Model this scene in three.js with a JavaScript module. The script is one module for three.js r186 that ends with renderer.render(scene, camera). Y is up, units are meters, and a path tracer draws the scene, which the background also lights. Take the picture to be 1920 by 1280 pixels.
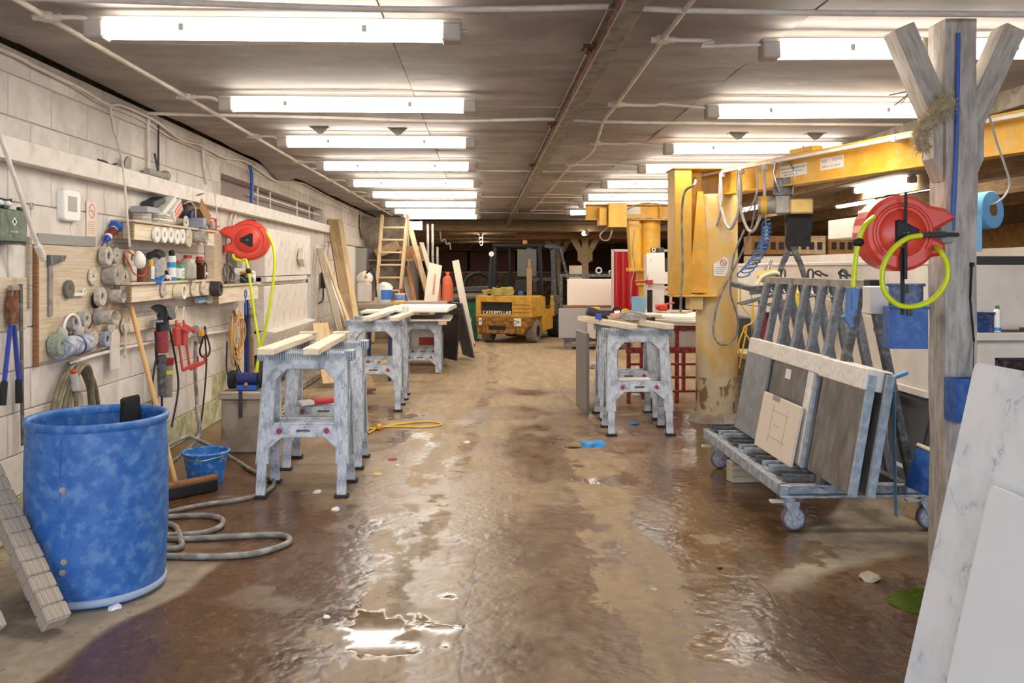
import * as THREE from 'three';
import { mergeGeometries } from 'three/addons/utils/BufferGeometryUtils.js';
import { RectAreaLightUniformsLib } from 'three/addons/lights/RectAreaLightUniformsLib.js';
import { FontLoader } from 'three/addons/loaders/FontLoader.js';
import { TextGeometry } from 'three/addons/geometries/TextGeometry.js';

// ---------- camera, sky, exposure ----------
const FOC = 1600, EYE = 1.45, HORIZON = 502, TURN = Math.atan(55 / FOC);
const scene = new THREE.Scene();
const renderer = new THREE.WebGLRenderer({ antialias: true });
renderer.toneMapping = THREE.LinearToneMapping;
renderer.toneMappingExposure = 0.9;
renderer.shadowMap.enabled = true;
RectAreaLightUniformsLib.init();
const camera = new THREE.PerspectiveCamera(2 * Math.atan(640 / FOC) * 180 / Math.PI, 1.5, 0.05, 120);
camera.position.set(0, EYE, 0);
camera.rotation.y = -TURN;
camera.setViewOffset(1920, 1280, 0, 640 - HORIZON, 1920, 1280);
scene.background = new THREE.Color().setRGB(5.4, 6.2, 7.4);   // overcast daylight that enters by the open front of the shed
const TUBE_LIGHT = 36, TUBE_GLOW = 21, TUBE_COLOUR = new THREE.Color().setRGB(1, 0.93, 0.82);

// ---------- helpers ----------
let seed = 7;
const rnd = (a = 0, b = 1) => { seed = (seed * 1664525 + 1013904223) >>> 0; return a + (b - a) * seed / 4294967296; };
const V = (x, y, z) => new THREE.Vector3(x, y, z);
const cT = Math.cos(TURN), sT = Math.sin(TURN);
function ray(px, py) { const u = (px - 960) / FOC, v = (HORIZON - py) / FOC; return V(u * cT + sT, v, u * sT - cT); }
const onFloor = (px, py, y = 0) => { const d = ray(px, py), t = (y - EYE) / d.y; return V(d.x * t, y, d.z * t); };
const atZ = (px, py, z) => { const d = ray(px, py), t = -z / d.z; return V(d.x * t, EYE + d.y * t, -z); };
const onWall = (px, py, x = -2.5) => { const d = ray(px, py), t = x / d.x; return V(x, EYE + d.y * t, d.z * t); };
const flat = g => { const n = g.index ? g.toNonIndexed() : g; for (const k of Object.keys(n.attributes)) if (!['position', 'normal', 'uv'].includes(k)) n.deleteAttribute(k); return n; };
function boxUV(g) {
  const p = g.attributes.position, uv = new Float32Array(p.count * 2), a = V(0, 0, 0), b = V(0, 0, 0), c = V(0, 0, 0);
  for (let i = 0; i < p.count; i += 3) {
    a.fromBufferAttribute(p, i); b.fromBufferAttribute(p, i + 1); c.fromBufferAttribute(p, i + 2);
    const n = b.clone().sub(a).cross(c.clone().sub(a)), X = Math.abs(n.x), Y = Math.abs(n.y), Z = Math.abs(n.z);
    [a, b, c].forEach((q, k) => { const [u, v] = Y >= X && Y >= Z ? [q.x, q.z] : Z >= X ? [q.x, q.y] : [q.z, q.y]; uv[(i + k) * 2] = u; uv[(i + k) * 2 + 1] = v; });
  }
  g.setAttribute('uv', new THREE.BufferAttribute(uv, 2)); return g;
}
// box with chamfered edges (44 triangles), centred
function cbox(w, h, d, c = 0.004) {
  const W = w / 2, H = h / 2, D = d / 2; c = Math.min(c, W * 0.49, H * 0.49, D * 0.49);
  const px = (s, t, u) => V(s * W, t * (H - c), u * (D - c)), py = (s, t, u) => V(s * (W - c), t * H, u * (D - c)), pz = (s, t, u) => V(s * (W - c), t * (H - c), u * D);
  const out = [], tri = (a, b, e) => { const n = b.clone().sub(a).cross(e.clone().sub(a)); if (n.dot(a.clone().add(b).add(e)) < 0) out.push(a, e, b); else out.push(a, b, e); };
  const quad = (a, b, e, f) => { tri(a, b, e); tri(a, e, f); };
  for (const s of [-1, 1]) { quad(px(s, -1, -1), px(s, 1, -1), px(s, 1, 1), px(s, -1, 1)); quad(py(-1, s, -1), py(1, s, -1), py(1, s, 1), py(-1, s, 1)); quad(pz(-1, -1, s), pz(1, -1, s), pz(1, 1, s), pz(-1, 1, s)); }
  for (const s of [-1, 1]) for (const t of [-1, 1]) {
    quad(px(s, t, -1), px(s, t, 1), py(s, t, 1), py(s, t, -1)); quad(px(s, -1, t), px(s, 1, t), pz(s, 1, t), pz(s, -1, t)); quad(py(-1, s, t), py(1, s, t), pz(1, s, t), pz(-1, s, t));
    for (const u of [-1, 1]) tri(px(s, t, u), py(s, t, u), pz(s, t, u));
  }
  const g = new THREE.BufferGeometry().setFromPoints(out); g.computeVertexNormals(); return boxUV(g);
}
const box = (w, h, d) => boxUV(flat(new THREE.BoxGeometry(w, h, d)));
const mv = (g, x = 0, y = 0, z = 0, rx = 0, ry = 0, rz = 0) => g.applyMatrix4(new THREE.Matrix4().compose(V(x, y, z), new THREE.Quaternion().setFromEuler(new THREE.Euler(rx, ry, rz)), V(1, 1, 1)));
const bb = (x0, y0, z0, x1, y1, z1, c = 0.004) => mv(c ? cbox(Math.abs(x1 - x0), Math.abs(y1 - y0), Math.abs(z1 - z0), c) : box(Math.abs(x1 - x0), Math.abs(y1 - y0), Math.abs(z1 - z0)), (x0 + x1) / 2, (y0 + y1) / 2, (z0 + z1) / 2);
// bar of section w (across) x h (up) from a to b; grain runs along it
function bar(a, b, w, h, c = 0.003, roll = 0) {
  const d = b.clone().sub(a), L = d.length(), x = d.normalize(), up = Math.abs(x.y) > 0.97 ? V(0, 0, 1) : V(0, 1, 0), z = x.clone().cross(up).normalize(), y = z.clone().cross(x);
  const g = c ? cbox(L, h, w, c) : box(L, h, w); if (roll) g.rotateX(roll);
  const m = new THREE.Matrix4().makeBasis(x, y, z); m.setPosition(a.clone().add(b).multiplyScalar(0.5)); return g.applyMatrix4(m);
}
function cyl(r0, r1, h, n = 20, open = false) { const g = flat(new THREE.CylinderGeometry(r1, r0, h, n, 1, open)), u = g.attributes.uv; for (let i = 0; i < u.count; i++) u.setXY(i, u.getX(i) * 6.28 * r0, u.getY(i) * h); return g; }
const rod = (a, b, r, n = 10, r1 = r) => { const d = b.clone().sub(a), g = cyl(r, r1, d.length(), n); g.applyQuaternion(new THREE.Quaternion().setFromUnitVectors(V(0, 1, 0), d.normalize())); const m = a.clone().add(b).multiplyScalar(0.5); return g.translate(m.x, m.y, m.z); };
function tube(pts, r, n = 8, seg = pts.length * 6, closed = false) {
  const c = new THREE.CatmullRomCurve3(pts.map(p => p.isVector3 ? p : V(...p)), closed, 'catmullrom', 0.5), g = flat(new THREE.TubeGeometry(c, seg, r, n, closed)), u = g.attributes.uv, L = c.getLength();
  for (let i = 0; i < u.count; i++) u.setXY(i, u.getX(i) * L, u.getY(i) * 6.28 * r); return g;
}
function lathe(prof, n = 28, len = Math.PI * 2, start = 0) { const g = flat(new THREE.LatheGeometry(prof.map(p => new THREE.Vector2(p[0], p[1])), n, start, len)), u = g.attributes.uv, r = Math.max(...prof.map(p => p[0])), S = prof.slice(1).reduce((a, p, i) => a + Math.hypot(p[0] - prof[i][0], p[1] - prof[i][1]), 0), cum = [0]; prof.slice(1).forEach((p, i) => cum.push(cum[i] + Math.hypot(p[0] - prof[i][0], p[1] - prof[i][1]))); for (let i = 0; i < u.count; i++) u.setXY(i, u.getX(i) * len * r, cum[Math.round(u.getY(i) * (prof.length - 1))]); return g; }
function extr(pts, depth, bevel = 0, holes = [], curve = 4) {
  const s = new THREE.Shape(pts.map(p => new THREE.Vector2(p[0], p[1])));
  for (const h of holes) s.holes.push(new THREE.Path(h.map(p => new THREE.Vector2(p[0], p[1]))));
  return boxUV(flat(new THREE.ExtrudeGeometry(s, { depth, bevelEnabled: bevel > 0, bevelSize: bevel, bevelThickness: bevel, bevelSegments: 1, curveSegments: curve })));
}
const ring = (r, n = 16, a0 = 0, a1 = Math.PI * 2, cx = 0, cy = 0, ry = r) => Array.from({ length: n }, (_, i) => { const a = a0 + (a1 - a0) * i / (a1 - a0 > 6.2 ? n : n - 1); return [cx + r * Math.cos(a), cy + ry * Math.sin(a)]; });
const sph = (r, sx = 1, sy = 1, sz = 1, n = 14) => flat(new THREE.SphereGeometry(r, n, Math.max(6, n >> 1)).scale(sx, sy, sz));
const torus = (r, t, n = 24, m = 8, arc = Math.PI * 2) => flat(new THREE.TorusGeometry(r, t, m, n, arc));
function jitter(g, amp, scale = 6, sd = 0) {   // moves equal points equally
  const p = g.attributes.position; for (let i = 0; i < p.count; i++) { const x = p.getX(i), y = p.getY(i), z = p.getZ(i); p.setXYZ(i, x + amp * (vn(y * scale + sd, z * scale + 3.1) - 0.5) * 2, y + amp * (vn(z * scale + 7.7, x * scale + sd) - 0.5) * 2, z + amp * (vn(x * scale + sd, y * scale + 1.3) - 0.5) * 2); }
  g.computeVertexNormals(); return g;
}
const taken = {};
const numbered = n => { taken[n] = (taken[n] ?? -1) + 1; return taken[n] ? n + '_' + String(taken[n]).padStart(3, '0') : n; };
function mesh(geos, m) { const l = (Array.isArray(geos) ? geos : [geos]).map(flat), o = new THREE.Mesh(l.length > 1 ? mergeGeometries(l) : l[0], m); o.castShadow = o.receiveShadow = true; return o; }
function part(parent, name, geos, m, label) { const o = mesh(geos, m); o.name = name; if (label) o.userData.label = label; parent.add(o); return o; }
function thing(name, label, category, pos = [0, 0, 0], turn = 0, group) { const o = new THREE.Group(); o.name = numbered(name); pos.isVector3 ? o.position.copy(pos) : o.position.set(...pos); o.rotation.y = turn; o.userData = { label, category }; if (group) o.userData.group = group; scene.add(o); return o; }
function single(name, label, category, geos, m, pos = [0, 0, 0], turn = 0, group) { const o = mesh(geos, m); o.name = numbered(name); pos.isVector3 ? o.position.copy(pos) : o.position.set(...pos); o.rotation.y = turn; o.userData = { label, category }; if (group) o.userData.group = group; scene.add(o); return o; }
function struct(name, geos, m) { const o = mesh(geos, m); o.name = numbered(name); o.userData.kind = 'structure'; scene.add(o); return o; }
function dup(o, pos, turn = 0, label) { const c = o.clone(); c.name = numbered(o.name.replace(/_\d{3}$/, '')); c.userData = { ...o.userData }; if (label) c.userData.label = label; pos.isVector3 ? c.position.copy(pos) : c.position.set(...pos); c.rotation.y = turn; scene.add(c); return c; }

// ---------- noise and textures ----------
const TB = new Float32Array(65536); for (let i = 0; i < 65536; i++) TB[i] = rnd();
const hh = (x, y) => TB[((x * 157) ^ (y * 26699) ^ (x * y * 7)) & 65535];
const hp = (x, y, p, s) => TB[((((x % p) + p) % p) * 157 + (((y % p) + p) % p) * 9173 + s * 3331) & 65535];
function vn(x, y) { const i = Math.floor(x), j = Math.floor(y); let u = x - i, v = y - j; u = u * u * (3 - 2 * u); v = v * v * (3 - 2 * v); const a = hh(i, j), b = hh(i + 1, j), c = hh(i, j + 1), d = hh(i + 1, j + 1); return a + (b - a) * u + (c - a) * v + (a - b - c + d) * u * v; }
function fbm(x, y, o = 4) { let s = 0, a = 0.5, t = 0; for (let k = 0; k < o; k++) { s += a * vn(x + k * 17.3, y - k * 9.1); t += a; a *= 0.5; x *= 2.03; y *= 2.03; } return s / t; }
const GR = Array.from({ length: 64 }, (_, i) => [Math.cos(i * 0.0982), Math.sin(i * 0.0982)]);
function pn(x, y, p, q, s) {   // tileable gradient noise, periods p and q
  const i = Math.floor(x), j = Math.floor(y), fx = x - i, fy = y - j, u = fx * fx * fx * (fx * (fx * 6 - 15) + 10), v = fy * fy * fy * (fy * (fy * 6 - 15) + 10);
  const d = (a, b) => { const g = GR[Math.floor(64 * TB[((((i + a) % p) + p) % p * 157 + (((j + b) % q) + q) % q * 9173 + s * 3331) & 65535])]; return g[0] * (fx - a) + g[1] * (fy - b); };
  const a = d(0, 0), b = d(1, 0), c = d(0, 1), e = d(1, 1); return a + (b - a) * u + (c - a) * v + (a - b - c + e) * u * v;
}
const fields = {};
function field(n, px, py, oct, s) {   // tileable noise
  const key = [n, px, py, oct, s].join(); if (fields[key]) return fields[key];
  const f = new Float32Array(n * n); let m1 = 0, m2 = 0;
  for (let j = 0; j < n; j++) for (let i = 0; i < n; i++) { let v = 0, a = 0.5, m = 1; for (let k = 0; k < oct; k++) { v += a * pn(i / n * px * m, j / n * py * m, px * m, py * m, s + k); a *= 0.58; m *= 2; } f[j * n + i] = v; m1 += v; m2 += v * v; }
  m1 /= n * n; const sd = Math.sqrt(m2 / (n * n) - m1 * m1); for (let k = 0; k < n * n; k++) f[k] = 0.5 + (f[k] - m1) / sd * 0.14;
  return fields[key] = f;
}
const sst = (a, b, x) => { const t = Math.min(1, Math.max(0, (x - a) / (b - a))); return t * t * (3 - 2 * t); };
const hex = c => [(c >> 16) & 255, (c >> 8) & 255, c & 255];
function dataTex(n, fn, srgb, m = n) {
  const d = new Uint8Array(n * m * 4); for (let j = 0; j < m; j++) for (let i = 0; i < n; i++) { const c = fn(i, j), k = (j * n + i) * 4; d[k] = c[0]; d[k + 1] = c[1]; d[k + 2] = c[2]; d[k + 3] = 255; }
  const t = new THREE.DataTexture(d, n, m); t.magFilter = THREE.LinearFilter; t.minFilter = THREE.LinearMipmapLinearFilter; t.generateMipmaps = true; t.wrapS = t.wrapT = THREE.RepeatWrapping; if (srgb) t.colorSpace = THREE.SRGBColorSpace; t.needsUpdate = true; return t;
}
const mix = (a, b, t) => [a[0] + (b[0] - a[0]) * t, a[1] + (b[1] - a[1]) * t, a[2] + (b[2] - a[2]) * t];
// worn surface: two base tones, patches of a third (dust, dirt, rust), in a tile of `size` metres
const share = {};
function sharedTex(kind) { return share[kind] ??= dataTex(256, kind === 'bump' ? (f => (i, j) => { const v = 255 * f[j * 256 + i]; return [v, v, v]; })(field(256, 5, 5, 6, 21)) : (f => (i, j) => { const v = 255 * (0.86 + 0.14 * sst(0.25, 0.7, f[j * 256 + i])); return [v, v, v]; })(field(256, 5, 5, 5, 3)), kind !== 'bump'); }
function worn({ a, b, c, th = 0.6, soft = 0.16, size = 1, fx = 5, fy = 5, rough = 0.75, metal = 0, bump = 0, cov = 0.65, sd = 1, n = 256, ...more }) {
  if (n === 128) { const t = sharedTex('speckle').clone(); t.repeat.set(1 / size, 1 / size); return new THREE.MeshPhysicalMaterial({ color: a, map: t, roughness: rough, metalness: metal, ...more }); }
  const f1 = field(n, fx, fy, 5, sd), f2 = field(n, fx, fy, 6, sd + 20), A = hex(a), B = hex(b ?? a), C = hex(c ?? a);
  const map = dataTex(n, (i, j) => { const k = j * n + i, q = sst(0.3, 0.7, f1[k]); let o = mix(A, B, q); if (c !== undefined) o = mix(o, C, sst(th - soft, th + soft, f2[k]) * cov); return o; }, true);
  map.repeat.set(1 / size, 1 / size);
  const m = new THREE.MeshPhysicalMaterial({ map, roughness: rough, metalness: metal, ...more });
  if (bump) { m.bumpMap = sharedTex('bump').clone(); m.bumpMap.repeat.set(1 / size, 1 / size); m.bumpScale = bump; }
  return m;
}
function woodMat(a, b, rough = 0.75, sd = 3, c = 0x6b5238) {   // grain along u
  const n = 256, f = field(n, 2, 32, 3, sd), g2 = field(n, 3, 3, 3, sd + 9), A = hex(a), B = hex(b), C = hex(c);
  const map = dataTex(n, (i, j) => { const k = j * n + i; let o = mix(A, B, sst(0.35, 0.65, f[k])); return mix(o, C, sst(0.66, 0.74, g2[k]) * 0.35 + sst(0.72, 0.78, f[k]) * 0.35); }, true);
  map.repeat.set(1 / 0.9, 1 / 0.35); return new THREE.MeshPhysicalMaterial({ map, roughness: rough });
}
const plain = (c, rough = 0.6, metal = 0, more = {}) => new THREE.MeshPhysicalMaterial({ color: c, roughness: rough, metalness: metal, ...more });
function print(w, h, draw, rough = 0.6) {   // flat print on a thing
  const cv = document.createElement('canvas'); cv.width = w; cv.height = h; const g = cv.getContext('2d'); draw(g, w, h);
  const t = new THREE.CanvasTexture(cv); t.colorSpace = THREE.SRGBColorSpace; return new THREE.MeshPhysicalMaterial({ map: t, roughness: rough });
}
// thin card with its print on the front (+z), uv 0..1
function card(w, h, t = 0.002) { const g = flat(new THREE.BoxGeometry(w, h, t)); return g; }

// ---------- materials ----------
const M = {
  blocks: [0, 1, 2].map(i => worn({ a: [0xdcd4cc, 0xd9d1c9, 0xded6ce][i], b: [0xd2c9c0, 0xd0c7be, 0xd4cbc2][i], c: 0xc0b6ab, th: 0.66, cov: 0.4, size: 0.9, rough: 0.8, bump: 0.0015, sd: 2 + i })),
  mossBlock: worn({ a: 0xc9c0a8, b: 0xb4b08c, c: 0x8a9460, th: 0.52, size: 0.8, rough: 0.85, bump: 0.003, sd: 8 }),
  mortar: worn({ a: 0xcec5bc, b: 0xc0b6ac, size: 0.7, rough: 0.9, sd: 5 }),
  ceil: [0, 1, 2].map(i => worn({ a: [0xaaa19c, 0xa49b96, 0xaea5a0][i], b: [0x9c938e, 0x978e89, 0xa09792][i], c: 0x857b75, th: 0.66, cov: 0.5, size: 1.8, fx: 3, fy: 6, rough: 0.8, sd: 11 + i })),
  concrete: worn({ a: 0xa39684, b: 0x8c7e6c, c: 0x6e6254, th: 0.62, size: 1.2, rough: 0.8, bump: 0.003, sd: 16 }),
  darkBrick: worn({ a: 0x6e5b45, b: 0x5a4935, c: 0x3e3226, th: 0.6, size: 1, rough: 0.85, sd: 17 }),
  white: plain(0xe4ddd2, 0.5), whitePaint: worn({ a: 0xdcd2c8, b: 0xd3c9be, c: 0xbdb2a6, th: 0.68, cov: 0.6, size: 0.8, rough: 0.55, sd: 18 }),
  conduit: worn({ a: 0xe0d6ca, b: 0xd2c6b9, size: 0.5, rough: 0.5, sd: 19 }),
  steelDusty: worn({ a: 0xa0998f, b: 0x8b857d, c: 0x6d5a48, th: 0.66, size: 0.6, rough: 0.6, metal: 0.3, sd: 20 }),
  upright: worn({ a: 0x7b7e84, b: 0x676a70, c: 0x9ea1a6, th: 0.62, cov: 0.4, size: 0.35, fx: 7, fy: 7, rough: 0.6, metal: 0.2, sd: 29 }),
  rust: worn({ a: 0x7a4526, b: 0x5a321d, c: 0x8f7a66, th: 0.6, size: 0.4, rough: 0.85, sd: 21 }),
  black: plain(0x16161a, 0.6), rubber: plain(0x1d1c1d, 0.75), darkGrey: plain(0x3a3a3d, 0.6), grey: plain(0x8d8b88, 0.55), chrome: plain(0xb8b8b6, 0.3, 1), plasticGrey: plain(0xbab6ae, 0.5),
  sawhorse: worn({ a: 0xb0b6c0, b: 0xc6cad0, c: 0x767f8d, th: 0.64, soft: 0.14, cov: 0.6, size: 0.45, fx: 7, fy: 5, rough: 0.6, bump: 0.001, sd: 23, n: 512 }),
  sawFoot: plain(0x23242a, 0.8), saw_stud: plain(0x8c2c38, 0.5),
  comb: worn({ a: 0x7c8592, b: 0x959ca8, c: 0xb6bcc8, th: 0.62, size: 0.3, rough: 0.6, sd: 24 }),
  pine: woodMat(0xdcc39a, 0xcfae80, 0.7, 3, 0xb18a5a), pinePale: woodMat(0xe3d6c0, 0xd6c4a8, 0.75, 4, 0xbfa27a), timberOld: woodMat(0xa88d6a, 0x8f7453, 0.8, 5, 0x66503a), timberGrey: woodMat(0xb5a795, 0x9c8d7b, 0.85, 6, 0x7a6a58), ply: woodMat(0xcfbfa9, 0xc3b096, 0.75, 7, 0xb09470), timberBrown: woodMat(0x9a6b42, 0x81552f, 0.8, 8, 0x5c3a20),
  yellow: worn({ a: 0xdca52c, b: 0xcf9826, c: 0xc7a763, th: 0.64, cov: 0.8, size: 0.9, rough: 0.5, sd: 26 }),
  yellowPale: worn({ a: 0xd8b262, b: 0xd0a550, c: 0xc9b48c, th: 0.55, size: 0.8, rough: 0.6, sd: 27 }),
  pillar: worn({ a: 0xd9b268, b: 0xd2a758, c: 0xd0c2a6, th: 0.54, cov: 0.8, fx: 4, fy: 3, size: 1.4, rough: 0.65, sd: 28 }),
  cablePale: worn({ a: 0xc0b8ad, b: 0xaca498, size: 0.3, rough: 0.55, n: 128 }), bayWall: worn({ a: 0x7d6648, b: 0x6b563c, size: 1, rough: 0.8, sd: 47 }),
  red: plain(0xc8372a, 0.4), redReel: plain(0xdd4630, 0.34), redDark: plain(0x8e1c22, 0.5), orange: plain(0xd9622c, 0.5), lime: plain(0xd3e016, 0.4), yellowHose: plain(0xe0b321, 0.5), tan: plain(0xd1a566, 0.6),
  blueDrum: worn({ a: 0x3a70b4, b: 0x2c60a6, c: 0x86a0c6, th: 0.6, soft: 0.2, size: 0.6, fx: 9, fy: 9, cov: 0.5, rough: 0.5, sd: 30, n: 512 }),
  blueBucket: worn({ a: 0x2f77c4, b: 0x2870bf, c: 0x9fb0c8, th: 0.66, cov: 0.8, size: 0.25, rough: 0.45, sd: 31 }), blueTray: worn({ a: 0x2459a2, b: 0x1d4d92, c: 0x6080b0, th: 0.6, cov: 0.45, size: 0.3, rough: 0.5, sd: 32 }),
  blue: plain(0x2d62b8, 0.5), cyanGlove: plain(0x2f86c0, 0.6), navy: plain(0x22306a, 0.5), paperBlue: plain(0x6fa9cf, 0.85), tealHose: plain(0x35565f, 0.5),
  galv: worn({ a: 0x9aa0a8, b: 0x868c95, c: 0xc2c4c8, th: 0.58, size: 0.35, fx: 7, fy: 7, rough: 0.55, metal: 0.25, sd: 34 }), galvDark: worn({ a: 0x5d5c5e, b: 0x4a4a4c, c: 0x8a8987, th: 0.62, size: 0.3, fx: 7, fy: 7, rough: 0.6, metal: 0.2, sd: 35 }),
  machine: worn({ a: 0xdad1c7, b: 0xd3c9be, size: 1.2, rough: 0.5, sd: 36 }), machineGrey: plain(0x6b6c6f, 0.6),
  hoseGrey: worn({ a: 0x8c877f, b: 0x767169, c: 0xa7a199, th: 0.6, size: 0.3, rough: 0.6, sd: 37 }), hoseOlive: worn({ a: 0x8a8064, b: 0x746b52, size: 0.3, rough: 0.6, sd: 38 }),
  discs: [0xc4b9ac, 0xa9a29a, 0xd5c8b0, 0xb9b3aa, 0x9c968f].map((c, i) => worn({ a: c, b: c - 0x0a0a0a, c: 0xd2c8bb, th: 0.6, size: 0.15, rough: 0.85, n: 128, sd: 40 + i })),
  card: worn({ a: 0xa47a4a, b: 0x93693b, size: 0.5, rough: 0.8, sd: 46 }), paper: plain(0xe3ded4, 0.7), cream: plain(0xdcccb2, 0.6), bottle: plain(0xe6e4de, 0.4),
  dustFloor: plain(0xcfc5b8, 0.9),
};
// ---------- the floor: wet brown concrete with dry dusty patches, wheel tracks and puddles ----------
const TOP = 2.635;
function floorAt(x, z) {   // z forward positive; returns [r,g,b, rough, height]
  const wob = (fbm(x * 1.3 + 5, z * 1.3, 3) - 0.5), n1 = fbm(x * 2.2, z * 1.1 + 40, 4), n2 = fbm(x * 7 + 9, z * 5, 4), n3 = fbm(x * 26, z * 22, 3), st = fbm(x * 9 + 3, z * 1.6, 3);
  let dry = sst(7.6, 10.2, z + wob * 5 + (n1 - 0.5) * 5);
  dry = Math.max(dry, sst(0.52, 0.66, n1 + 0.05) * 0.5 * sst(4, 8, z));
  let c = mix([132, 103, 76], [164, 139, 113], sst(0.35, 0.68, n1 * 0.6 + n2 * 0.4));
  c = mix(c, [204, 184, 155], dry * (0.7 + 0.3 * n2));
  let rough = 0.3 + 0.16 * n2 + 0.12 * (n3 - 0.5) + 0.4 * dry;
  // soaked darker stains
  const dark = sst(0.5, 0.62, fbm(x * 1.1 + 20, z * 0.75 + 3, 4) + (x < -0.55 && z < 6 ? 0.06 : 0) + (x > 1.25 && z < 8 ? 0.07 : 0) - 0.13 * (1 - sst(0.5, 0.95, Math.abs(x - 0.25)))) * (1 - dry);
  c = mix(c, [98, 66, 41], dark * 0.75); rough -= 0.12 * dark;
  // paler wheel tracks, mottled
  const tl = x - (-0.47 + sst(3, 12, z) * 0.5), tr = x - (0.74 + sst(3, 12, z) * 0.4);
  for (const [t, w] of [[tl, 0.2], [tr, 0.22]]) { const k = sst(0.5, 0.56, st * 0.4 + n2 * 0.42 + n3 * 0.22 + 0.06 - 0.3 * sst(w * 0.5, w * 1.5, Math.abs(t + wob * 0.22))); c = mix(c, [192, 172, 146], k * 0.7 * (1 - dry * 0.6)); rough += 0.22 * k; }
  const dk = sst(0.5, 0.57, n2 * 0.5 + n3 * 0.5 - 0.3 * sst(0.05, 0.12, Math.abs(tl - 0.12 + wob * 0.1))); c = mix(c, [104, 82, 62], dk * 0.45);
  // pale dried slurry by the left wall and under the trolley
  let slur = (1 - sst(-1.36, -1.3, x + wob * 0.5 + (z - 3.7) * -0.24)) * (1 - sst(4.3, 4.5, z + wob)); slur = Math.max(slur, sst(1.75, 1.85, x + wob * 0.4 - (z - 4.5) * 0.6) * (1 - sst(5.2, 5.6, z)) * sst(4.1, 4.25, z + wob * 0.6 - (x - 2) * 0.25));
  slur = Math.max(slur, 0.45 * sst(0.6, 0.72, fbm(x * 1.9 + 60, z * 3.3, 4) + (z > 4.4 && z < 6.5 && x < -0.7 ? 0.05 : -0.1)) * (1 - dry));
  c = mix(c, mix([176, 166, 154], [203, 196, 186], n2), slur * 0.85); rough = rough + (0.75 - rough) * slur;
  // puddles
  const el = (cx, cz, rx, rz, w = 1) => 1 - sst(0.6, 1.12, Math.hypot((x - cx) / rx, (z - cz) / rz) + (n2 - 0.5) * 1.9 * w + (n3 - 0.5) * 0.7 + wob * 0.8);
  const mir = el(-0.3, 3.45, 0.27, 0.2, 1.4); let pud = Math.max(mir, el(1.5, 4.3, 0.42, 0.3), el(1.1, 4.45, 0.16, 0.25), el(0.97, 3.22, 0.14, 0.16), el(0.92, 5.75, 0.22, 0.22), el(1.75, 3.85, 0.3, 0.2), el(-0.95, 8.6, 0.35, 0.5), el(1.75, 5.6, 0.3, 0.5), el(-1.0, 5.0, 0.28, 0.25), el(-0.6, 7.4, 0.2, 0.3));
  c = mix(c, [104, 74, 46], pud * 0.32); rough = rough + (0.15 - rough) * pud; rough = rough + (0.05 - rough) * mir;
  const wet = sst(0.95, 1.35, x + wob * 0.5) * (1 - sst(6.5, 8.5, z)) * (1 - slur); c = mix(c, [112, 84, 58], wet * 0.4); rough = rough + (0.15 - rough) * wet * 0.75;
  // cracks and the wet joint that runs towards the door
  const cr = Math.max(1 - Math.abs(z - 4.98 - 0.28 * x + (n2 - 0.5) * 0.1) / 0.007, x > 0.9 && x < 2.2 ? 1 - Math.abs(z - 5.2 - (x - 0.9) * 0.75) / 0.006 : 0, 1 - Math.abs(z - 8.2 + (n1 - 0.5) * 0.3) / 0.012, 1 - Math.abs(x - 1.32 - (z - 3) * -0.06 + (n2 - 0.5) * 0.08) / 0.006, z < 4.4 ? 1 - Math.abs(x + 0.04 + (3.9 - z) * 0.06 + (n2 - 0.5) * 0.12) / 0.012 : 0);
  const ck = Math.max(0, cr) * 0.5; c = mix(c, [74, 54, 38], ck);
  // grit
  const grit = sst(0.78, 0.84, n3); c = mix(c, [70, 56, 44], grit * 0.35); const g2 = sst(0.8, 0.86, vn(x * 31 + 7, z * 33)); c = mix(c, [214, 204, 190], g2 * 0.16);
  const k = 0.7 + 0.2 * n3 + 0.12 * (fbm(x * 17, z * 2.4 + 8, 2) - 0.5);
  return [c[0] * k * 1.02, c[1] * k * 0.98, c[2] * k * 0.9, Math.min(0.95, Math.max(0.04, rough)), (0.85 * n3 + 0.15 * n2) * (1 - mir) * (1 - pud * 0.5) * (1 - ck * 0.6) + mir * 0.42 + (pud - mir) * 0.2];
}
function floorPiece(name, x0, x1, z0, z1, nx, nz, bump) {
  const col = new Uint8Array(nx * nz * 4), rg = new Uint8Array(nx * nz * 4), bp = new Uint8Array(nx * nz * 4);
  for (let j = 0; j < nz; j++) for (let i = 0; i < nx; i++) {
    const q = floorAt(x0 + (i + 0.5) / nx * (x1 - x0), z0 + (j + 0.5) / nz * (z1 - z0)), k = (j * nx + i) * 4;
    for (let m = 0; m < 3; m++) { col[k + m] = Math.max(0, Math.min(255, q[m])); rg[k + m] = q[3] * 255; bp[k + m] = q[4] * 255; } col[k + 3] = rg[k + 3] = bp[k + 3] = 255;
  }
  const tx = (d, s) => { const t = new THREE.DataTexture(d, nx, nz); t.magFilter = THREE.LinearFilter; t.minFilter = THREE.LinearFilter; if (s) t.colorSpace = THREE.SRGBColorSpace; t.needsUpdate = true; return t; };
  const g = flat(new THREE.BoxGeometry(x1 - x0, 0.12, z1 - z0).translate((x0 + x1) / 2, -0.06, -(z0 + z1) / 2)), p = g.attributes.position, uv = g.attributes.uv;
  for (let i = 0; i < p.count; i++) uv.setXY(i, (p.getX(i) - x0) / (x1 - x0), (-p.getZ(i) - z0) / (z1 - z0));
  return struct(name, g, new THREE.MeshPhysicalMaterial({ map: tx(col, 1), roughnessMap: tx(rg), roughness: 1, bumpMap: tx(bp), bumpScale: bump }));
}
floorPiece('floor', -2.62, 3.2, 2.2, 9.8, 1536, 2048, 0.004);
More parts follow.
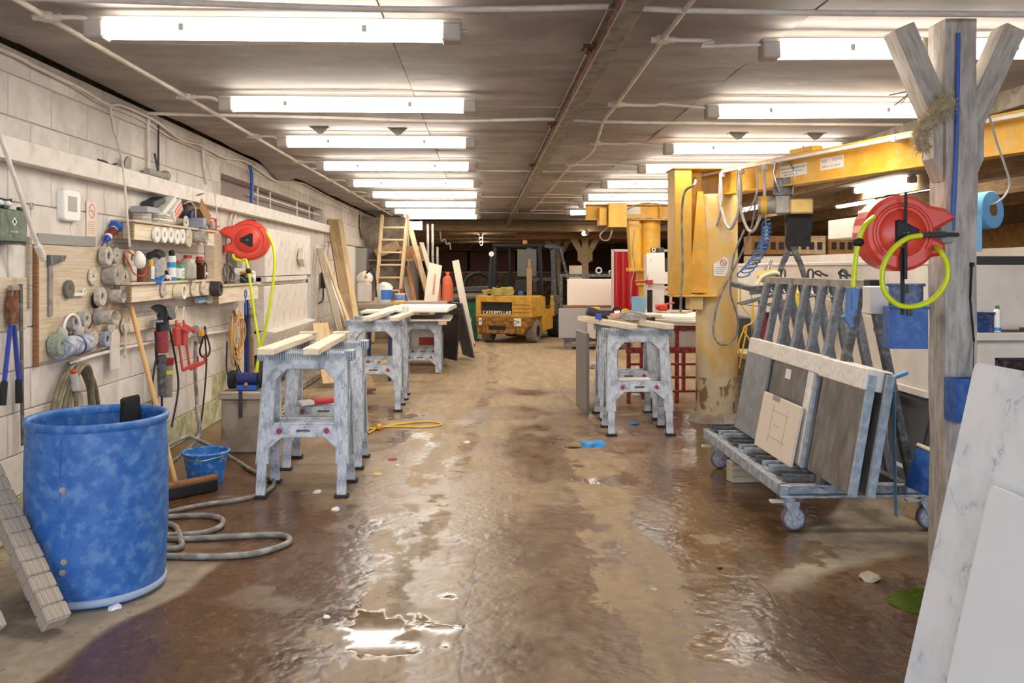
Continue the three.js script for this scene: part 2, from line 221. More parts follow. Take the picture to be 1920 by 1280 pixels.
floorPiece('floor', -2.62, 9, 9.8, 40, 1024, 1400, 0.006);
struct('floor', [bb(3.2, -0.12, 1.5, 9, 0, -9.8, 0), bb(-2.62, -0.12, 1.5, 3.2, 0, -2.2, 0)], M.concrete);
struct('ground_outside', bb(-8, -0.14, 1.5, 12, -0.02, 14, 0), M.concrete);

// ---------- left wall: painted concrete blocks on a bed of mortar ----------
const WX = -2.5;
const hole = { z0: 8.25, z1: 13.5, y0: 2.12, y1: 2.36 };   // recessed strip above the lintel
const wallPieces = [bb(WX - 0.25, 0, 2.2, WX - 0.004, 2.618, -hole.z0, 0), bb(WX - 0.25, 0, -hole.z1, WX - 0.004, 2.618, -40, 0), bb(WX - 0.25, 0, -hole.z0, WX - 0.004, hole.y0, -hole.z1, 0), bb(WX - 0.25, hole.y1, -hole.z0, WX - 0.004, 2.618, -hole.z1, 0)];
const wallL = struct('wall_left', wallPieces, M.mortar);
{
  const shapes = [0, 1, 2].map(() => jitter(cbox(0.012, 0.217, 0.443, 0.004), 0.0012, 9, rnd(0, 50))), half = cbox(0.012, 0.217, 0.218, 0.004), rest = []; let made = 0;
  for (let zc = 0; zc < 40; zc++) for (let r = 0; r < 12; r++) {
    const z = 3.9 + zc * 0.45 + (r % 2 ? 0.225 : 0), y = 0.1125 + r * 0.225; if (z > 21) continue;
    const top = Math.min(y + 0.1085, 2.616), h = top - (y - 0.1085); if (h < 0.05) continue;
    if (z + 0.22 > 9.35 && z - 0.22 < 12.75 && y < 2.0) continue;               // behind the white enclosure
    if (z + 0.22 > hole.z0 && z - 0.22 < hole.z1 && y + 0.1 > hole.y0 - 0.05 && y - 0.1 < hole.y1 + 0.01) continue;
    const g = h < 0.2 ? cbox(0.012, h, 0.443, 0.004) : shapes[(r + zc) % 3], px = WX + rnd(-0.0015, 0.0015), py = h < 0.2 ? top - h / 2 : y;
    const moss = y < 0.55 && z > 6.2 && z < 9.3 && (zc * 5 + r * 3) % 4 < (y < 0.3 ? 3 : 1) || y < 0.2 && (zc + r) % 3 > 0;
    if (made < 300) { const b = part(wallL, 'block', g, moss ? M.mossBlock : M.blocks[(zc * 7 + r * 3) % 3]); b.position.set(px, py, -z); made++; }
    else rest.push(mv(g.clone(), px, py, -z));
  }
  const o = part(wallL, 'far_blocks', rest, M.blocks[0]); o.userData.kind = 'stuff';
}
struct('trim_1', [bb(WX - 0.24, hole.y0, -hole.z0, WX - 0.16, hole.y1, -hole.z1, 0)], plain(0xa08d88, 0.8));   // recess back panel
// steel lintel along the wall
const lintel = struct('trim_2', [bb(WX + 0.008, 2.0, -3.2, WX + 0.1, 2.12, -7.15, 0.004), bb(WX + 0.008, 2.0, -7.158, WX + 0.1, 2.12, -13.75, 0.004)], M.whitePaint);
struct('trim_3', [bb(WX + 0.008, 1.87, -13.8, WX + 0.06, 2.02, -20.5, 0.004)], M.whitePaint);
{ // bars in the recess
  const f = thing('recess_grille', 'thin white bars across the recessed strip above the lintel', 'grille', [WX, 0, 0]);
  part(f, 'rail', [bb(-0.06, 2.265, -9.6, -0.045, 2.28, -13.45, 0)], M.whitePaint);
  for (const px of [491, 514, 563, 586]) { const z = -onWall(px, 400).z; part(f, 'bar', rod(V(-0.05, 2.12, -z), V(-0.05, 2.37, -z), 0.012), M.whitePaint); }
  const zz = -onWall(466, 340).z; single('blue_pipe', 'blue plastic pipe hanging down in front of the recessed strip', 'pipe', tube([[WX + 0.03, 2.55, -zz + 0.05], [WX + 0.035, 2.4, -zz], [WX + 0.03, 2.122, -zz]], 0.018, 10), M.blue);
}
// ---------- the other walls ----------
struct('wall_right', bb(9, 0, 1.5, 9.2, 2.8, -40, 0), M.bayWall);
struct('wall_back', bb(-2.75, 0, -40, 9.2, 2.8, -40.2, 0), M.darkBrick);
struct('wall_front', [bb(-2.75, 0, 1.5, -2.3, 2.8, 1.75, 0), bb(4.2, 0, 1.5, 9.2, 2.8, 1.75, 0), bb(-2.3, 2.5, 1.5, 4.2, 2.8, 1.75, 0)], M.concrete);
struct('roof_deck', bb(-2.75, TOP + 0.16, 1.75, 9.2, TOP + 0.26, -40.2, 0), M.concrete);
// ---------- ceiling: sagging boards ----------
struct('wall_left_outer', bb(WX - 0.3, 0, 1.75, WX - 0.25, 2.86, -40.2, 0), M.concrete);
const ceil = struct('ceiling', bb(-2.5, TOP + 0.1, 1.5, 9, TOP + 0.15, -21.4, 0), M.concrete);
{
  const W = 2.0, L = 1.2;
  for (let j = 0; j < 20; j++) for (let i = 0; i < 3; i++) {
    const x0 = -2.47 + i * W, z0 = 1.4 - j * L - (i % 2 ? 0.5 : 0), nx = 10, nz = 8, g = new THREE.BoxGeometry(W - 0.006, 0.012, L - 0.006, nx, 1, nz).translate(x0 + W / 2, TOP + 0.006, z0 - L / 2), p = g.attributes.position, s = rnd(0, 90);
    for (let k = 0; k < p.count; k++) {
      const x = p.getX(k), z = p.getZ(k), u = (x - x0) / W, v = (z0 - z) / L, e = Math.sin(Math.PI * v) * (0.6 + 0.4 * Math.sin(Math.PI * u));
      let dy = -0.026 * e * vn(s, j) - 0.016 * (fbm(x * 1.1 + s, z * 1.6, 2) - 0.5) + 0.004;
      if (i === 0 && x < -1.6) { const k2 = Math.exp(-Math.pow((z + 10.4) / 0.55, 2)) * (1 - sst(-2.47, -1.75, x)); dy -= 0.12 * k2; }   // the corner that hangs loose by the wall
      p.setY(k, p.getY(k) + dy);
    }
    g.computeVertexNormals(); part(ceil, 'panel', boxUV(flat(g)), M.ceil[(i + j * 2) % 3]);
  }
  for (let j = 0; j < 20; j++) { const z0 = 1.4 - j * L; part(ceil, 'panel', bb(3.54, TOP - 0.01, z0, 8.98, TOP + 0.01, z0 - L + 0.006, 0), M.ceil[j % 3]); }
}
struct('trim_4', [bb(3.48, 2.5, 1.4, 3.54, TOP + 0.02, -21, 0.004)], M.steelDusty);   // edge member between the bays
for (const x of [4.2, 5.5, 6.9, 8.2]) struct('purlin', [bb(x, 2.43, 1.4, x + 0.07, TOP, -39.5, 0.004)], M.timberOld);
// steel joist along the ceiling
struct('trim_5', [bb(0.545, 2.47, 1.4, 0.635, 2.48, -21.2, 0.002), bb(0.584, 2.48, 1.4, 0.594, 2.578, -21.2, 0), bb(0.545, 2.575, 1.4, 0.635, 2.588, -21.2, 0.002)], M.steelDusty);
struct('trim_6', [bb(0.57, 2.482, 1.4, 0.583, 2.574, -21.2, 0)], M.rust);
// back bay: header, joists, dark wall beyond
struct('beam', [bb(-2.5, 2.36, -21.0, 9, 2.52, -21.25, 0.01)], M.timberOld);
struct('beam', [bb(0.9, 2.22, -22.6, 5.4, 2.4, -22.8, 0.01)], M.timberBrown);
for (let k = 0; k < 12; k++) struct('joist', [bb(-2.5, 2.38, -22.2 - k * 1.45, 9, 2.56, -22.3 - k * 1.45, 0.006)], M.timberOld);
struct('ceiling_back', bb(-2.5, 2.56, -21.4, 9, 2.62, -40, 0), M.timberOld);
{ const o = struct('wall_inner', [bb(-2.5, 0, -33.6, 9, 1.25, -33.8, 0)], M.darkBrick); part(o, 'course', bb(-2.5, 1.25, -33.62, 9, 1.31, -33.85, 0.006), M.concrete);
  for (let k = 0; k < 6; k++) part(o, 'shutter', bb(-2.4 + k * 1.9, 1.33, -33.66, -0.6 + k * 1.9, 2.1, -33.74, 0.01), plain(0x4a2416, 0.7));
  part(o, 'head', bb(-2.5, 2.12, -33.6, 9, 2.5, -33.8, 0), M.darkBrick); }

// ---------- strip lights ----------
const endMat = plain(0xb3a89e, 0.6), glow = new THREE.MeshStandardMaterial({ color: 0xffffff, emissive: TUBE_COLOUR, emissiveIntensity: TUBE_GLOW, roughness: 0.4 });
function strip(x, y, z, label, group, opt = {}) {
  const { len = 1.52, alongZ = false, light = true, dim = 1, tilt = 0 } = opt, o = thing('strip_light', label, 'strip light', [x, y, z], alongZ ? Math.PI / 2 : 0, group); o.rotation.z = tilt;
  part(o, 'housing', [bb(-len / 2 - 0.09, 0.028, -0.035, len / 2 + 0.09, 0.05, 0.035, 0.004)], M.plasticGrey);
  for (const s of [-1, 1]) part(o, 'end_cap', [bb(s * len / 2, -0.052, -0.05, s * (len / 2 + 0.09), 0.03, 0.048, 0.008), ...(s > 0 ? [rod(V(len / 2 + 0.09, 0, 0), V(len / 2 + 0.115, 0, 0), 0.012)] : [])], endMat);
  const prof = [...ring(0.052, 14, Math.PI, Math.PI * 2, 0, 0, 0.05), [0.052, 0.028], [-0.052, 0.028]];
  part(o, 'diffuser', mv(extr(prof, len - 0.002), -len / 2 + 0.001, 0, 0, 0, Math.PI / 2, 0), glow);
  for (const s of [-0.27, 0.27]) part(o, 'clip', [bb(s * len - 0.012, -0.02, 0.05, s * len + 0.012, 0.012, 0.058, 0.002)], M.plasticGrey);
  if (light) { const l = new THREE.RectAreaLight(TUBE_COLOUR, TUBE_LIGHT * dim, len, 0.1); l.name = 'lamp'; l.position.set(0, -0.062, 0); l.rotation.x = -Math.PI / 2; l.castShadow = true; o.add(l); }
  return o;
}
const rowL = [[517, 60], [654, 198], [707, 267], [744, 312], [776, 344], [797, 365], [808, 383], [816, 396], [826, 406]];
rowL.forEach(([px, py], i) => { const p = atZ(px, py, 1.09 * FOC / (HORIZON - py)); strip(p.x, 2.54, p.z, ['strip light above the blue drum, first of the left row', 'strip light over the first pair of sawhorses', 'strip light with two ceiling hooks just in front of it', 'white strip light above the first aid side row, fourth from the open front', 'strip light in the left row, fifth from the open front', 'strip light in the left row, sixth from the open front', 'strip light in the left row, seventh from the open front', 'strip light in the left row, eighth from the open front', 'strip light in the left row beside the hanging white sign'][i], 'strip lights left of the steel joist'); });
const rowR = [[2.225, 4.18], [2.39, 5.85], [2.49, 7.68], [2.54, 9.25], [2.38, 11], [2.38, 13], [2.5, 14.6], [2.47, 16.6]];
rowR.forEach(([x, z], i) => strip(x, 2.54, -z, ['strip light crossing behind the braced timber post', 'strip light with a loose wire hanging near its end', 'strip light above the big yellow crane arm', 'strip light right above the yellow crane pillar', 'strip light behind the yellow crane pillar, fifth in the right row', 'strip light above the far crane arm, sixth in the right row', 'strip light beyond the far crane arm, seventh in the right row', 'strip light beyond the far crane arm, last in the right row'][i], 'strip lights right of the steel joist', { tilt: 0.01 }));
[[5.42, 11.4], [6.15, 11.7], [6.43, 14.45], [5.0, 15.5], [6.6, 9.0], [4.9, 19.6]].forEach(([x, z], i) => strip(x, 2.574, -z, 'strip light running lengthwise under the roof of the machine bay', 'strip lights in the machine bay', { alongZ: true, dim: 0.55 }));
for (const z of [23.5, 27, 31]) strip(-0.05, 2.328, -z, 'small strip light in the dark bay beyond the forklift', 'strip lights in the back bay', { len: 0.9, dim: 2.2, alongZ: true });
strip(2.55, 2.31, -21.12, 'short strip light on the timber beam by the back post', 'strip lights in the back bay', { len: 0.6, dim: 2, alongZ: true });
// ================= left wall: boards, shelves and tools =================
const W = (px, py, off = 0.03) => onWall(px, py, WX + off);
const rot = (g, rx, ry, rz) => g.applyMatrix4(new THREE.Matrix4().makeRotationFromEuler(new THREE.Euler(rx, ry, rz)));
const toX = g => g.rotateZ(-Math.PI / 2);   // axis y -> x
function roller(name, label, cat, px, py, r, t, m, off = 0.03, hole = 0.012, group, m2) {   // a disc, wheel or roll whose axis points out of the wall
  const o = thing(name, label, cat, W(px, py, off), 0, group);
  part(o, 'body', toX(lathe([[hole, 0], [r - 0.003, 0], [r, 0.003], [r, t - 0.003], [r - 0.003, t], [hole + (r - hole) * 0.4, t], [hole + (r - hole) * 0.3, t - 0.003], [hole, t - 0.003], [hole, 0]], 22)), m);
  part(o, 'core', toX(cyl(hole * 0.98, hole * 0.98, t * 0.8, 12).translate(0, t * 0.4, 0)), m2 ?? M.darkGrey); return o;
}
// tool board
{ const a = W(64, 460, 0.012), b = W(240, 460, 0.012); const o = thing('tool_board', 'plywood tool board covered with grinding discs', 'board', [WX, 0, 0]);
  part(o, 'sheet', bb(0.01, 0.92, a.z, 0.03, 1.58, b.z, 0.002), M.ply); part(o, 'edge_batten', bb(0.01, 0.9, a.z + 0.012, 0.035, 1.58, a.z - 0.01, 0.002), M.timberBrown);
  const c = W(135, 455, 0.012); part(o, 'top_strip', bb(0.01, 1.585, a.z - 0.03, 0.02, 1.645, c.z - 0.3, 0.002), M.grey); part(o, 'top_strip', bb(0.01, 1.585, W(205, 470).z, 0.02, 1.62, b.z, 0.002), M.grey); }
const D = M.discs, disc = (l, px, py, r, t, m, off, h, g) => roller('grinding_disc', l, 'disc', px, py, r, t, m, off, h, g);
disc('thick white ring wheel at the top of the tool board beside the sealant gun', 192, 480, 0.062, 0.045, D[0], 0.045, 0.022);
disc('pale grey disc at the board top with a green disc behind it', 217, 479, 0.054, 0.012, D[3], 0.07, 0.008);
disc('green disc half hidden behind a pale grey disc at the board top', 209, 481, 0.05, 0.012, plain(0x7d8a3c, 0.8), 0.035, 0.01);
disc('beige disc with a red strap over it beside the dust mask', 240, 484, 0.06, 0.03, D[2], 0.05, 0.02);
disc('cream disc alone on the board, brown at its rim', 172, 518, 0.056, 0.014, D[2], 0.035, 0.008);
disc('thick stack of grey discs on one peg in the upper part of the board', 197, 517, 0.062, 0.085, D[1], 0.035, 0.01);
disc('round grey disc overlapping the thick stack of discs', 223, 513, 0.062, 0.016, D[3], 0.075, 0.007);
disc('brown disc behind the overlapping grey discs by the board edge', 232, 519, 0.05, 0.014, D[2], 0.035, 0.012);
disc('dark ribbed disc hanging alone near the steel set square', 126, 542, 0.055, 0.02, plain(0x6b665f, 0.9), 0.035, 0.007);
disc('large dished white wheel in the middle of the board', 183, 556, 0.06, 0.035, D[0], 0.06, 0.016);
disc('black rubber pad behind the dished white wheel', 177, 563, 0.05, 0.02, M.rubber, 0.035, 0.01);
disc('stack of thin grey discs by the board edge above the broom handle', 233, 563, 0.05, 0.05, D[1], 0.035, 0.008);
disc('large pale disc on the lower right of the board beside the spanner', 232, 611, 0.06, 0.014, D[2], 0.04, 0.008);
disc('grey dusty pad in the middle of the lower board', 152, 598, 0.052, 0.04, D[3], 0.04, 0.012);
disc('brown worn disc seen edge on in the lower board', 164, 600, 0.055, 0.008, plain(0x6d2f26, 0.8), 0.05, 0.008);
disc('pale disc above a broken half disc on the lower board', 217, 596, 0.048, 0.012, D[2], 0.05, 0.008);
disc('dusty pad behind the ear defender band', 128, 604, 0.05, 0.05, D[1], 0.035, 0.014);
disc('thick stack of greenish discs at the bottom corner of the board', 98, 646, 0.064, 0.06, worn({ a: 0x9aa391, b: 0x8a9282, size: 0.1, n: 128, rough: 0.85 }), 0.04, 0.008);
disc('dusty grey disc above the roll of abrasive cloth', 144, 626, 0.05, 0.05, D[1], 0.035, 0.01);
disc('cream ring beside the roll of abrasive cloth', 165, 637, 0.052, 0.03, D[0], 0.05, 0.016);
disc('small cream disc between two rings at the bottom of the board', 175, 634, 0.046, 0.014, D[2], 0.055, 0.006);
disc('blue grey ring wheel beside the long white plate', 191, 636, 0.052, 0.04, worn({ a: 0x9da3b3, b: 0xb5b8c0, size: 0.1, n: 128, rough: 0.8 }), 0.045, 0.018);
for (const [px, py, l] of [[205, 555, 'dusty white cup wheel sticking out beside the dished wheel'], [187, 595, 'dusty white cup wheel on the lower board']]) {
  const o = thing('cup_wheel', l, 'grinding wheel', W(px, py, 0.06)); part(o, 'cup', toX(lathe([[0.03, 0], [0.042, 0.004], [0.046, 0.09], [0.04, 0.094], [0.036, 0.03], [0.01, 0.03], [0.01, 0]], 20)), D[0]); part(o, 'backing', toX(cyl(0.05, 0.05, 0.02, 20).translate(0, -0.01, 0)), D[3]); }
{ const o = thing('brush_tool', 'black handled brush poking out sideways above the broom handle', 'brush', W(226, 551, 0.1)); part(o, 'handle', rod(V(0, 0, 0.05), V(0.02, 0.006, -0.06), 0.012), M.black); part(o, 'tip', rod(V(0.02, 0.006, -0.06), V(0.04, 0.012, -0.26), 0.006, 8, 0.002), M.timberBrown); }
single('half_disc', 'broken half of a white disc on the lower board', 'disc', mv(extr([...ring(0.055, 12, Math.PI * 0.95, Math.PI * 2.05), [0.01, 0.015]], 0.012), 0, 0, 0, 0, Math.PI / 2, 0), D[0], W(206, 608, 0.06));
{ const o = thing('ear_defenders', 'dusty ear defenders with a pale band hung on the board', 'ear defenders', W(122, 612, 0.05)); const arc = [];
  for (let i = 0; i <= 10; i++) { const a = Math.PI * i / 10; arc.push([0.04, 0.09 * Math.sin(a) - 0.02, 0.1 * Math.cos(a)]); } part(o, 'headband', tube(arc, 0.009, 8, 30), M.paper);
  for (const s of [-1, 1]) part(o, 'ear_cup', mv(sph(0.045, 0.7, 1, 0.8), 0.03, -0.04, s * 0.1), D[3]); }
{ const o = thing('abrasive_roll', 'fat roll of dirty blue and white abrasive cloth on the board', 'roll', W(137, 648, 0.075)); part(o, 'roll', jitter(rot(cyl(0.062, 0.062, 0.3, 24), Math.PI / 2, 0, 0), 0.003, 30), worn({ a: 0xc2c0c4, b: 0x9aa0b8, c: 0x5d6788, th: 0.58, size: 0.25, rough: 0.85, sd: 51 })); part(o, 'band', rot(cyl(0.065, 0.065, 0.02, 24), Math.PI / 2, 0, 0).translate(0, 0, -0.03), M.navy); }
single('steel_plate', 'long whitish plate hanging over the bottom edge of the board', 'plate', [mv(extr([[-0.065, -0.13], [0.065, -0.13], [0.07, 0.1], [0.04, 0.13], [-0.04, 0.13], [-0.07, 0.1]], 0.008, 0.002, [ring(0.008, 8, 0, 6.283, 0, 0.1)]), 0, 0, 0, 0, Math.PI / 2, 0)], M.whitePaint, W(214, 655, 0.05));
function spanner(l, p, len, m) { const o = thing('spanner', l, 'spanner', p); part(o, 'shank', bb(0, -len * 0.4, -0.011, 0.008, len * 0.4, 0.011, 0.002), m); for (const s of [-1, 1]) part(o, 'jaw', mv(extr([...ring(0.024, 12, 0.9, 5.4), [0.002, -0.006], [0.002, 0.006]], 0.01, 0.001), 0, s * len * 0.43, 0, 0, Math.PI / 2, 0).rotateX(s > 0 ? 0 : 0), m); return o; }
spanner('dusty chrome spanner hanging over the edge of the board', W(234, 638, 0.06), 0.22, M.whitePaint);
{ const o = thing('set_square', 'dark steel set square hanging on the tool board', 'square', W(94, 490, 0.035)); part(o, 'blade', bb(0, -0.31, -0.022, 0.006, 0.02, 0.022, 0.001), M.steelDusty); part(o, 'arm', [mv(extr([[-0.03, -0.03], [0.13, -0.005], [0.15, 0.025], [-0.03, 0.025]], 0.018, 0.002), 0, 0.01, 0, 0, Math.PI / 2, 0)], M.galvDark); }
single('small_bracket', 'small dusty white bracket beside the dark ribbed disc', 'bracket', [bb(0, -0.02, 0.06, 0.01, 0.0, -0.07, 0.002), mv(torus(0.016, 0.006, 14, 6), 0.006, 0.004, -0.07, 0, Math.PI / 2, 0)], M.paper, W(146, 549, 0.04));
// first aid box
{ const o = thing('first_aid_box', 'green first aid box with a white cross on the block wall', 'first aid box', [WX, 1.665, -4.46]);
  const g = worn({ a: 0x5c6b57, b: 0x536350, c: 0x7c8674, th: 0.6, size: 0.3, rough: 0.6 }); part(o, 'case', bb(0.012, -0.085, 0.13, 0.065, 0.085, -0.13, 0.008), plain(0x14502f, 0.45)); part(o, 'lid', bb(0.066, -0.085, 0.13, 0.1, 0.085, -0.13, 0.008), g);
  part(o, 'cross', [bb(0.1, 0.002, 0.008, 0.102, 0.042, -0.008, 0), bb(0.1, 0.014, 0.02, 0.102, 0.03, -0.02, 0)], M.paper);
  part(o, 'lettering', mv(card(0.1, 0.03, 0.001), 0.1012, -0.03, 0, 0, Math.PI / 2, 0), print(160, 48, (c, w, h) => { c.fillStyle = '#5c6b57'; c.fillRect(0, 0, w, h); c.fillStyle = '#c9cfc2'; c.font = 'bold 26px sans-serif'; c.textAlign = 'center'; c.fillText('First Aid', w / 2, 32); }));
  for (const z of [0.07, -0.08]) part(o, 'clip', bb(0.08, 0.085, z + 0.025, 0.1, 0.1, z - 0.025, 0.002), M.black); part(o, 'base_seal', bb(0.03, -0.092, 0.12, 0.098, -0.085, -0.12, 0), M.black); }
{ const o = thing('safety_glasses', 'safety glasses lying on top of the green first aid box', 'glasses', [WX + 0.05, 1.752, -4.42]); for (const s of [0.035, -0.035]) part(o, 'lens', mv(sph(0.032, 0.3, 0.7, 1), 0.02, 0.024, s), plain(0xaab4b6, 0.2)); part(o, 'frame', [tube([[0.02, 0.05, 0.07], [0.025, 0.045, 0], [0.02, 0.05, -0.07]], 0.005), tube([[0.02, 0.045, -0.07], [-0.02, 0.03, -0.075]], 0.004), tube([[0.02, 0.045, 0.07], [-0.02, 0.01, 0.075]], 0.004)], M.black); }
single('wall_hook', 'small clear hook on the wall above the first aid box', 'hook', [mv(torus(0.016, 0.004, 12, 6), 0.01, 0, 0, 0, Math.PI / 2, 0)], M.plasticGrey, W(57, 385, 0.004));
// thermostat and sign
{ const o = thing('wall_thermostat', 'white rounded wall thermostat with a grey display', 'thermostat', W(124, 385, 0.006)); const r = (w, h, c) => [...ring(c, 5, 0, 1.57, w - c, h - c), ...ring(c, 5, 1.57, 3.14, -w + c, h - c), ...ring(c, 5, 3.14, 4.71, -w + c, -h + c), ...ring(c, 5, 4.71, 6.28 * 0.999, w - c, -h + c)];
  part(o, 'case', mv(extr(r(0.1, 0.088, 0.028), 0.03, 0.008), 0, 0, 0, 0, Math.PI / 2, 0), plain(0xe9e5df, 0.45)); part(o, 'display', mv(extr(r(0.055, 0.045, 0.004), 0.002), 0.038, 0.008, 0, 0, Math.PI / 2, 0), plain(0x8d867c, 0.4)); }
single('no_smoking_sign', 'white no smoking notice with a red circle on the wall', 'sign', mv(card(0.15, 0.225, 0.003), 0, 0, 0, 0, Math.PI / 2, 0), print(150, 225, (c, w, h) => { c.fillStyle = '#ddd0c2'; c.fillRect(0, 0, w, h); c.strokeStyle = '#c77b6c'; c.lineWidth = 9; c.beginPath(); c.arc(w / 2, 60, 42, 0, 7); c.stroke(); c.beginPath(); c.moveTo(45, 32); c.lineTo(105, 88); c.stroke(); c.fillStyle = '#a89a8e'; c.fillRect(38, 56, 72, 8); c.fillStyle = '#d39c8e'; for (let k = 0; k < 6; k++) c.fillRect(16, 128 + k * 14, 110 - (k % 3) * 14, 5); c.strokeStyle = '#cf9f92'; c.lineWidth = 2; c.strokeRect(3, 3, w - 6, h - 6); }), W(172, 411, 0.012));
// sealant gun
{ const o = thing('sealant_gun', 'blue sealant gun with a dark red cartridge stuck on the wall', 'sealant gun', W(208, 437, 0.05)); o.rotation.set(0.62, 0, 0); o.rotation.x = -1.0;
  part(o, 'barrel', cyl(0.026, 0.026, 0.13, 16), plain(0xd8d2cc, 0.5)); part(o, 'cartridge', cyl(0.0275, 0.0275, 0.08, 16).translate(0, 0.0, 0), plain(0x6e2318, 0.5)); part(o, 'flange', [cyl(0.034, 0.045, 0.016, 18).translate(0, 0.085, 0), cyl(0.03, 0.03, 0.03, 16).translate(0, 0.066, 0)], M.blue);
  part(o, 'nozzle', [cyl(0.014, 0.026, 0.04, 14).translate(0, -0.08, 0), cyl(0.004, 0.01, 0.04, 10).translate(0, -0.12, 0)], plain(0x1d3aa0, 0.5)); part(o, 'tip', cyl(0.005, 0.005, 0.02, 8).translate(0, -0.148, 0), M.redDark); }
// items on the lintel ledge
single('loose_wire', 'dark bent wire and scrap lying on the lintel', 'wire', [tube([[0, 0.02, 0.1], [0.02, 0.014, 0.03], [0.01, 0.006, -0.06], [0.03, 0.02, -0.12]], 0.006), bb(0, 0, 0.06, 0.02, 0.012, -0.04)], M.darkGrey, [WX + 0.05, 2.12, W(205, 312, 0.08).z]);
{ const z = W(247, 312, 0.08).z; single('scraper_disc', 'grey disc stood on edge on the lintel', 'disc', [mv(cyl(0.05, 0.05, 0.012, 18), 0, 0.05, 0, 0, 0, Math.PI / 2 - 0.2)], M.steelDusty, [WX + 0.05, 2.12, z]); }
{ const o = thing('work_torch', 'dusty torch with a red lens lying on the lintel', 'torch', [WX + 0.06, 2.15, W(300, 328, 0.08).z]); part(o, 'body', [rot(cyl(0.028, 0.028, 0.3, 14), Math.PI / 2, 0, 0).translate(0, 0, 0.05), rot(cyl(0.045, 0.028, 0.06, 14), Math.PI / 2, 0, 0).translate(0, 0.005, -0.13)], D[1]); part(o, 'lens', rot(cyl(0.036, 0.036, 0.006, 14), Math.PI / 2, 0, 0).translate(0, 0.005, -0.16), plain(0x8d5f50, 0.4)); part(o, 'stem', rod(V(0, 0.02, -0.02), V(-0.02, 0.16, 0.0), 0.008), M.darkGrey); }
// hanging white pendant hoses
single('pendant_cable', 'stiff white cable with a screw fitting hanging in front of the first aid box', 'cable', [tube([V(-2.4, 2.58, -4.1), onWall(-20, 190, -2.3), onWall(20, 312, -2.3), onWall(50, 400, -2.3), onWall(72, 463, -2.3)], 0.011, 10, 40), rod(onWall(70, 460, -2.3), onWall(78, 478, -2.3), 0.019, 14), rod(onWall(78, 478, -2.3), onWall(82, 487, -2.3), 0.014, 12)], M.conduit);
single('drop_cable', 'white cable dropping from the ceiling pipe to the dust mask', 'cable', tube([W(205, 195, 0.02), W(216, 250, 0.02), W(230, 310, 0.13), W(238, 400, 0.14), W(243, 462, 0.14)], 0.008, 8, 40), M.conduit);
// dust mask
{ const o = thing('dust_mask', 'white moulded dust mask with red straps hung at the board edge', 'dust mask', W(262, 487, 0.17)); part(o, 'cup', mv(jitter(sph(0.062, 0.6, 1, 0.85, 18), 0.005, 20), 0, 0, 0, 0, 0, 0.15), plain(0xe9e2d8, 0.85)); part(o, 'strap', [tube([[-0.02, 0.03, 0.05], [-0.04, 0.06, 0.11], [-0.03, 0.03, 0.17], [-0.02, -0.02, 0.13], [0.0, -0.09, 0.1], [0.02, -0.11, 0.02], [0.02, -0.07, -0.06], [-0.01, -0.02, -0.055]], 0.005, 6, 50)], plain(0xb03a34, 0.7)); }
// shelves
function shelf(name, label, px0, px1, y, deep, low, mats = [M.ply, M.pinePale]) {
  const z0 = onWall(px0, 500, WX + deep).z, z1 = onWall(px1, 500, WX + deep).z, o = thing(name, label, 'shelf', [WX, y, 0]);
  part(o, 'board', bb(0.01, -0.018, z0 + 0.01, deep + 0.02, 0, z1 - 0.01, 0.003), mats[0]); const n = 4; for (let k = 0; k < n; k++) part(o, 'end_slat', bb(0.01 + k * deep / n, -low, z0, 0.007 + (k + 1) * deep / n, -0.02, z0 - 0.02, 0.002), k % 2 ? M.timberOld : M.ply);
  part(o, 'front_batten', bb(deep - 0.02, -low - 0.005, z0 - 0.005, deep, -0.02, z1, 0.003), mats[1]); return { z0, z1 };
}
const s1 = shelf('wall_shelf', 'upper wooden shelf heaped with abrasive packs and boxes', 248, 402, 1.775, 0.15, 0.13);
const s2 = shelf('wall_shelf', 'lower wooden shelf with bottles and jars', 243, 398, 1.352, 0.15, 0.13);
const s3 = shelf('wall_shelf', 'small wooden shelf behind the lime hose carrying coiled cable', 408, 484, 1.3, 0.2, 0.16);
single('upright_board', 'upright pale board between the shelves and the hose reel', 'board', bb(0.01, 1.3, W(388, 480).z, 0.1, 1.76, W(408, 480).z, 0.003), M.ply, [WX, 0, 0]);
[[290, 440], [304, 441], [316, 441], [328, 444], [338, 443]].forEach(([px, py]) => roller('masking_roll', 'white ring disc in the row hung under the upper shelf', 'disc', px, py, 0.058, 0.022, M.paper, 0.155, 0.016, 'ring discs under the upper shelf', M.grey));
disc('large cream disc at the end of the row under the upper shelf', 352, 446, 0.075, 0.014, D[2], 0.155, 0.008);
{ const o = thing('cup_wheel', 'grey cup wheel under the right end of the upper shelf', 'grinding wheel', W(364, 444, 0.16)); part(o, 'cup', toX(lathe([[0.03, 0], [0.045, 0.004], [0.05, 0.1], [0.042, 0.104], [0.036, 0.03], [0.01, 0.03], [0.01, 0]], 20)), D[0]); part(o, 'backing', toX(cyl(0.05, 0.05, 0.02, 20).translate(0, -0.01, 0)), D[3]); }
disc('grey blade seen edge on beside the cup wheel', 384, 445, 0.07, 0.008, D[1], 0.2, 0.008);
disc('white disc on the left of the lower shelf front', 305, 543, 0.056, 0.012, D[0], 0.155, 0.006);
roller('tape_roll', 'wide roll of cream masking tape under the lower shelf', 'tape', 329, 547, 0.06, 0.07, plain(0xe2d4b4, 0.7), 0.155, 0.034, undefined, plain(0xb0a8c8, 0.7));
disc('cream disc in the middle of the lower shelf front', 361, 542, 0.06, 0.012, D[2], 0.155, 0.006);
disc('pale disc beside the black tape on the lower shelf front', 379, 540, 0.06, 0.02, D[2], 0.155, 0.008);
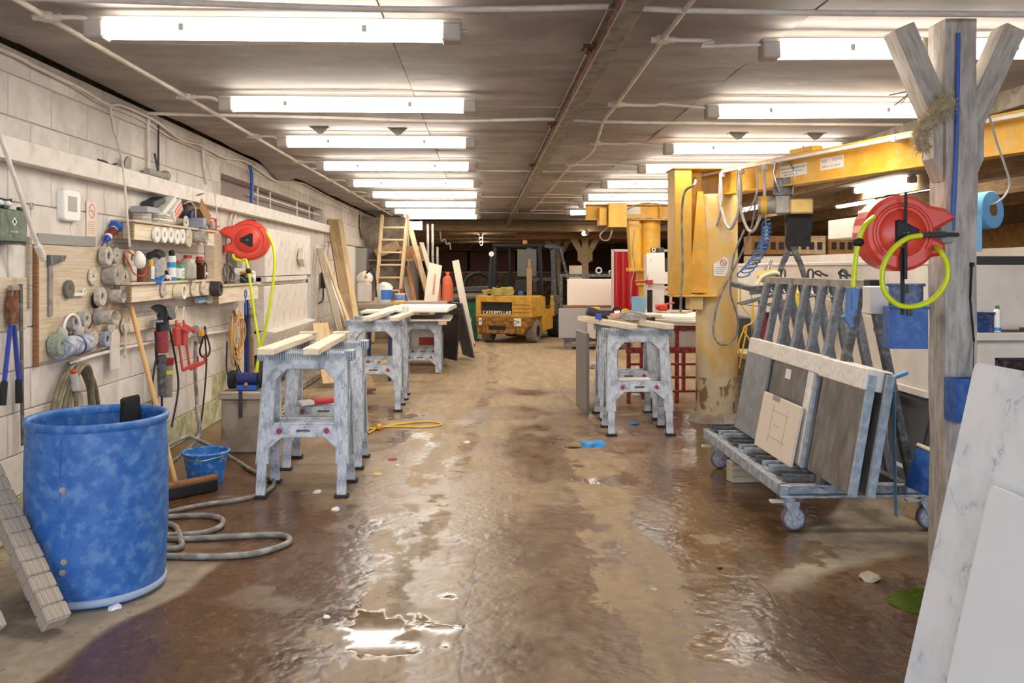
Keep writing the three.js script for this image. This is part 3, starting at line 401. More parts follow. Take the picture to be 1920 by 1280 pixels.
roller('tape_roll', 'fat roll of black tape with a red core under the lower shelf', 'tape', 397, 541, 0.064, 0.08, plain(0x3a3536, 0.6), 0.155, 0.03, undefined, plain(0xb5505a, 0.6));
// goods on the upper shelf
{ const Y = 1.775, at = (px, off) => onWall(px, 430, WX + off).z;
  const pack = (name, label, cat, px, off, w, h, d, m, y = Y, rx = 0, ry = 0, rz = 0) => { const o = single(name, label, cat, cbox(d, h, w, 0.006), m, [WX + off, y, at(px, off)]); o.rotation.set(rx, ry, rz); return o; };
  for (let k = 0; k < 5; k++) { const o = single('abrasive_pad', 'grey abrasive pads stacked at the left end of the upper shelf', 'pad', mv(cyl(0.062, 0.062, 0.012, 20), 0, 0.006 + k * 0.0122, 0), D[k % 4], [WX + 0.09, Y, at(266, 0.09)], 0, 'pads on the upper shelf'); }
  pack('sander_case', 'flat grey blue box on top of the stacked pads', 'box', 272, 0.1, 0.22, 0.045, 0.12, plain(0x9a9a9e, 0.6), Y + 0.085);
  pack('dark_case', 'dark grey plastic case at the back of the upper shelf', 'box', 288, 0.06, 0.24, 0.05, 0.09, M.darkGrey, Y + 0.16, 0.25);
  for (let k = 0; k < 4; k++) pack('sanding_sheets', 'packs of white sanding sheets in the middle of the upper shelf', 'sheets', 296 + k, 0.1, 0.26, 0.018, 0.13, k % 2 ? M.paper : D[0], Y + 0.01 + k * 0.0185, 0, 0.1 * k - 0.1).userData.group = 'sheet packs on the upper shelf';
  pack('paper_pack', 'white paper pack tilted over the sanding sheets', 'pack', 308, 0.1, 0.3, 0.04, 0.09, M.paper, Y + 0.14, 0.5);
  { const o = thing('striped_box', 'orange red and white striped packet leaning on the upper shelf', 'packet', [WX + 0.14, Y + 0.115, at(328, 0.14)]); o.rotation.set(0.55, 0, 0); part(o, 'carton', cbox(0.05, 0.1, 0.2, 0.003), M.paper); for (let k = 0; k < 3; k++) part(o, 'stripe', bb(0.0255, -0.045 + k * 0.03, 0.08, 0.0265, -0.025 + k * 0.03, -0.09, 0), plain(0xd0523a, 0.6)); }
  { const o = thing('respirator_mask', 'dark half mask respirator among the boxes on the upper shelf', 'respirator', [WX + 0.08, Y + 0.13, at(345, 0.08)]); part(o, 'face_piece', jitter(sph(0.07, 0.9, 0.8, 1, 16), 0.012, 18), M.darkGrey); part(o, 'strap', tube([[0.02, 0.06, 0.06], [0.05, 0.08, 0], [0.06, 0.04, -0.09], [0.06, -0.04, -0.1]], 0.006), M.plasticGrey); part(o, 'filter', mv(cyl(0.032, 0.032, 0.03, 16), 0.06, -0.02, 0.02, 0, 0, 1.4), M.navy); }
  disc('cream worn disc leaning against the packs on the upper shelf', 347, 417, 0.055, 0.012, D[2], 0.15, 0.01);
  { const o = thing('cardboard_box', 'open brown cardboard box at the back of the upper shelf', 'box', [WX + 0.08, Y + 0.15, at(372, 0.08)]); o.rotation.set(-0.5, 0, 0); part(o, 'carton', [bb(-0.06, -0.06, 0.14, 0.06, -0.055, -0.14), bb(-0.06, -0.06, 0.14, -0.055, 0.06, -0.14), bb(0.055, -0.06, 0.14, 0.06, 0.05, -0.14), bb(-0.06, -0.06, -0.135, 0.06, 0.06, -0.14)], M.card); part(o, 'flap', [mv(cbox(0.1, 0.004, 0.14, 0.001), 0.0, 0.1, 0.12, 0.7, 0, 0)], M.card); }
  pack('blue_grey_box', 'open blue grey box sitting on the shelf edge', 'box', 370, 0.13, 0.2, 0.08, 0.12, plain(0x8a93a5, 0.6), Y + 0.05, 0.08, 0.2);
  pack('carton', 'small grey printed carton in front of the blue grey box', 'box', 381, 0.15, 0.12, 0.045, 0.06, D[3], Y + 0.03, 0.15, 0.3);
  { const o = thing('red_clamp', 'small red framed clamp at the right end of the upper shelf', 'clamp', [WX + 0.13, Y + 0.002, at(397, 0.13)]); part(o, 'frame', [bb(-0.01, 0, 0.14, 0.01, 0.014, -0.1), bb(-0.01, 0.07, 0.13, 0.01, 0.084, -0.1), bb(-0.01, 0.1, 0.1, 0.01, 0.112, -0.08), bb(-0.01, 0, -0.1, 0.01, 0.11, -0.115)], plain(0xb2392f, 0.5)); part(o, 'roller', mv(cyl(0.03, 0.03, 0.06, 14), 0, 0.045, 0, 0, 0, 0), D[3]); part(o, 'screw', rod(V(0, 0.04, -0.1), V(0, 0.045, -0.22), 0.006), M.steelDusty); }
}
// goods on the lower shelf
{ const Y = 1.352, at = (px, off) => onWall(px, 520, WX + off).z;
  const bot = (name, label, cat, px, off, prof, m, extra = []) => { const o = thing(name, label, cat, [WX + off, Y, at(px, off)]); part(o, 'body', lathe(prof, 18), m); for (const [n, p, mm] of extra) part(o, n, Array.isArray(p) ? lathe(p, 16) : p, mm); return o; };
  bot('paint_tin', 'rusty brown paint tin under the dust mask', 'tin', 270, 0.12, [[0, 0], [0.046, 0], [0.048, 0.004], [0.046, 0.008], [0.046, 0.11], [0.049, 0.114], [0.042, 0.114], [0.04, 0.1], [0, 0.1]], worn({ a: 0x7d5638, b: 0xa98b62, size: 0.1, n: 128, rough: 0.5, c: 0x5a2c22 }));
  bot('sealant_tube', 'white tube with a yellow cap beside the brown tin', 'tube', 283, 0.11, [[0, 0], [0.024, 0], [0.024, 0.11], [0, 0.11]], M.bottle, [['cap', [[0, 0.11], [0.017, 0.11], [0.014, 0.16], [0, 0.16]], plain(0xd9b92a, 0.5)]]);
  bot('storage_jar', 'tall clear jar stuffed with dark wire wool', 'jar', 294, 0.08, [[0, 0], [0.05, 0], [0.055, 0.01], [0.055, 0.16], [0.045, 0.18], [0, 0.18]], worn({ a: 0xb4aeaa, b: 0x8a8481, c: 0x5c5654, th: 0.55, size: 0.12, n: 128, rough: 0.35 }), [['stuffing', jitter(sph(0.055, 1.3, 0.6, 1.3), 0.02, 30).translate(0, 0.2, 0), M.darkGrey]]);
  bot('black_box_lid', 'black rounded lid standing behind the spray can', 'lid', 309, 0.07, [[0, 0], [0.06, 0], [0.055, 0.04], [0.03, 0.075], [0, 0.08]], M.black);
  bot('spray_can', 'tall white spray can with a blue band and black cap', 'spray can', 322, 0.12, [[0, 0], [0.031, 0], [0.032, 0.01], [0.032, 0.17], [0.026, 0.19], [0, 0.19]], M.bottle, [['band', [[0.0325, 0.1], [0.033, 0.102], [0.033, 0.14], [0.0325, 0.142]], plain(0x2f9ad0, 0.4)], ['cap', [[0, 0.19], [0.022, 0.19], [0.022, 0.225], [0.01, 0.235], [0, 0.235]], M.black], ['base_ring', [[0.0325, 0], [0.033, 0.004], [0.033, 0.025], [0.0325, 0.027]], plain(0x2f7fc0, 0.4)]]);
  { const o = thing('square_bottle', 'white square bottle with green bands and a small red cap', 'bottle', [WX + 0.13, Y, at(335, 0.13)]); part(o, 'body', bb(-0.035, 0, 0.045, 0.035, 0.12, -0.045, 0.012), M.bottle); part(o, 'label_band', [bb(-0.036, 0.09, 0.046, 0.036, 0.122, -0.046, 0.012), bb(-0.036, 0.004, 0.046, 0.036, 0.022, -0.046, 0.004)], plain(0x2f9a6a, 0.5)); part(o, 'print', [bb(0.036, 0.032, 0.035, 0.0365, 0.04, -0.03, 0), bb(0.036, 0.05, 0.035, 0.0365, 0.056, -0.02, 0), bb(0.036, 0.066, 0.03, 0.0365, 0.072, -0.03, 0)], plain(0xb48a96, 0.6)); part(o, 'cap', cyl(0.016, 0.016, 0.03, 14).translate(0, 0.137, 0.02), plain(0xa83038, 0.4)); }
  { const o = thing('clear_jug', 'squat clear plastic jug with a red cap', 'jug', [WX + 0.08, Y, at(352, 0.08)]); part(o, 'body', lathe([[0, 0], [0.06, 0], [0.068, 0.01], [0.068, 0.12], [0.05, 0.165], [0.03, 0.18], [0, 0.18]], 20), new THREE.MeshPhysicalMaterial({ color: 0xc9c4b8, roughness: 0.25, transmission: 0.35, thickness: 0 })); part(o, 'cap', cyl(0.034, 0.034, 0.025, 18).translate(0, 0.19, 0), plain(0xb22a28, 0.4)); }
  { const o = thing('brown_bottle', 'square brown glass chemical bottle with a red cap and hazard label', 'bottle', [WX + 0.11, Y, at(374, 0.11)]); part(o, 'body', bb(-0.05, 0, 0.06, 0.05, 0.14, -0.06, 0.014), plain(0x3d1f10, 0.18)); part(o, 'shoulder', lathe([[0.06, 0], [0.045, 0.02], [0.03, 0.025]], 18).translate(0, 0.138, 0), plain(0x6a4a34, 0.3)); part(o, 'cap', cyl(0.03, 0.03, 0.03, 16).translate(0, 0.178, 0), plain(0xc02a2a, 0.4));
    part(o, 'label', [bb(0.0505, 0.02, 0.012, 0.0515, 0.115, 0.0, 0)], M.paper); part(o, 'hazard_mark', [mv(box(0.001, 0.02, 0.02), 0.0512, 0.05, -0.022, Math.PI / 4, 0, 0), mv(box(0.001, 0.02, 0.02), 0.0512, 0.05, -0.045, Math.PI / 4, 0, 0)], M.paper); part(o, 'side_band', bb(-0.03, 0.0, 0.061, -0.01, 0.13, 0.0605, 0), M.grey); }
  single('blue_glove', 'crumpled blue glove hanging over the lower shelf edge', 'glove', jitter(bb(-0.05, -0.012, 0.1, 0.06, 0.02, -0.1, 0.01), 0.03, 18), plain(0x2f7cc4, 0.6), [WX + 0.13, Y + 0.012, at(293, 0.13)]);
  single('marker_pens', 'dark marker lying at the front of the lower shelf', 'marker', [mv(cyl(0.01, 0.01, 0.14, 10), 0, 0.012, 0, Math.PI / 2, 0, 0.4)], M.black, [WX + 0.14, Y, at(303, 0.14)]);
  single('white_block', 'small cream block on the lower shelf beside the marker', 'block', bb(-0.025, 0, 0.05, 0.03, 0.045, -0.04, 0.01), M.cream, [WX + 0.14, Y, at(311, 0.14)]);
  single('dish', 'shallow pale dish in front of the clear jug', 'dish', lathe([[0, 0], [0.05, 0], [0.07, 0.02], [0.066, 0.02], [0.048, 0.006], [0, 0.006]], 18), D[3], [WX + 0.15, Y, at(353, 0.15)]);
  { const o = thing('strip_box', 'pale blue pack hung beneath the lower shelf', 'packet', W(378, 562, 0.1)); part(o, 'pack', bb(-0.02, -0.025, 0.12, 0.02, 0.025, -0.1, 0.005), plain(0x9fb4c6, 0.6)); part(o, 'band', bb(0.0205, -0.0, 0.12, 0.0215, 0.02, -0.1, 0), plain(0x4d8cb8, 0.6)); }
}
// goods on the small shelf
{ const Y = 1.3, at = (px, off) => onWall(px, 530, WX + off).z; const c = [];
  for (let k = 0; k < 60; k++) { const a = k * 0.62, r = 0.085 + 0.015 * Math.sin(k * 1.7); c.push([0.02 + 0.012 * Math.sin(k * 0.9) + k * 0.0011, 0.1 + r * Math.sin(a), r * 1.35 * Math.cos(a)]); }
  single('coiled_cable', 'grey coil of cable heaped on the small shelf', 'cable', tube(c, 0.008, 6, 320), M.hoseGrey, [WX + 0.06, Y, at(424, 0.1)]);
  single('grey_sander', 'grey power tool body beside the cable coil', 'power tool', [mv(jitter(sph(0.06, 0.8, 0.8, 1.6), 0.01, 15), 0, 0.05, 0), bb(-0.03, 0, 0.08, 0.03, 0.03, -0.1, 0.008)], D[1], [WX + 0.1, Y, at(440, 0.1)]);
  single('black_grinder', 'black small tool lying between the grey ones on the small shelf', 'power tool', [mv(cyl(0.025, 0.03, 0.16, 12), 0, 0.04, 0, 1.2, 0, 0.3), mv(cyl(0.03, 0.03, 0.03, 14), 0.01, 0.07, -0.07)], M.black, [WX + 0.13, Y, at(450, 0.13)]);
  { const o = thing('glue_pot', 'white pot with a rounded lid on the small shelf', 'pot', [WX + 0.1, Y, at(470, 0.1)]); part(o, 'body', lathe([[0, 0], [0.05, 0], [0.052, 0.09], [0, 0.09]], 16), M.bottle); part(o, 'lid', sph(0.054, 1, 0.6, 1).translate(0, 0.095, 0), M.paper); }
  { const o = thing('yellow_tape_measure', 'yellow and blue box stacked on the small shelf', 'box', [WX + 0.13, Y, at(463, 0.13)]); part(o, 'lower', bb(-0.05, 0, 0.07, 0.05, 0.05, -0.07, 0.006), M.navy); part(o, 'upper', bb(-0.045, 0.051, 0.05, 0.045, 0.09, -0.06, 0.006), plain(0xc9cbd6, 0.5)); part(o, 'strip', bb(-0.05, 0.091, 0.09, 0.05, 0.115, -0.04, 0.006), plain(0xd8a52a, 0.5)); }
  single('switch_box', 'grey switch box with a red and yellow knob behind the reel hose', 'switch box', [bb(0.01, -0.08, 0.09, 0.11, 0.09, -0.1, 0.005)], M.grey, [WX, 1.53, at(440, 0.06)]);
  single('isolator_knob', 'red knob on a yellow plate on the grey switch box', 'knob', [bb(0.11, -0.04, 0.03, 0.114, 0.03, -0.03, 0)], plain(0xd0a030, 0.5), [WX, 1.53, at(440, 0.06)]);
  for (const px of [431, 438]) single('wall_conduit', 'short white pipe running up the wall behind the red reel', 'pipe', tube([W(px, 465, 0.03), W(px - 1, 420, 0.03), W(px + 4, 400, 0.03)], 0.012, 8, 14), M.conduit).userData.group = 'pipes behind the reel';
}
// white pipe along the wall
single('wall_pipe', 'thin white pipe running along the wall below the tool board', 'pipe', [tube([W(128, 682, 0.04), W(200, 660, 0.04), W(300, 640, 0.04), W(430, 619, 0.04), W(478, 608, 0.04)], 0.013, 10, 30)], M.conduit);
single('wall_batten', 'pale timber batten screwed to the wall behind the drills', 'batten', bb(0.01, 1.0, W(238, 600).z, 0.05, 1.1, W(345, 600).z, 0.004), M.pinePale, [WX, 0, 0]);
// bolt cutters and bars
{ const P = (px, py) => W(px, py, 0.05), o = thing('bolt_cutters', 'long bolt cutters with blue arms and black grips on the wall', 'bolt cutters'); const bl = plain(0x2b3f96, 0.5);
  for (const [a, b, c] of [[[20, 608], [8, 715], [4, 760]], [[26, 608], [35, 712], [36, 755]]]) { part(o, 'arm', bar(P(...a), P(...b), 0.022, 0.016, 0.004), bl); part(o, 'grip', rod(P(...b), P(...c), 0.017, 12, 0.019), M.black); }
  part(o, 'head', [mv(extr([[-0.03, -0.09], [0.03, -0.09], [0.045, 0.0], [0.03, 0.075], [0.012, 0.09], [0.0, 0.04], [-0.012, 0.09], [-0.03, 0.075], [-0.045, 0.0]], 0.018, 0.003), P(24, 575).x - 0.01, P(24, 575).y, P(24, 575).z, 0, Math.PI / 2, 0)], M.rust); part(o, 'hinge', [bar(P(19, 540), P(33, 540), 0.03, 0.03, 0.005), bar(P(18, 606), P(28, 606), 0.02, 0.02)], M.steelDusty); }
{ const a = W(39, 532, 0.03), b = W(39, 890, 0.03); single('flat_bar', 'long dark steel bar standing beside the bolt cutters', 'steel bar', bar(a, V(a.x + 0.01, 0.5, a.z), 0.008, 0.026, 0.001), M.galvDark); }
single('wall_panel', 'pale board behind the bolt cutters', 'board', bb(0.006, 1.12, -4.2, 0.02, 1.4, W(54, 540).z, 0.002), M.ply, [WX, 0, 0]);
single('wooden_upright', 'dark brown wooden strip beside the tool board', 'strip', bb(0.006, 1.23, W(56, 500).z, 0.03, 1.62, W(61, 500).z, 0.002), M.timberGrey, [WX, 0, 0]);
// olive hose on its peg
{ const o = thing('hanging_hose', 'thick olive hose looped over a peg on the wall', 'hose', [0, 0, 0]); const c = W(140, 684, 0.06);
  const loop = (dz, dy, off, s) => part(o, 'loop', tube(Array.from({ length: 16 }, (_, i) => { const a = 6.283 * i / 16; return [c.x + off + 0.015 * Math.sin(a * 2 + s), c.y - dy + dy * Math.cos(a), c.z + dz * Math.sin(a) * (1 - 0.15 * Math.cos(a))]; }), 0.014, 8, 60, true), M.hoseOlive);
  loop(0.26, 0.32, 0, 0); loop(0.2, 0.36, 0.025, 1); loop(0.15, 0.28, 0.05, 2); loop(0.3, 0.4, 0.01, 3);
  const t = W(138, 700, 0.12); part(o, 'coupling', [rod(V(t.x, t.y, t.z), V(t.x, t.y - 0.06, t.z - 0.02), 0.022, 12), rod(V(t.x, t.y - 0.06, t.z - 0.02), V(t.x, t.y - 0.1, t.z - 0.025), 0.026, 12)], M.plasticGrey); part(o, 'valve_knob', sph(0.02, 1, 0.7, 1).translate(t.x, t.y + 0.012, t.z), plain(0xc8352b, 0.4)); part(o, 'tail', tube([V(t.x, t.y - 0.1, t.z - 0.025), V(t.x, t.y - 0.25, t.z - 0.03), V(t.x - 0.03, t.y - 0.55, t.z)], 0.014, 8, 20), M.hoseOlive); }
// broom handle
single('wooden_pole', 'long wooden handle leaning against the wall behind the blue drum', 'pole', rod(W(240, 553, 0.06), V(-1.99, 0.03, -5.62), 0.016, 12), M.tan);
// power tools and clamps
{ const o = thing('angle_grinder', 'dirty red and black angle grinder hanging by its cable', 'power tool', W(305, 640, 0.12)); const gr = M.hoseGrey;
  part(o, 'motor', rot(cyl(0.045, 0.05, 0.16, 16), 0.1, 0, 0).translate(0, 0.0, 0.02), worn({ a: 0x9c3d40, b: 0x7e3236, c: 0x6c6a6c, th: 0.5, size: 0.1, n: 128, rough: 0.6 })); part(o, 'head', [mv(cyl(0.05, 0.045, 0.09, 16), 0, 0.12, 0.0, 0.2, 0, 0), mv(cyl(0.032, 0.06, 0.1, 16), 0.03, 0.2, 0.03, 0.3, 0, -1.1)], M.darkGrey); part(o, 'handle', rot(cyl(0.028, 0.036, 0.3, 14), 0.06, 0, 0).translate(0, -0.25, 0.02), M.galvDark); part(o, 'guard', mv(lathe([[0.02, 0], [0.075, 0], [0.075, 0.03], [0.072, 0.03], [0.072, 0.004], [0.02, 0.004]], 16, 4), 0, 0.2, 0.08, 1.2, 0, 0), M.darkGrey); part(o, 'base_plate', bb(-0.04, -0.03, 0.16, 0.05, -0.015, 0.06, 0.003).translate(0, 0.18, 0), M.galv); }
{ const o = thing('core_drill', 'clear bodied grey drill hanging below the red grinder', 'power tool', W(314, 712, 0.1)); part(o, 'body', rot(cyl(0.034, 0.04, 0.26, 14), 0, 0, 0), worn({ a: 0x8c847e, b: 0x7a7571, c: 0xa23c3c, th: 0.62, size: 0.12, n: 128, rough: 0.5 })); part(o, 'band', cyl(0.041, 0.041, 0.03, 14).translate(0, 0.06, 0), plain(0xc9c03a, 0.5)); part(o, 'collar', cyl(0.044, 0.05, 0.05, 14).translate(0, 0.14, 0), M.redDark); }
[[[300, 640], [288, 700], [286, 750], [297, 782]], [[318, 615], [330, 680], [334, 730], [322, 800]], [[296, 600], [292, 660], [302, 720], [304, 780]]].forEach(pts => single('tool_cable', 'black power cable dangling from the hung grinders', 'cable', tube(pts.map(p => W(...p, 0.1)), 0.008, 6, 40), M.black).userData.group = 'cables of the hung grinders');
for (const [px, l, s] of [[330, 'red sash clamp hanging on the batten beside the grinder', 0], [344, 'second red clamp with a hooked end, next to the yellow plug', 1]]) {
  const o = thing('red_bar_clamp', l, 'clamp', W(px, 600, 0.09)); const rd = plain(0xb8423c, 0.5); part(o, 'wire_hook', tube([[0, 0.02, 0.02], [0, 0.09, 0.01], [0, 0.1, -0.02], [0, 0.02, -0.04]], 0.006), M.paper); part(o, 'bar', bar(V(0, 0, 0), V(0.03, -0.4, -0.06), 0.012, 0.03, 0.003), rd); part(o, 'jaw', [bar(V(0.03, -0.4, -0.06), V(0.1, -0.36, -0.22), 0.016, 0.03), bar(V(0.1, -0.36, -0.22), V(0.1, -0.3, -0.2), 0.014, 0.02)], rd); part(o, 'jaw', bar(V(0.0, -0.04, 0), V(0.05, -0.1, -0.14), 0.016, 0.03), rd); part(o, 'pad', bb(-0.02, -0.2, 0.04, 0.02, -0.06, -0.06, 0.006), rd); }
{ const o = thing('hung_drill', 'dusty grey drill with a small yellow plug hung on the wall pipe', 'power tool', W(374, 620, 0.1)); part(o, 'body', [mv(cyl(0.035, 0.04, 0.14, 14), 0, 0, 0, 1.4, 0, 0.2), mv(cyl(0.02, 0.03, 0.1, 12), 0.01, -0.06, 0, 0.2, 0, 0)], D[1]); part(o, 'plug', bb(0.02, -0.04, 0.1, 0.06, 0.01, 0.05, 0.006), plain(0xe09a2c, 0.5)); part(o, 'cable_loop', tube(Array.from({ length: 12 }, (_, i) => { const a = 6.283 * i / 12; return [0.03 + 0.02 * Math.sin(2 * a), -0.1 + 0.13 * Math.cos(a), 0.09 * Math.sin(a) - 0.05]; }), 0.008, 6, 50, true), M.black); }
single('wash_hose', 'grey hose hanging from the wall pipe and looping into the blue bucket', 'hose', tube([W(367, 640, 0.06), W(366, 700, 0.08), W(370, 760, 0.1), V(-2.1, 0.42, -6.35), V(-2.05, 0.22, -6.2), V(-2.22, 0.03, -5.9), V(-2.0, 0.02, -5.45)], 0.016, 8, 60), M.hoseGrey);
single('black_wall_cable', 'black cable hanging straight down beside the grey wash hose', 'cable', tube([W(384, 625, 0.05), W(387, 680, 0.06), W(383, 740, 0.06), W(374, 820, 0.06)], 0.008, 6, 30), M.black);
// cable coils beside the reel
{ const c = W(443, 592, 0.12), o = thing('extension_cable', 'tan extension cable bundled on a hook below the small shelf', 'cable', [c.x, c.y, c.z]);
  for (let k = 0; k < 7; k++) { const h = 0.2 + 0.03 * (k % 3), w = 0.1 + 0.03 * (k % 4); part(o, 'loop', tube(Array.from({ length: 14 }, (_, i) => { const a = 6.283 * i / 14; return [0.01 * k - 0.03 + 0.012 * Math.sin(a * 3 + k), 0.05 - h + h * Math.cos(a), w * Math.sin(a) * (1 - 0.3 * Math.cos(a)) - 0.01]; }), 0.0075, 6, 48, true), M.tan); }
  part(o, 'tie', torus(0.05, 0.012, 16, 6).rotateX(Math.PI / 2).translate(0, -0.02, 0), M.tan); part(o, 'plug', bb(-0.02, -0.22, 0.03, 0.03, -0.1, -0.02, 0.008), M.plasticGrey); part(o, 'peg_wheel', toX(cyl(0.06, 0.06, 0.012, 18)).translate(0.02, 0.05, 0.02), M.pinePale); part(o, 'tail', tube([[0.0, -0.3, 0], [0.02, -0.42, 0.02], [0.0, -0.5, -0.02], [-0.02, -0.46, 0.05]], 0.0075, 6, 24), M.tan); }
single('blue_square_post', 'blue square post standing behind the lime hose', 'post', [bb(-0.02, 0, 0.03, 0.02, 1.1, -0.03, 0.004)], M.navy, [-2.35, 0, W(463, 620, 0.15).z]);
single('timber_upright', 'tan wooden upright beside the blue post', 'post', [bb(-0.02, 0, 0.025, 0.02, 1.05, -0.025, 0.004)], M.timberOld, [-2.33, 0, W(472, 640, 0.17).z]);
single('hand_axe', 'axe head on a shaft hooked below the small shelf', 'axe', [bar(V(0, 0, 0), V(0.02, -0.25, 0.02), 0.02, 0.03), mv(extr([[-0.06, -0.02], [0.12, -0.01], [0.14, -0.04], [0.1, 0.03], [-0.06, 0.03]], 0.02, 0.002), 0, 0, 0, 0, Math.PI / 2, 0)], M.steelDusty, W(470, 585, 0.2));
single('blue_shears', 'blue handled shears hanging below the small shelf', 'shears', [mv(torus(0.035, 0.009, 16, 6), 0, 0.05, 0, 0, Math.PI / 2, 0), bar(V(0, 0.02, 0), V(0.01, -0.16, 0.01), 0.012, 0.02)], M.blue, W(460, 560, 0.2));
single('black_lead', 'thin black lead dropping behind the tan cable bundle', 'cable', tube([W(426, 640, 0.05), W(425, 690, 0.05), W(432, 720, 0.08)], 0.007, 6, 20), M.black);
single('black_lead', 'pair of dark leads slanting down to the blue grinder', 'cable', [tube([W(438, 660, 0.1), W(444, 690, 0.12), W(458, 722, 0.16)], 0.007, 6, 20), tube([W(440, 650, 0.1), W(448, 690, 0.12), W(464, 724, 0.16)], 0.007, 6, 20)], M.black);
// ================= hose reels =================
function reel(label, pos, turn, s = 1) {
  const o = thing('hose_reel', label, 'hose reel', pos, turn); o.scale.setScalar(s);
  const R = 0.165, out = [...ring(R, 26, -2.5, 2.35), [-0.2, 0.1], [-0.235, 0.075], [-0.2, 0.055], [-0.135, 0.02], [-0.135, -0.03], [-0.19, -0.06], [-0.19, -0.09]];
  part(o, 'case', mv(extr(out, 0.13, 0.018), 0, 0, -0.065), M.redReel);
  part(o, 'rim_ridge', [torus(0.148, 0.012, 40, 8, 4.6).rotateZ(-2.4).translate(0, 0, 0.076)], M.redReel); part(o, 'face_dome', mv(lathe([[0, 0.03], [0.06, 0.028], [0.1, 0.018], [0.115, 0]], 30), 0, 0, 0.083, Math.PI / 2, 0, 0), M.redReel);
  part(o, 'badge', mv(extr([[-0.055, 0.012], [-0.05, -0.012], [0.03, -0.055], [0.042, -0.05], [0.042, 0.052], [0.03, 0.056]], 0.012, 0.006), 0.0, 0, 0.108), M.black);
  part(o, 'lettering', mv(card(0.05, 0.014, 0.001), 0.005, 0, 0.1275), print(120, 34, (c, w, h) => { c.fillStyle = '#1a1a1d'; c.fillRect(0, 0, w, h); c.fillStyle = '#c9c9c9'; c.font = 'bold 26px sans-serif'; c.textAlign = 'center'; c.fillText('ZECA', w / 2, 27); }));
  part(o, 'carry_handle', tube([[-0.06, 0.155, 0], [-0.03, 0.178, 0], [0.04, 0.178, 0], [0.07, 0.15, 0]], 0.011, 8, 24), M.black);
  part(o, 'bracket', [bb(-0.26, -0.05, -0.04, -0.2, 0.06, 0.04, 0.006), bb(-0.215, 0.02, -0.03, -0.12, 0.05, 0.03, 0.006), bb(-0.215, -0.08, -0.03, -0.12, -0.055, 0.03, 0.006)], M.grey);
  for (const [x, y] of [[0.1, 0.115], [0.13, -0.07], [-0.02, -0.15]]) part(o, 'bolt', mv(cyl(0.008, 0.008, 0.006, 8), x, y, 0.084, Math.PI / 2, 0, 0), M.darkGrey); return o;
}
reel('red hose reel with a lime hose on the block wall', [-2.17, 1.705, -8.02], 0.1, 1.02);
{ const P = (px, py, z) => atZ(px, py, z), o = thing('lime_hose', 'lime yellow hose hanging in a long loop from the wall reel', 'hose');
  part(o, 'loop', tube([P(500, 435, 7.9), P(513, 465, 7.85), P(514, 510, 7.85), P(507, 565, 7.85), P(497, 620, 7.85), P(488, 655, 7.85), P(481, 690, 7.8), P(474, 722, 7.8)], 0.0125, 10, 70), M.lime);
  part(o, 'tail', tube([P(437, 477, 7.9), P(440, 485, 7.88), P(452, 489, 7.86), P(461, 487, 7.86), P(466, 510, 7.84), P(471, 545, 7.84), P(477, 590, 7.84), P(485, 645, 7.82), P(482, 700, 7.82), P(478, 722, 7.8)], 0.0125, 10, 80), M.lime);
  part(o, 'stop_ball', sph(0.026).applyMatrix4(new THREE.Matrix4().setPosition(P(466, 508, 7.84))), M.black); part(o, 'side_loop', tube([P(426, 468, 8.1), P(419, 455, 8.15), P(421, 440, 8.15), P(427, 434, 8.12)], 0.01, 8, 20), M.lime); }
// ================= white extraction cabinet against the wall =================
{ const o = thing('extraction_cabinet', 'large white panelled cabinet against the wall behind the red reel', 'cabinet', [WX, 0, 0]), z0 = -9.12, z1 = -11.5;
  part(o, 'upper_panel', [bb(0.02, 1.36, z0, 0.2, 1.875, z1, 0.006)], M.whitePaint); part(o, 'ledge', [bb(0.02, 1.26, z0, 0.16, 1.355, z1 + 0.1, 0.004), bb(0.1, 1.3, z0, 0.21, 1.352, z1 + 0.25, 0.004)], M.whitePaint);
  part(o, 'lower_panel', bb(0.02, 0.78, z0, 0.19, 1.255, z1 + 0.12, 0.006), M.whitePaint); part(o, 'catch_tray', mv(extr([[0.02, 0.72], [0.19, 0.78], [0.3, 0.76], [0.24, 0.58], [0.02, 0.5]], z0 - z1 - 0.1, 0.004), 0, 0, z1 + 0.1), M.whitePaint);
  part(o, 'end_plate', bb(0.02, 0.1, z1 - 0.01, 0.21, 1.87, z1 - 0.05, 0.004), plain(0xb9b5b2, 0.5)); part(o, 'side_cheek', bb(0.191, 0.76, z1 + 0.14, 0.2, 1.33, z1 - 0.008, 0.002), plain(0xb7b5b4, 0.5)); part(o, 'knob', mv(sph(0.012), 0.215, 1.1, z1 - 0.03), M.chrome);
  part(o, 'base', bb(0.02, 0, z0 - 0.1, 0.12, 0.49, z1, 0.004), M.darkGrey); }
{ const o = single('control_box', 'small tilted white box fixed on the cabinet front', 'control box', [cbox(0.07, 0.17, 0.2, 0.01), bb(0.036, -0.05, 0.02, 0.04, 0.05, -0.02, 0)], M.machine, [WX + 0.245, 1.58, -10.75]); o.rotation.x = -0.55; }
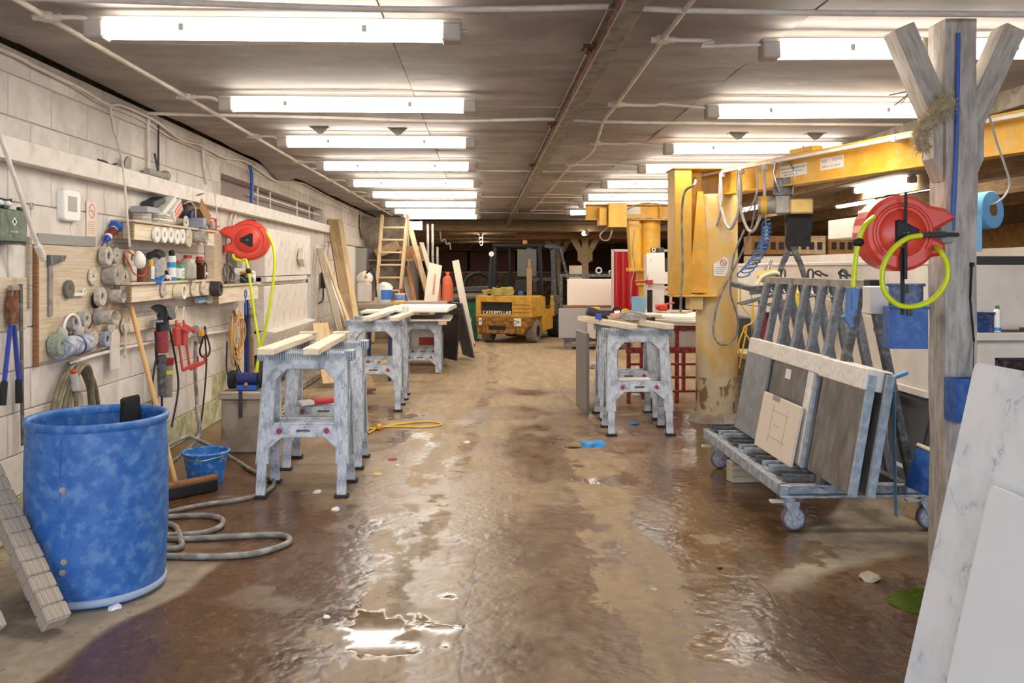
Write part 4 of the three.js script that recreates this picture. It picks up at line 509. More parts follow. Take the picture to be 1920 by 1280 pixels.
// ================= blue drum, bucket, hoses =================
{ const o = thing('plastic_drum', 'big scuffed blue plastic drum with its top cut off', 'drum', [-1.742, 0, -3.93]);
  part(o, 'shell', lathe([[0, 0.012], [0.262, 0.0], [0.278, 0.012], [0.288, 0.1], [0.297, 0.35], [0.296, 0.6], [0.288, 0.755], [0.279, 0.755], [0.287, 0.6], [0.288, 0.35], [0.28, 0.1], [0.26, 0.03], [0, 0.03]], 56), M.blueDrum);
  part(o, 'rim', lathe([[0.279, 0.745], [0.296, 0.755], [0.3, 0.775], [0.293, 0.788], [0.281, 0.786], [0.274, 0.77], [0.279, 0.745]], 56), M.blueDrum); part(o, 'foot_ring', lathe([[0.277, 0.012], [0.289, 0.018], [0.292, 0.034], [0.285, 0.045], [0.279, 0.045]], 56), plain(0x9fabc0, 0.5));
  for (const [a, y] of [[1.62, 0.52], [1.6, 0.22], [1.62, 0.175], [1.9, 0.18]]) part(o, 'bung', mv(cyl(0.013, 0.013, 0.008, 12), 0.297 * Math.cos(a), y, 0.297 * Math.sin(a), Math.PI / 2, 0, 0), M.timberGrey);
  part(o, 'mould_seam', tube(Array.from({ length: 12 }, (_, i) => { const y = 0.05 + i * 0.062, r = 0.281 + 0.017 * Math.sin(Math.min(1, y / 0.5) * 1.57) - Math.max(0, y - 0.6) * 0.045, a = 1.66; return [r * Math.cos(a), y, r * Math.sin(a)]; }), 0.002, 5, 30), M.blueDrum); }
single('black_sack', 'crumpled black sack hanging over the drum rim', 'sack', [jitter(bb(-0.045, -0.09, 0.02, 0.045, 0.045, -0.02, 0.01), 0.02, 26)], plain(0x15130f, 0.7), (() => { const p = atZ(246, 768, 4.17); return [p.x, 0.79, -4.18]; })());
{ const o = thing('blue_bucket', 'small bright blue bucket splashed with white slurry', 'bucket', onFloor(386, 903)); part(o, 'shell', lathe([[0, 0.004], [0.105, 0], [0.112, 0.006], [0.148, 0.205], [0.143, 0.205], [0.106, 0.012], [0, 0.012]], 32), M.blueBucket); part(o, 'rim', lathe([[0.143, 0.195], [0.158, 0.2], [0.16, 0.212], [0.146, 0.216], [0.141, 0.205], [0.143, 0.195]], 32), M.blueBucket); part(o, 'handle', tube([[-0.155, 0.2, 0], [-0.12, 0.19, 0.1], [0, 0.175, 0.165], [0.12, 0.19, 0.1], [0.155, 0.2, 0]], 0.004, 6, 30), M.chrome); }
single('floor_hose', 'grey hose snaking in loops on the floor beside the blue drum', 'hose', tube([onFloor(250, 1040, 0.017), onFloor(380, 1043, 0.017), onFloor(470, 1038, 0.017), onFloor(530, 1022, 0.017), onFloor(543, 1010, 0.017), onFloor(515, 1002, 0.017), onFloor(420, 1006, 0.017), onFloor(320, 1010, 0.017), onFloor(235, 1000, 0.017)], 0.016, 8, 90), M.hoseGrey);
single('floor_hose', 'grey hose loop behind the blue drum running to the sawhorse legs', 'hose', tube([onFloor(230, 1030, 0.017), onFloor(330, 1028, 0.017), onFloor(338, 1010, 0.017), onFloor(325, 985, 0.017), onFloor(280, 975, 0.017)], 0.016, 8, 60), M.hoseGrey);
single('floor_hose', 'short grey hose loop lying between the drum and the bucket', 'hose', tube([onFloor(290, 1003, 0.017), onFloor(370, 1000, 0.017), onFloor(412, 987, 0.017), onFloor(415, 973, 0.017), onFloor(385, 966, 0.017), onFloor(300, 969, 0.017)], 0.016, 8, 60), M.hoseGrey);
single('floor_hose', 'thin grey hose stretched across the floor to the front sawhorse', 'hose', tube([onFloor(290, 965, 0.017), onFloor(380, 946, 0.017), onFloor(450, 936, 0.017), onFloor(500, 920, 0.017), onFloor(512, 900, 0.017), onFloor(470, 880, 0.017), onFloor(430, 855, 0.017), V(-1.95, 0.24, -6.0), V(-2.02, 0.3, -5.85), V(-2.13, 0.2, -5.5), onFloor(300, 985, 0.017)], 0.014, 8, 120), M.hoseGrey);
{ const o = thing('yard_broom', 'broom head with dark bristles lying behind the drum', 'broom', onFloor(345, 930), 0.8); part(o, 'stock', bb(-0.22, 0.07, -0.03, 0.22, 0.1, 0.03, 0.006), M.timberBrown); part(o, 'bristles', jitter(bb(-0.21, 0, -0.04, 0.21, 0.07, 0.04, 0.004), 0.008, 40), M.black); }
// notched timbers leaning at the wall
function notched(label, a, b, n) { const o = thing('notched_timber', label, 'timber', [0, 0, 0], 0, 'notched timbers leaning by the drum'); const d = b.clone().sub(a); part(o, 'core', bar(a, b, 0.085, 0.06, 0.003), M.timberGrey); for (let k = 0; k < n; k++) part(o, 'tooth', bar(a.clone().addScaledVector(d, k / n + 0.003), a.clone().addScaledVector(d, (k + 1) / n - 0.003), 0.095 - 0.004 * (k % 2), 0.078 - 0.003 * (k % 3), 0.004), M.timberGrey); return o; }
notched('grey notched timber propped against the drum side of the wall', V(-1.68, 0.045, -3.43), V(-2.4, 0.87, -3.95), 17);
notched('shorter notched timber leaning further from the drum', V(-1.885, 0.045, -3.34), V(-2.42, 0.85, -3.62), 14);
// kerb and concrete stand
struct('kerb', [bb(-2.5, 0, -9.0, -2.12, 0.1, -15.5, 0.02)], M.concrete);
{ const p = onFloor(450, 850), o = thing('concrete_stand', 'concrete block stand with a timber top beside the front sawhorse', 'stand', [p.x, 0, p.z - 0.2]); part(o, 'block', jitter(cbox(0.3, 0.42, 0.36, 0.01), 0.003, 10).translate(0, 0.21, 0), M.concrete); part(o, 'timber_top', bb(-0.17, 0.42, -0.2, 0.17, 0.475, 0.2, 0.006), M.timberGrey); part(o, 'strap', bb(-0.01, 0.28, 0.201, 0.02, 0.49, 0.206, 0.001), M.darkGrey); }
{ const p = onFloor(455, 850), o = thing('bench_grinder', 'blue bench grinder with black wheels on the concrete stand', 'bench grinder', [p.x, 0.475, p.z - 0.15]); part(o, 'body', rot(cyl(0.05, 0.05, 0.16, 16), 0, 0, Math.PI / 2).translate(0, 0.09, 0), M.navy); part(o, 'base', bb(-0.08, 0, -0.06, 0.08, 0.045, 0.06, 0.01), M.blue); for (const s of [-1, 1]) part(o, 'wheel', rot(cyl(0.075, 0.075, 0.045, 22), 0, 0, Math.PI / 2).translate(s * 0.12, 0.085, 0), M.black); part(o, 'switch', mv(sph(0.018), 0.0, 0.05, 0.065), plain(0xb06a5a, 0.5)); }
single('floor_cable', 'yellow cable lying in loops on the floor under the sawhorses', 'cable', tube(Array.from({ length: 40 }, (_, i) => { const a = i * 0.75; return [-1.75 + 0.02 * i % 0.2 + 0.28 * Math.cos(a), 0.012 + 0.0012 * i, -8.6 + 0.5 * Math.sin(a) + 0.02 * Math.sin(i)]; }), 0.008, 6, 240), M.yellowHose);
{ const o = thing('yellow_lead', 'yellow lead with a round connector looping on the floor past the sawhorses', 'cable'); part(o, 'lead', tube([onFloor(640, 800, 0.01), onFloor(700, 803, 0.01), onFloor(740, 796, 0.01), onFloor(800, 790, 0.01), onFloor(828, 795, 0.01), onFloor(800, 800, 0.01), onFloor(720, 800, 0.01), onFloor(690, 812, 0.01)], 0.008, 6, 80), M.yellowHose); part(o, 'connector', mv(sph(0.028), onFloor(711, 806).x, 0.028, onFloor(711, 806).z), plain(0xe0a020, 0.4)); }
// ================= sawhorses =================
function sawhorse(label, x, z, turn, ext = true, comb = true) {
  const o = thing('sawhorse', label, 'sawhorse', [x, ext ? 0 : -0.19, z], turn, 'plastic sawhorses'); const tilt = 0.176;
  const out = [[-0.265, 0.86], [-0.29, 0.185], [-0.215, 0.185], [-0.21, 0.285], [-0.135, 0.35], [0.135, 0.35], [0.21, 0.285], [0.215, 0.185], [0.29, 0.185], [0.265, 0.86]], hole = [[-0.198, 0.42], [0.198, 0.42], [0.19, 0.715], [0.12, 0.785], [-0.12, 0.785], [-0.19, 0.715]], slot = [[-0.05, 0.378], [0.05, 0.378], [0.042, 0.398], [-0.042, 0.398]];
  for (const s of [0, Math.PI]) {
    const f = part(o, 'leg_frame', mv(mv(extr(out, 0.03, 0.003, [hole, slot]), 0, 0, 0.17, -tilt, 0, 0), 0, 0.02, 0, 0, s, 0), M.sawhorse), q = (g) => mv(mv(g, 0, 0, 0.17, -tilt, 0, 0), 0, 0.02, 0, 0, s, 0);
    for (const k of [-1, 1]) part(f, 'leg_rib', [q(bb(k * 0.262 - 0.008, 0.2, 0.03, k * 0.262 + 0.008, 0.84, 0.036, 0.002)), q(bb(k * 0.225 - 0.005, 0.2, 0.03, k * 0.225 + 0.005, 0.7, 0.035, 0.002)), q(bb(k * 0.285 - 0.004, 0.2, -0.03, k * 0.285 + 0.002, 0.66, 0.004, 0.001))], M.sawhorse);
    for (const k of [-1, 1]) part(f, 'stud', q(mv(cyl(0.018, 0.018, 0.01, 16), k * 0.15, 0.388, 0.034, Math.PI / 2, 0, 0)), M.saw_stud);
  }
  part(o, 'top_beam', [bb(-0.31, 0.845, -0.05, 0.31, 0.9, 0.05, 0.006), bb(-0.31, 0.9, -0.06, -0.25, 0.912, 0.06, 0.002), bb(0.25, 0.9, -0.06, 0.31, 0.912, 0.06, 0.002)], M.comb);
  const teeth = []; for (let k = 0; k < 42; k++) { const x = -0.305 + k * 0.61 / 41; if (k === 4 || k === 37) continue; for (const s of [-1, 1]) teeth.push(box(0.005, 0.062, 0.016).translate(x, 0.882, s * 0.056)); } part(o, 'comb_ribs', teeth, M.sawhorse); o.children.at(-1).userData.kind = 'stuff';
  part(o, 'shelf_tray', [bb(-0.2, 0.425, -0.1, 0.2, 0.44, 0.1, 0.004), bb(-0.2, 0.44, 0.085, 0.2, 0.455, 0.1, 0.002), bb(-0.2, 0.44, -0.1, 0.2, 0.455, -0.085, 0.002)], M.sawhorse);
  if (ext) for (const sx of [-1, 1]) for (const sz of [-1, 1]) { const l = part(o, 'leg', [bar(V(sx * 0.252, 0.26, sz * 0.15), V(sx * 0.254, 0.012, sz * 0.192), 0.058, 0.032, 0.003), bar(V(sx * 0.252 - 0.014, 0.22, sz * 0.173), V(sx * 0.254 - 0.014, 0.02, sz * 0.207), 0.012, 0.01, 0), bar(V(sx * 0.252 + 0.014, 0.22, sz * 0.173), V(sx * 0.254 + 0.014, 0.02, sz * 0.207), 0.012, 0.01, 0)], M.sawhorse); part(l, 'foot', bb(sx * 0.256 - 0.045, 0, sz * 0.195 - 0.035, sx * 0.256 + 0.045, 0.018, sz * 0.195 + 0.035, 0.004), M.sawFoot); }
  return o;
}
sawhorse('grey plastic sawhorse standing beside the blue bucket, two planks laid on it', -1.148, -5.63, 0);
sawhorse('grey sawhorse with red gloves on its shelf under the plank ends', -1.16, -6.38, 0.02);
sawhorse('grey sawhorse with two planks in the second group along the wall', -1.115, -8.87, 0);
sawhorse('grey sawhorse at the far ends of the second pair of planks', -1.12, -9.6, 0.03);
sawhorse('low grey sawhorse under the stacked white slabs', -0.86, -11.9, 0, false);
sawhorse('low grey sawhorse under the far end of the stacked white slabs', -0.88, -12.75, 0, false);
sawhorse('grey sawhorse near the yellow pillar carrying tool covered battens', 1.37, -7.54, 0);
sawhorse('grey sawhorse behind the one near the yellow pillar', 1.4, -8.3, 0.03);
const plank = (l, a, b, w, h, m = M.pinePale, grp) => single('timber_plank', l, 'plank', jitter(bar(a, b, w, h, 0.006), 0.002, 8), m, [0, 0, 0], 0, grp);
plank('pale plank over the front sawhorses, the one closer to the wall', V(-1.325, 0.937, -5.25), V(-1.31, 0.937, -6.55), 0.1, 0.045);
plank('pale plank over the front sawhorses, the one closer to the aisle', V(-1.05, 0.937, -5.25), V(-1.075, 0.937, -6.55), 0.1, 0.045);
plank('pale plank over the second pair of sawhorses on the wall side', V(-1.16, 0.937, -8.6), V(-1.1, 0.937, -9.75), 0.1, 0.045);
plank('pale plank over the second pair of sawhorses with a white pot on it', V(-0.89, 0.937, -8.6), V(-0.83, 0.937, -9.75), 0.1, 0.045);
plank('pale batten on the sawhorse by the pillar, tools heaped on it', V(1.3, 0.94, -7.35), V(1.0, 0.94, -8.6), 0.09, 0.05);
plank('pale batten on the pillar sawhorse running towards the red table', V(1.62, 0.94, -7.35), V(1.3, 0.94, -8.55), 0.09, 0.05);
for (const [px, py, z] of [[578, 628, 6.45], [640, 628, 6.45]]) single('sanding_block', 'thin pad lying on the far end of a plank', 'pad', bb(-0.06, 0, -0.05, 0.06, 0.012, 0.05, 0.004), D[2], [atZ(px, py, z).x, 0.96, -z], 0, 'pads on the front planks');
{ const o = thing('red_gloves', 'red and white work gloves lying on a sawhorse shelf', 'gloves', [-1.2, 0.455, -6.3], 0.4); part(o, 'palm', jitter(cbox(0.16, 0.03, 0.09, 0.01), 0.018, 22).translate(0.04, 0.025, 0), plain(0xb3272c, 0.7)); part(o, 'cuff', jitter(cbox(0.1, 0.03, 0.09, 0.01), 0.015, 22).translate(-0.09, 0.022, 0), plain(0xcfc8c0, 0.8)); }
single('white_pot', 'small white pot standing on a plank end', 'pot', lathe([[0, 0], [0.03, 0], [0.034, 0.07], [0.03, 0.07], [0.028, 0.01], [0, 0.01]], 18), M.bottle, [-0.85, 0.96, -9.45]);
single('yellow_rag', 'pale yellow rag on the shelf of the second group sawhorse', 'rag', jitter(cbox(0.07, 0.04, 0.06, 0.012), 0.02, 22).translate(0, 0.025, 0), plain(0xcdb968, 0.8), [-1.02, 0.455, -8.85]);
single('white_offcut', 'white stone offcut on the shelf of the pillar sawhorse', 'offcut', bb(-0.17, 0, -0.05, 0.12, 0.02, 0.05, 0.004), M.paper, [1.36, 0.455, -7.52]);
// slabs on the low sawhorses
{ const W3 = plain(0xe8e0d4, 0.4), dk = plain(0x4a4648, 0.5);
  single('stone_slab', 'white stone slab on the low sawhorses, bottom of the stack', 'slab', bb(-0.5, 0, -0.7, 0.42, 0.025, 0.62, 0.004), W3, [-0.86, 0.724, -12.25]);
  for (const x of [-0.3, 0.25]) single('wood_spacer', 'wooden block between the two white slabs', 'block', bb(-0.05, 0, -0.5, 0.05, 0.1, 0.45, 0.004), dk, [-0.86 + x, 0.75, -12.25], 0, 'blocks between the slabs');
  single('stone_slab', 'white stone slab lying on blocks above another slab', 'slab', bb(-0.52, 0, -0.7, 0.43, 0.032, 0.75, 0.004), W3, [-0.86, 0.851, -12.25], -0.06);
  single('stone_slab', 'narrow white slab on top of the slab stack', 'slab', bb(-0.42, 0, -0.6, 0.4, 0.025, 0.45, 0.004), W3, [-0.83, 0.885, -12.2], -0.06);
  single('wood_wedge', 'yellowish wooden wedge under the slab stack', 'wedge', bb(-0.05, 0, -0.04, 0.06, 0.045, 0.05, 0.004), M.pine, [-0.55, 0.724 - 0.045, -11.62]);
  const o = thing('stone_slab', 'cream slab with a dark blue box under it behind the plank pot', 'slab', [-1.35, 0.0, -11.2]); part(o, 'slab', bb(-0.2, 0.87, -0.3, 0.2, 0.9, 0.3, 0.003), W3); part(o, 'trestle', [bb(-0.18, 0.8, -0.25, 0.18, 0.87, 0.25, 0.004), bb(-0.18, 0, -0.25, -0.14, 0.8, -0.2, 0.004), bb(0.14, 0, -0.25, 0.18, 0.8, -0.2, 0.004), bb(-0.18, 0, 0.2, -0.14, 0.8, 0.25, 0.004), bb(0.14, 0, 0.2, 0.18, 0.8, 0.25, 0.004)], M.navy); }
{ const p = onFloor(795, 668), o = thing('appliance_carton', 'white carton with red bands standing behind the low sawhorse', 'carton', [-1.0, 0, -13.4]); part(o, 'carton', bb(-0.3, 0, -0.2, 0.3, 0.5, 0.2, 0.006), M.machine); part(o, 'red_band', [bb(0.02, 0.26, 0.2, 0.3, 0.38, 0.203, 0), bb(0.02, 0.17, 0.2, 0.3, 0.22, 0.203, 0)], plain(0xa83a2c, 0.6)); for (let k = 0; k < 4; k++) part(o, 'tube', mv(cyl(0.02, 0.02, 0.16, 10), 0.08 + k * 0.05, 0.5 + 0.08, 0.05, 0.3, 0, 0.1), k % 2 ? M.black : M.paper); }
// ================= near jib crane =================
const PIL = V(2.225, 0, -8.05), ARM = -1.271, armT = px => { const r = (px - 905) / FOC; return (r * 8.05 - 2.225) / (0.925 + 2.99 * r) * 3.13; };
{ const o = thing('jib_crane', 'large yellow jib crane on a fat round pillar', 'jib crane', PIL);
  part(o, 'pillar', [lathe([[0, 0.01], [0.195, 0.01], [0.195, 2.12], [0.19, 2.14], [0, 2.14]], 40)], M.pillar); part(o, 'pillar_foot', [jitter(lathe([[0.196, 0.1], [0.205, 0.085], [0.24, 0.05], [0.27, 0.0], [0.2, 0.0]], 36), 0.012, 9)], M.concrete);
  part(o, 'pillar_base', [lathe([[0.1955, 0.01], [0.1965, 0.02], [0.1965, 0.32], [0.196, 0.4], [0.1951, 0.42]], 40)], worn({ a: 0xcbb48c, b: 0xbfae92, c: 0x7a5a3a, th: 0.6, soft: 0.1, cov: 0.85, size: 0.6, fx: 6, fy: 4, rough: 0.8, sd: 61, n: 512 }), 'rust and dirt stained foot of the pillar');
  part(o, 'mast', bb(-0.46, 1.2, -0.05, -0.3, 2.36, 0.25, 0.006), M.yellow); part(o, 'mast_web', bb(-0.3, 1.22, 0.0, -0.15, 2.36, 0.03, 0.004), M.yellow); part(o, 'gusset', mv(extr([[-0.3, 1.22], [-0.1, 1.22], [-0.17, 2.16], [-0.22, 2.16]], 0.03, 0.003), 0, 0, 0.12), M.yellow);
  part(o, 'foot_plate', bb(-0.46, 1.18, -0.08, -0.06, 1.2, 0.26, 0.004), M.yellow); part(o, 'roller_bracket', [bb(-0.3, 1.06, 0.0, -0.18, 1.18, 0.2, 0.006), mv(cyl(0.03, 0.03, 0.1, 14), -0.2, 1.12, 0.16, 0, 0, 0)], M.pillar); part(o, 'cap_plate', [bb(-0.47, 2.36, -0.1, 0.22, 2.375, 0.27, 0.004), mv(cyl(0.06, 0.06, 0.02, 16), 0, 2.384, 0)], M.yellow);
  const a = new THREE.Group(); a.name = 'arm'; a.rotation.y = ARM; o.add(a);
  part(a, 'girder', [bb(-0.75, 2.14, -0.006, 4.4, 2.36, 0.006, 0), bb(-0.75, 2.125, -0.06, 4.4, 2.14, 0.06, 0.002), bb(-0.75, 2.36, -0.06, 4.4, 2.375, 0.06, 0.002)], M.yellow); part(a, 'top_lug', [bb(1.15, 2.376, -0.05, 1.45, 2.42, 0.05, 0.004)], M.yellow);
  part(a, 'festoon_rail', [bb(-0.55, 2.325, 0.07, 4.35, 2.352, 0.1, 0.004)], M.conduit); for (const x of [1.0, 2.35, 2.75]) part(a, 'rail_bracket', [bb(x - 0.02, 2.315, 0.006, x + 0.02, 2.362, 0.106, 0.003)], M.plasticGrey);
  const tag1 = (x0, x1, lines, y0, y1, m) => { const g = mv(card(x1 - x0, y1 - y0, 0.002), (x0 + x1) / 2, (y0 + y1) / 2, 0.0075); part(a, 'label_plate', g, print(256, 110, (c, w, h) => { c.fillStyle = '#ddd6cb'; c.fillRect(0, 0, w, h); c.fillStyle = m; lines.forEach(([t, s, x, y]) => { c.font = 'bold ' + s + 'px sans-serif'; c.fillText(t, x, y); }); })); };
  tag1(armT(1470), armT(1522), [['IAN M HENDERSON', 25, 10, 38], ['CRANES & LIFTING CO', 18, 22, 70], ['GEAR SUPPLIERS', 16, 40, 95]], 2.205, 2.3, '#4a4a66'); tag1(armT(1548), armT(1593), [['SWL', 34, 12, 44], ['125 KG', 34, 130, 40], ['SERIAL No 10473', 26, 12, 92]], 2.215, 2.31, '#8d857c'); }
{ // festoon cables
  const pt = (lx, y, lz = 0.1) => { const c = Math.cos(ARM), s = Math.sin(ARM); return V(PIL.x + lx * c + lz * s, y, PIL.z - lx * s + lz * c); };
  const hang = (n, l, x0, x1, dep, r, m = M.hoseGrey) => single(n, l, 'cable', tube([pt(x0, 2.315), pt(x0 - 0.01, 2.3 - dep * 0.45), pt(x0 * 0.7 + x1 * 0.3, 2.3 - dep * 0.92), pt(x0 * 0.35 + x1 * 0.65, 2.3 - dep * 0.95), pt(x1 + 0.01, 2.3 - dep * 0.5), pt(x1, 2.315)], r, 8, 50), M.cablePale, [0, 0, 0], 0, 'festoon cables on the crane arm');
  const xs = [1330, 1373, 1410, 1456].map(armT); xs.forEach(x => single('cable_trolley', 'small white trolley clip on the crane rail holding a cable loop', 'trolley', [mv(cbox(0.05, 0.04, 0.04, 0.006), 0, 0, 0)], M.plasticGrey, pt(x, 2.305, 0.085), ARM, 'trolley clips on the crane rail'));
  hang('festoon_cable', 'grey cable loop hanging from the crane rail beside the mast', xs[0], xs[1], 0.57, 0.013); hang('festoon_cable', 'grey cable loop hanging from the middle of the crane rail', xs[1], xs[2], 0.5, 0.014); hang('festoon_cable', 'grey cable loop hanging next to the hoist', xs[2], xs[3], 0.54, 0.013); hang('festoon_cable', 'thin cable between the mast and the first trolley clip', xs[0] - 0.25, xs[0], 0.22, 0.006); hang('festoon_cable', 'thin cable among the thick loops by the hoist', xs[2] - 0.04, xs[3] - 0.1, 0.36, 0.007);
  single('mast_cable', 'grey cable running down the front of the crane mast', 'cable', tube([pt(xs[0] - 0.02, 2.335, 0.12), atZ(1302, 346, 7.55), atZ(1285, 358, 7.62), atZ(1279, 390, 7.68), atZ(1279, 440, 7.68), atZ(1280, 500, 7.68), atZ(1277, 555, 7.7), atZ(1276, 585, 7.75)], 0.011, 8, 50), M.hoseGrey);
  // hoist
  const hx = armT(1474), hp = pt(hx, 0, 0), o = thing('chain_hoist', 'electric chain hoist with grey motor and yellow body under the crane arm', 'hoist', [hp.x, 0, hp.z], ARM + 0.9);
  part(o, 'trolley', [bb(-0.08, 2.05, -0.09, 0.08, 2.12, 0.09, 0.008), bb(-0.07, 2.1, 0.07, 0.07, 2.2, 0.09, 0.006), bb(-0.07, 2.1, -0.09, 0.07, 2.2, -0.07, 0.006)], M.galvDark); part(o, 'body', [rot(cyl(0.075, 0.075, 0.2, 20), 0, 0, Math.PI / 2).translate(-0.1, 1.98, 0), bb(-0.06, 1.9, -0.08, 0.06, 2.06, 0.08, 0.01)], M.steelDusty); part(o, 'end_cover', bb(0.06, 1.9, -0.085, 0.24, 2.02, 0.085, 0.012), M.yellowPale); part(o, 'motor_band', rot(cyl(0.077, 0.077, 0.05, 20), 0, 0, Math.PI / 2).translate(-0.15, 1.98, 0), M.yellow); part(o, 'guide_rod', tube([[-0.05, 2.32, 0.1], [-0.06, 2.2, 0.14], [-0.02, 2.08, 0.12]], 0.01), M.chrome); part(o, 'guide_rod', [tube([[0.05, 2.32, 0.1], [0.1, 2.22, 0.13], [0.08, 2.06, 0.1]], 0.01)], M.chrome);
  const b = atZ(1497, 430, 7.1); single('chain_bag', 'black fabric chain bag hanging under the hoist', 'bag', jitter(mv(new THREE.BoxGeometry(0.2, 0.27, 0.14, 6, 6, 4).toNonIndexed(), 0, 0, 0), 0.014, 12), plain(0x1c1a1b, 0.85), [b.x, 1.77, b.z], -0.3);
  const g = atZ(1484, 460, 7.1), t = thing('slab_tongs', 'grey scissor tongs for lifting slabs hanging under the hoist', 'tongs', [g.x, 0, g.z]); part(t, 'chain', rod(V(-0.02, 1.88, 0), V(-0.02, 1.64, 0), 0.006), M.galvDark);
  for (const s of [-1, 1]) part(t, 'arm', [bar(V(s * 0.0, 1.64, s * 0.02), V(s * 0.06, 1.5, s * 0.02), 0.03, 0.045), bar(V(s * 0.06, 1.51, s * 0.02), V(s * 0.11, 1.36, s * 0.02), 0.03, 0.04)], M.galvDark); part(t, 'pivot', mv(cyl(0.03, 0.03, 0.08, 14), 0, 1.63, 0, Math.PI / 2, 0, 0), M.galvDark);
  // pillar hose and coils
  single('pillar_hose', 'grey hose hanging in a long loop against the yellow pillar', 'hose', tube([atZ(1420, 350, 7.6), atZ(1408, 430, 7.7), atZ(1378, 500, 7.74), atZ(1350, 555, 7.76), atZ(1338, 610, 7.78), atZ(1342, 638, 7.78), atZ(1360, 646, 7.78), atZ(1378, 632, 7.78), atZ(1384, 600, 7.78), atZ(1371, 555, 7.76), atZ(1370, 530, 7.74), atZ(1376, 480, 7.72), atZ(1396, 430, 7.7)], 0.01, 8, 110), M.hoseGrey);
  const sp = []; for (let k = 0; k <= 150; k++) { const u = k / 150, a = u * 13 * 6.283, c = atZ(1436 - 44 * u * u + 4 * Math.sin(u * 3), 415 + 100 * u, 7.35), r = 0.035 + 0.03 * u; sp.push(V(c.x + r * Math.cos(a), c.y + r * 0.45 * Math.sin(a) + 0.012 * Math.cos(a), c.z + r * 0.5 * Math.sin(a))); }
  single('spiral_air_hose', 'blue spiral air hose hanging down beside the yellow pillar', 'hose', tube(sp, 0.006, 6, 700), plain(0x2a6fb4, 0.45)); single('hanging_handset', 'grey handset hanging on a cable inside the spiral hose', 'handset', [rod(atZ(1435, 400, 7.35), atZ(1436, 425, 7.35), 0.006), rod(atZ(1436, 425, 7.35), atZ(1437, 450, 7.35), 0.02, 12)], M.galv);
  single('yellow_cable', 'yellow cable hanging in loops behind the yellow pillar', 'cable', tube([atZ(1388, 540, 8.3), atZ(1390, 570, 8.3), atZ(1410, 590, 8.3), atZ(1408, 545, 8.3), atZ(1412, 600, 8.3), atZ(1394, 615, 8.3), atZ(1406, 640, 8.3), atZ(1402, 662, 8.3), atZ(1387, 660, 8.3), atZ(1386, 640, 8.3), atZ(1400, 612, 8.3), atZ(1386, 690, 8.3)], 0.008, 6, 100), plain(0xe6b91c, 0.45));
}
{ const p = atZ(1352, 500, 7.85), o = thing('warning_notice', 'torn white notice with a red crossed circle stuck on the pillar', 'notice', [p.x, p.y, -7.853]); part(o, 'sheet', mv(extr([[-0.07, -0.085], [0.04, -0.085], [0.065, -0.03], [0.07, 0.06], [0.03, 0.095], [-0.04, 0.04], [-0.07, 0.03]], 0.001), 0, 0, 0.004), M.paper); part(o, 'red_ring', [torus(0.028, 0.0035, 20, 5).translate(0.02, 0.04, 0.007), bar(V(0, 0.06, 0.007), V(0.04, 0.02, 0.007), 0.002, 0.006, 0)], plain(0xb04038, 0.6)); part(o, 'print_lines', [0, 1, 2, 3].map(k => bb(-0.055, -0.01 - k * 0.018, 0.0052, 0.045 - 0.01 * k, -0.004 - k * 0.018, 0.0058, 0)), plain(0xaaa49c, 0.7)); }
// ================= far jib crane =================
{ const o = thing('jib_crane', 'smaller bright yellow jib crane beside the red curtain', 'jib crane', [2.42, 0, -12.3]);
  part(o, 'pillar', lathe([[0, 0], [0.155, 0], [0.155, 2.16], [0, 2.16]], 30), M.yellow); part(o, 'arm', [bb(-0.95, 2.14, 0.12, 1.2, 2.36, 0.15, 0.004), bb(-0.95, 2.34, 0.06, 1.2, 2.36, 0.24, 0.003), bb(-0.95, 2.13, 0.06, 1.2, 2.15, 0.24, 0.003), bb(-0.6, 2.15, 0.15, -0.59, 2.34, 0.24, 0), bb(0.1, 2.15, 0.15, 0.11, 2.34, 0.24, 0)], M.yellow);
  part(o, 'end_box', [bb(-0.66, 2.02, 0.25, -0.4, 2.36, 0.42, 0.006), bb(-0.78, 2.05, 0.1, -0.67, 2.3, 0.34, 0.006)], M.yellow); part(o, 'mast', [mv(extr([[-0.3, 1.45], [-0.17, 1.45], [-0.19, 2.14], [-0.34, 2.14]], 0.2, 0.004), 0, 0, 0.0), bb(-0.19, 1.45, 0.04, -0.14, 2.14, 0.12, 0.004)], M.yellow); part(o, 'foot_plate', [bb(-0.34, 1.4, -0.02, -0.1, 1.45, 0.24, 0.004), bb(-0.2, 1.2, 0.0, -0.1, 1.4, 0.12, 0.004)], M.yellow);
  part(o, 'label_plate', bb(-0.36, 2.22, 0.152, -0.16, 2.32, 0.156, 0), M.paper); }
single('crane_cable', 'grey cable looping below the far crane arm', 'cable', [tube([atZ(1255, 384, 11.6), atZ(1210, 381, 11.8), atZ(1185, 388, 11.9), atZ(1155, 405, 12), atZ(1140, 425, 12), atZ(1125, 440, 12), atZ(1130, 450, 12), atZ(1142, 448, 12), atZ(1150, 425, 12), atZ(1160, 412, 12), atZ(1255, 408, 11.7)], 0.011, 8, 90)], M.hoseGrey);
single('crane_drop_cable', 'thin cable running down from the far crane to the benches', 'cable', tube([atZ(1190, 432, 12), atZ(1186, 470, 12), atZ(1190, 500, 12), atZ(1184, 530, 11.9), atZ(1183, 570, 11.9)], 0.008, 6, 50), M.hoseGrey);
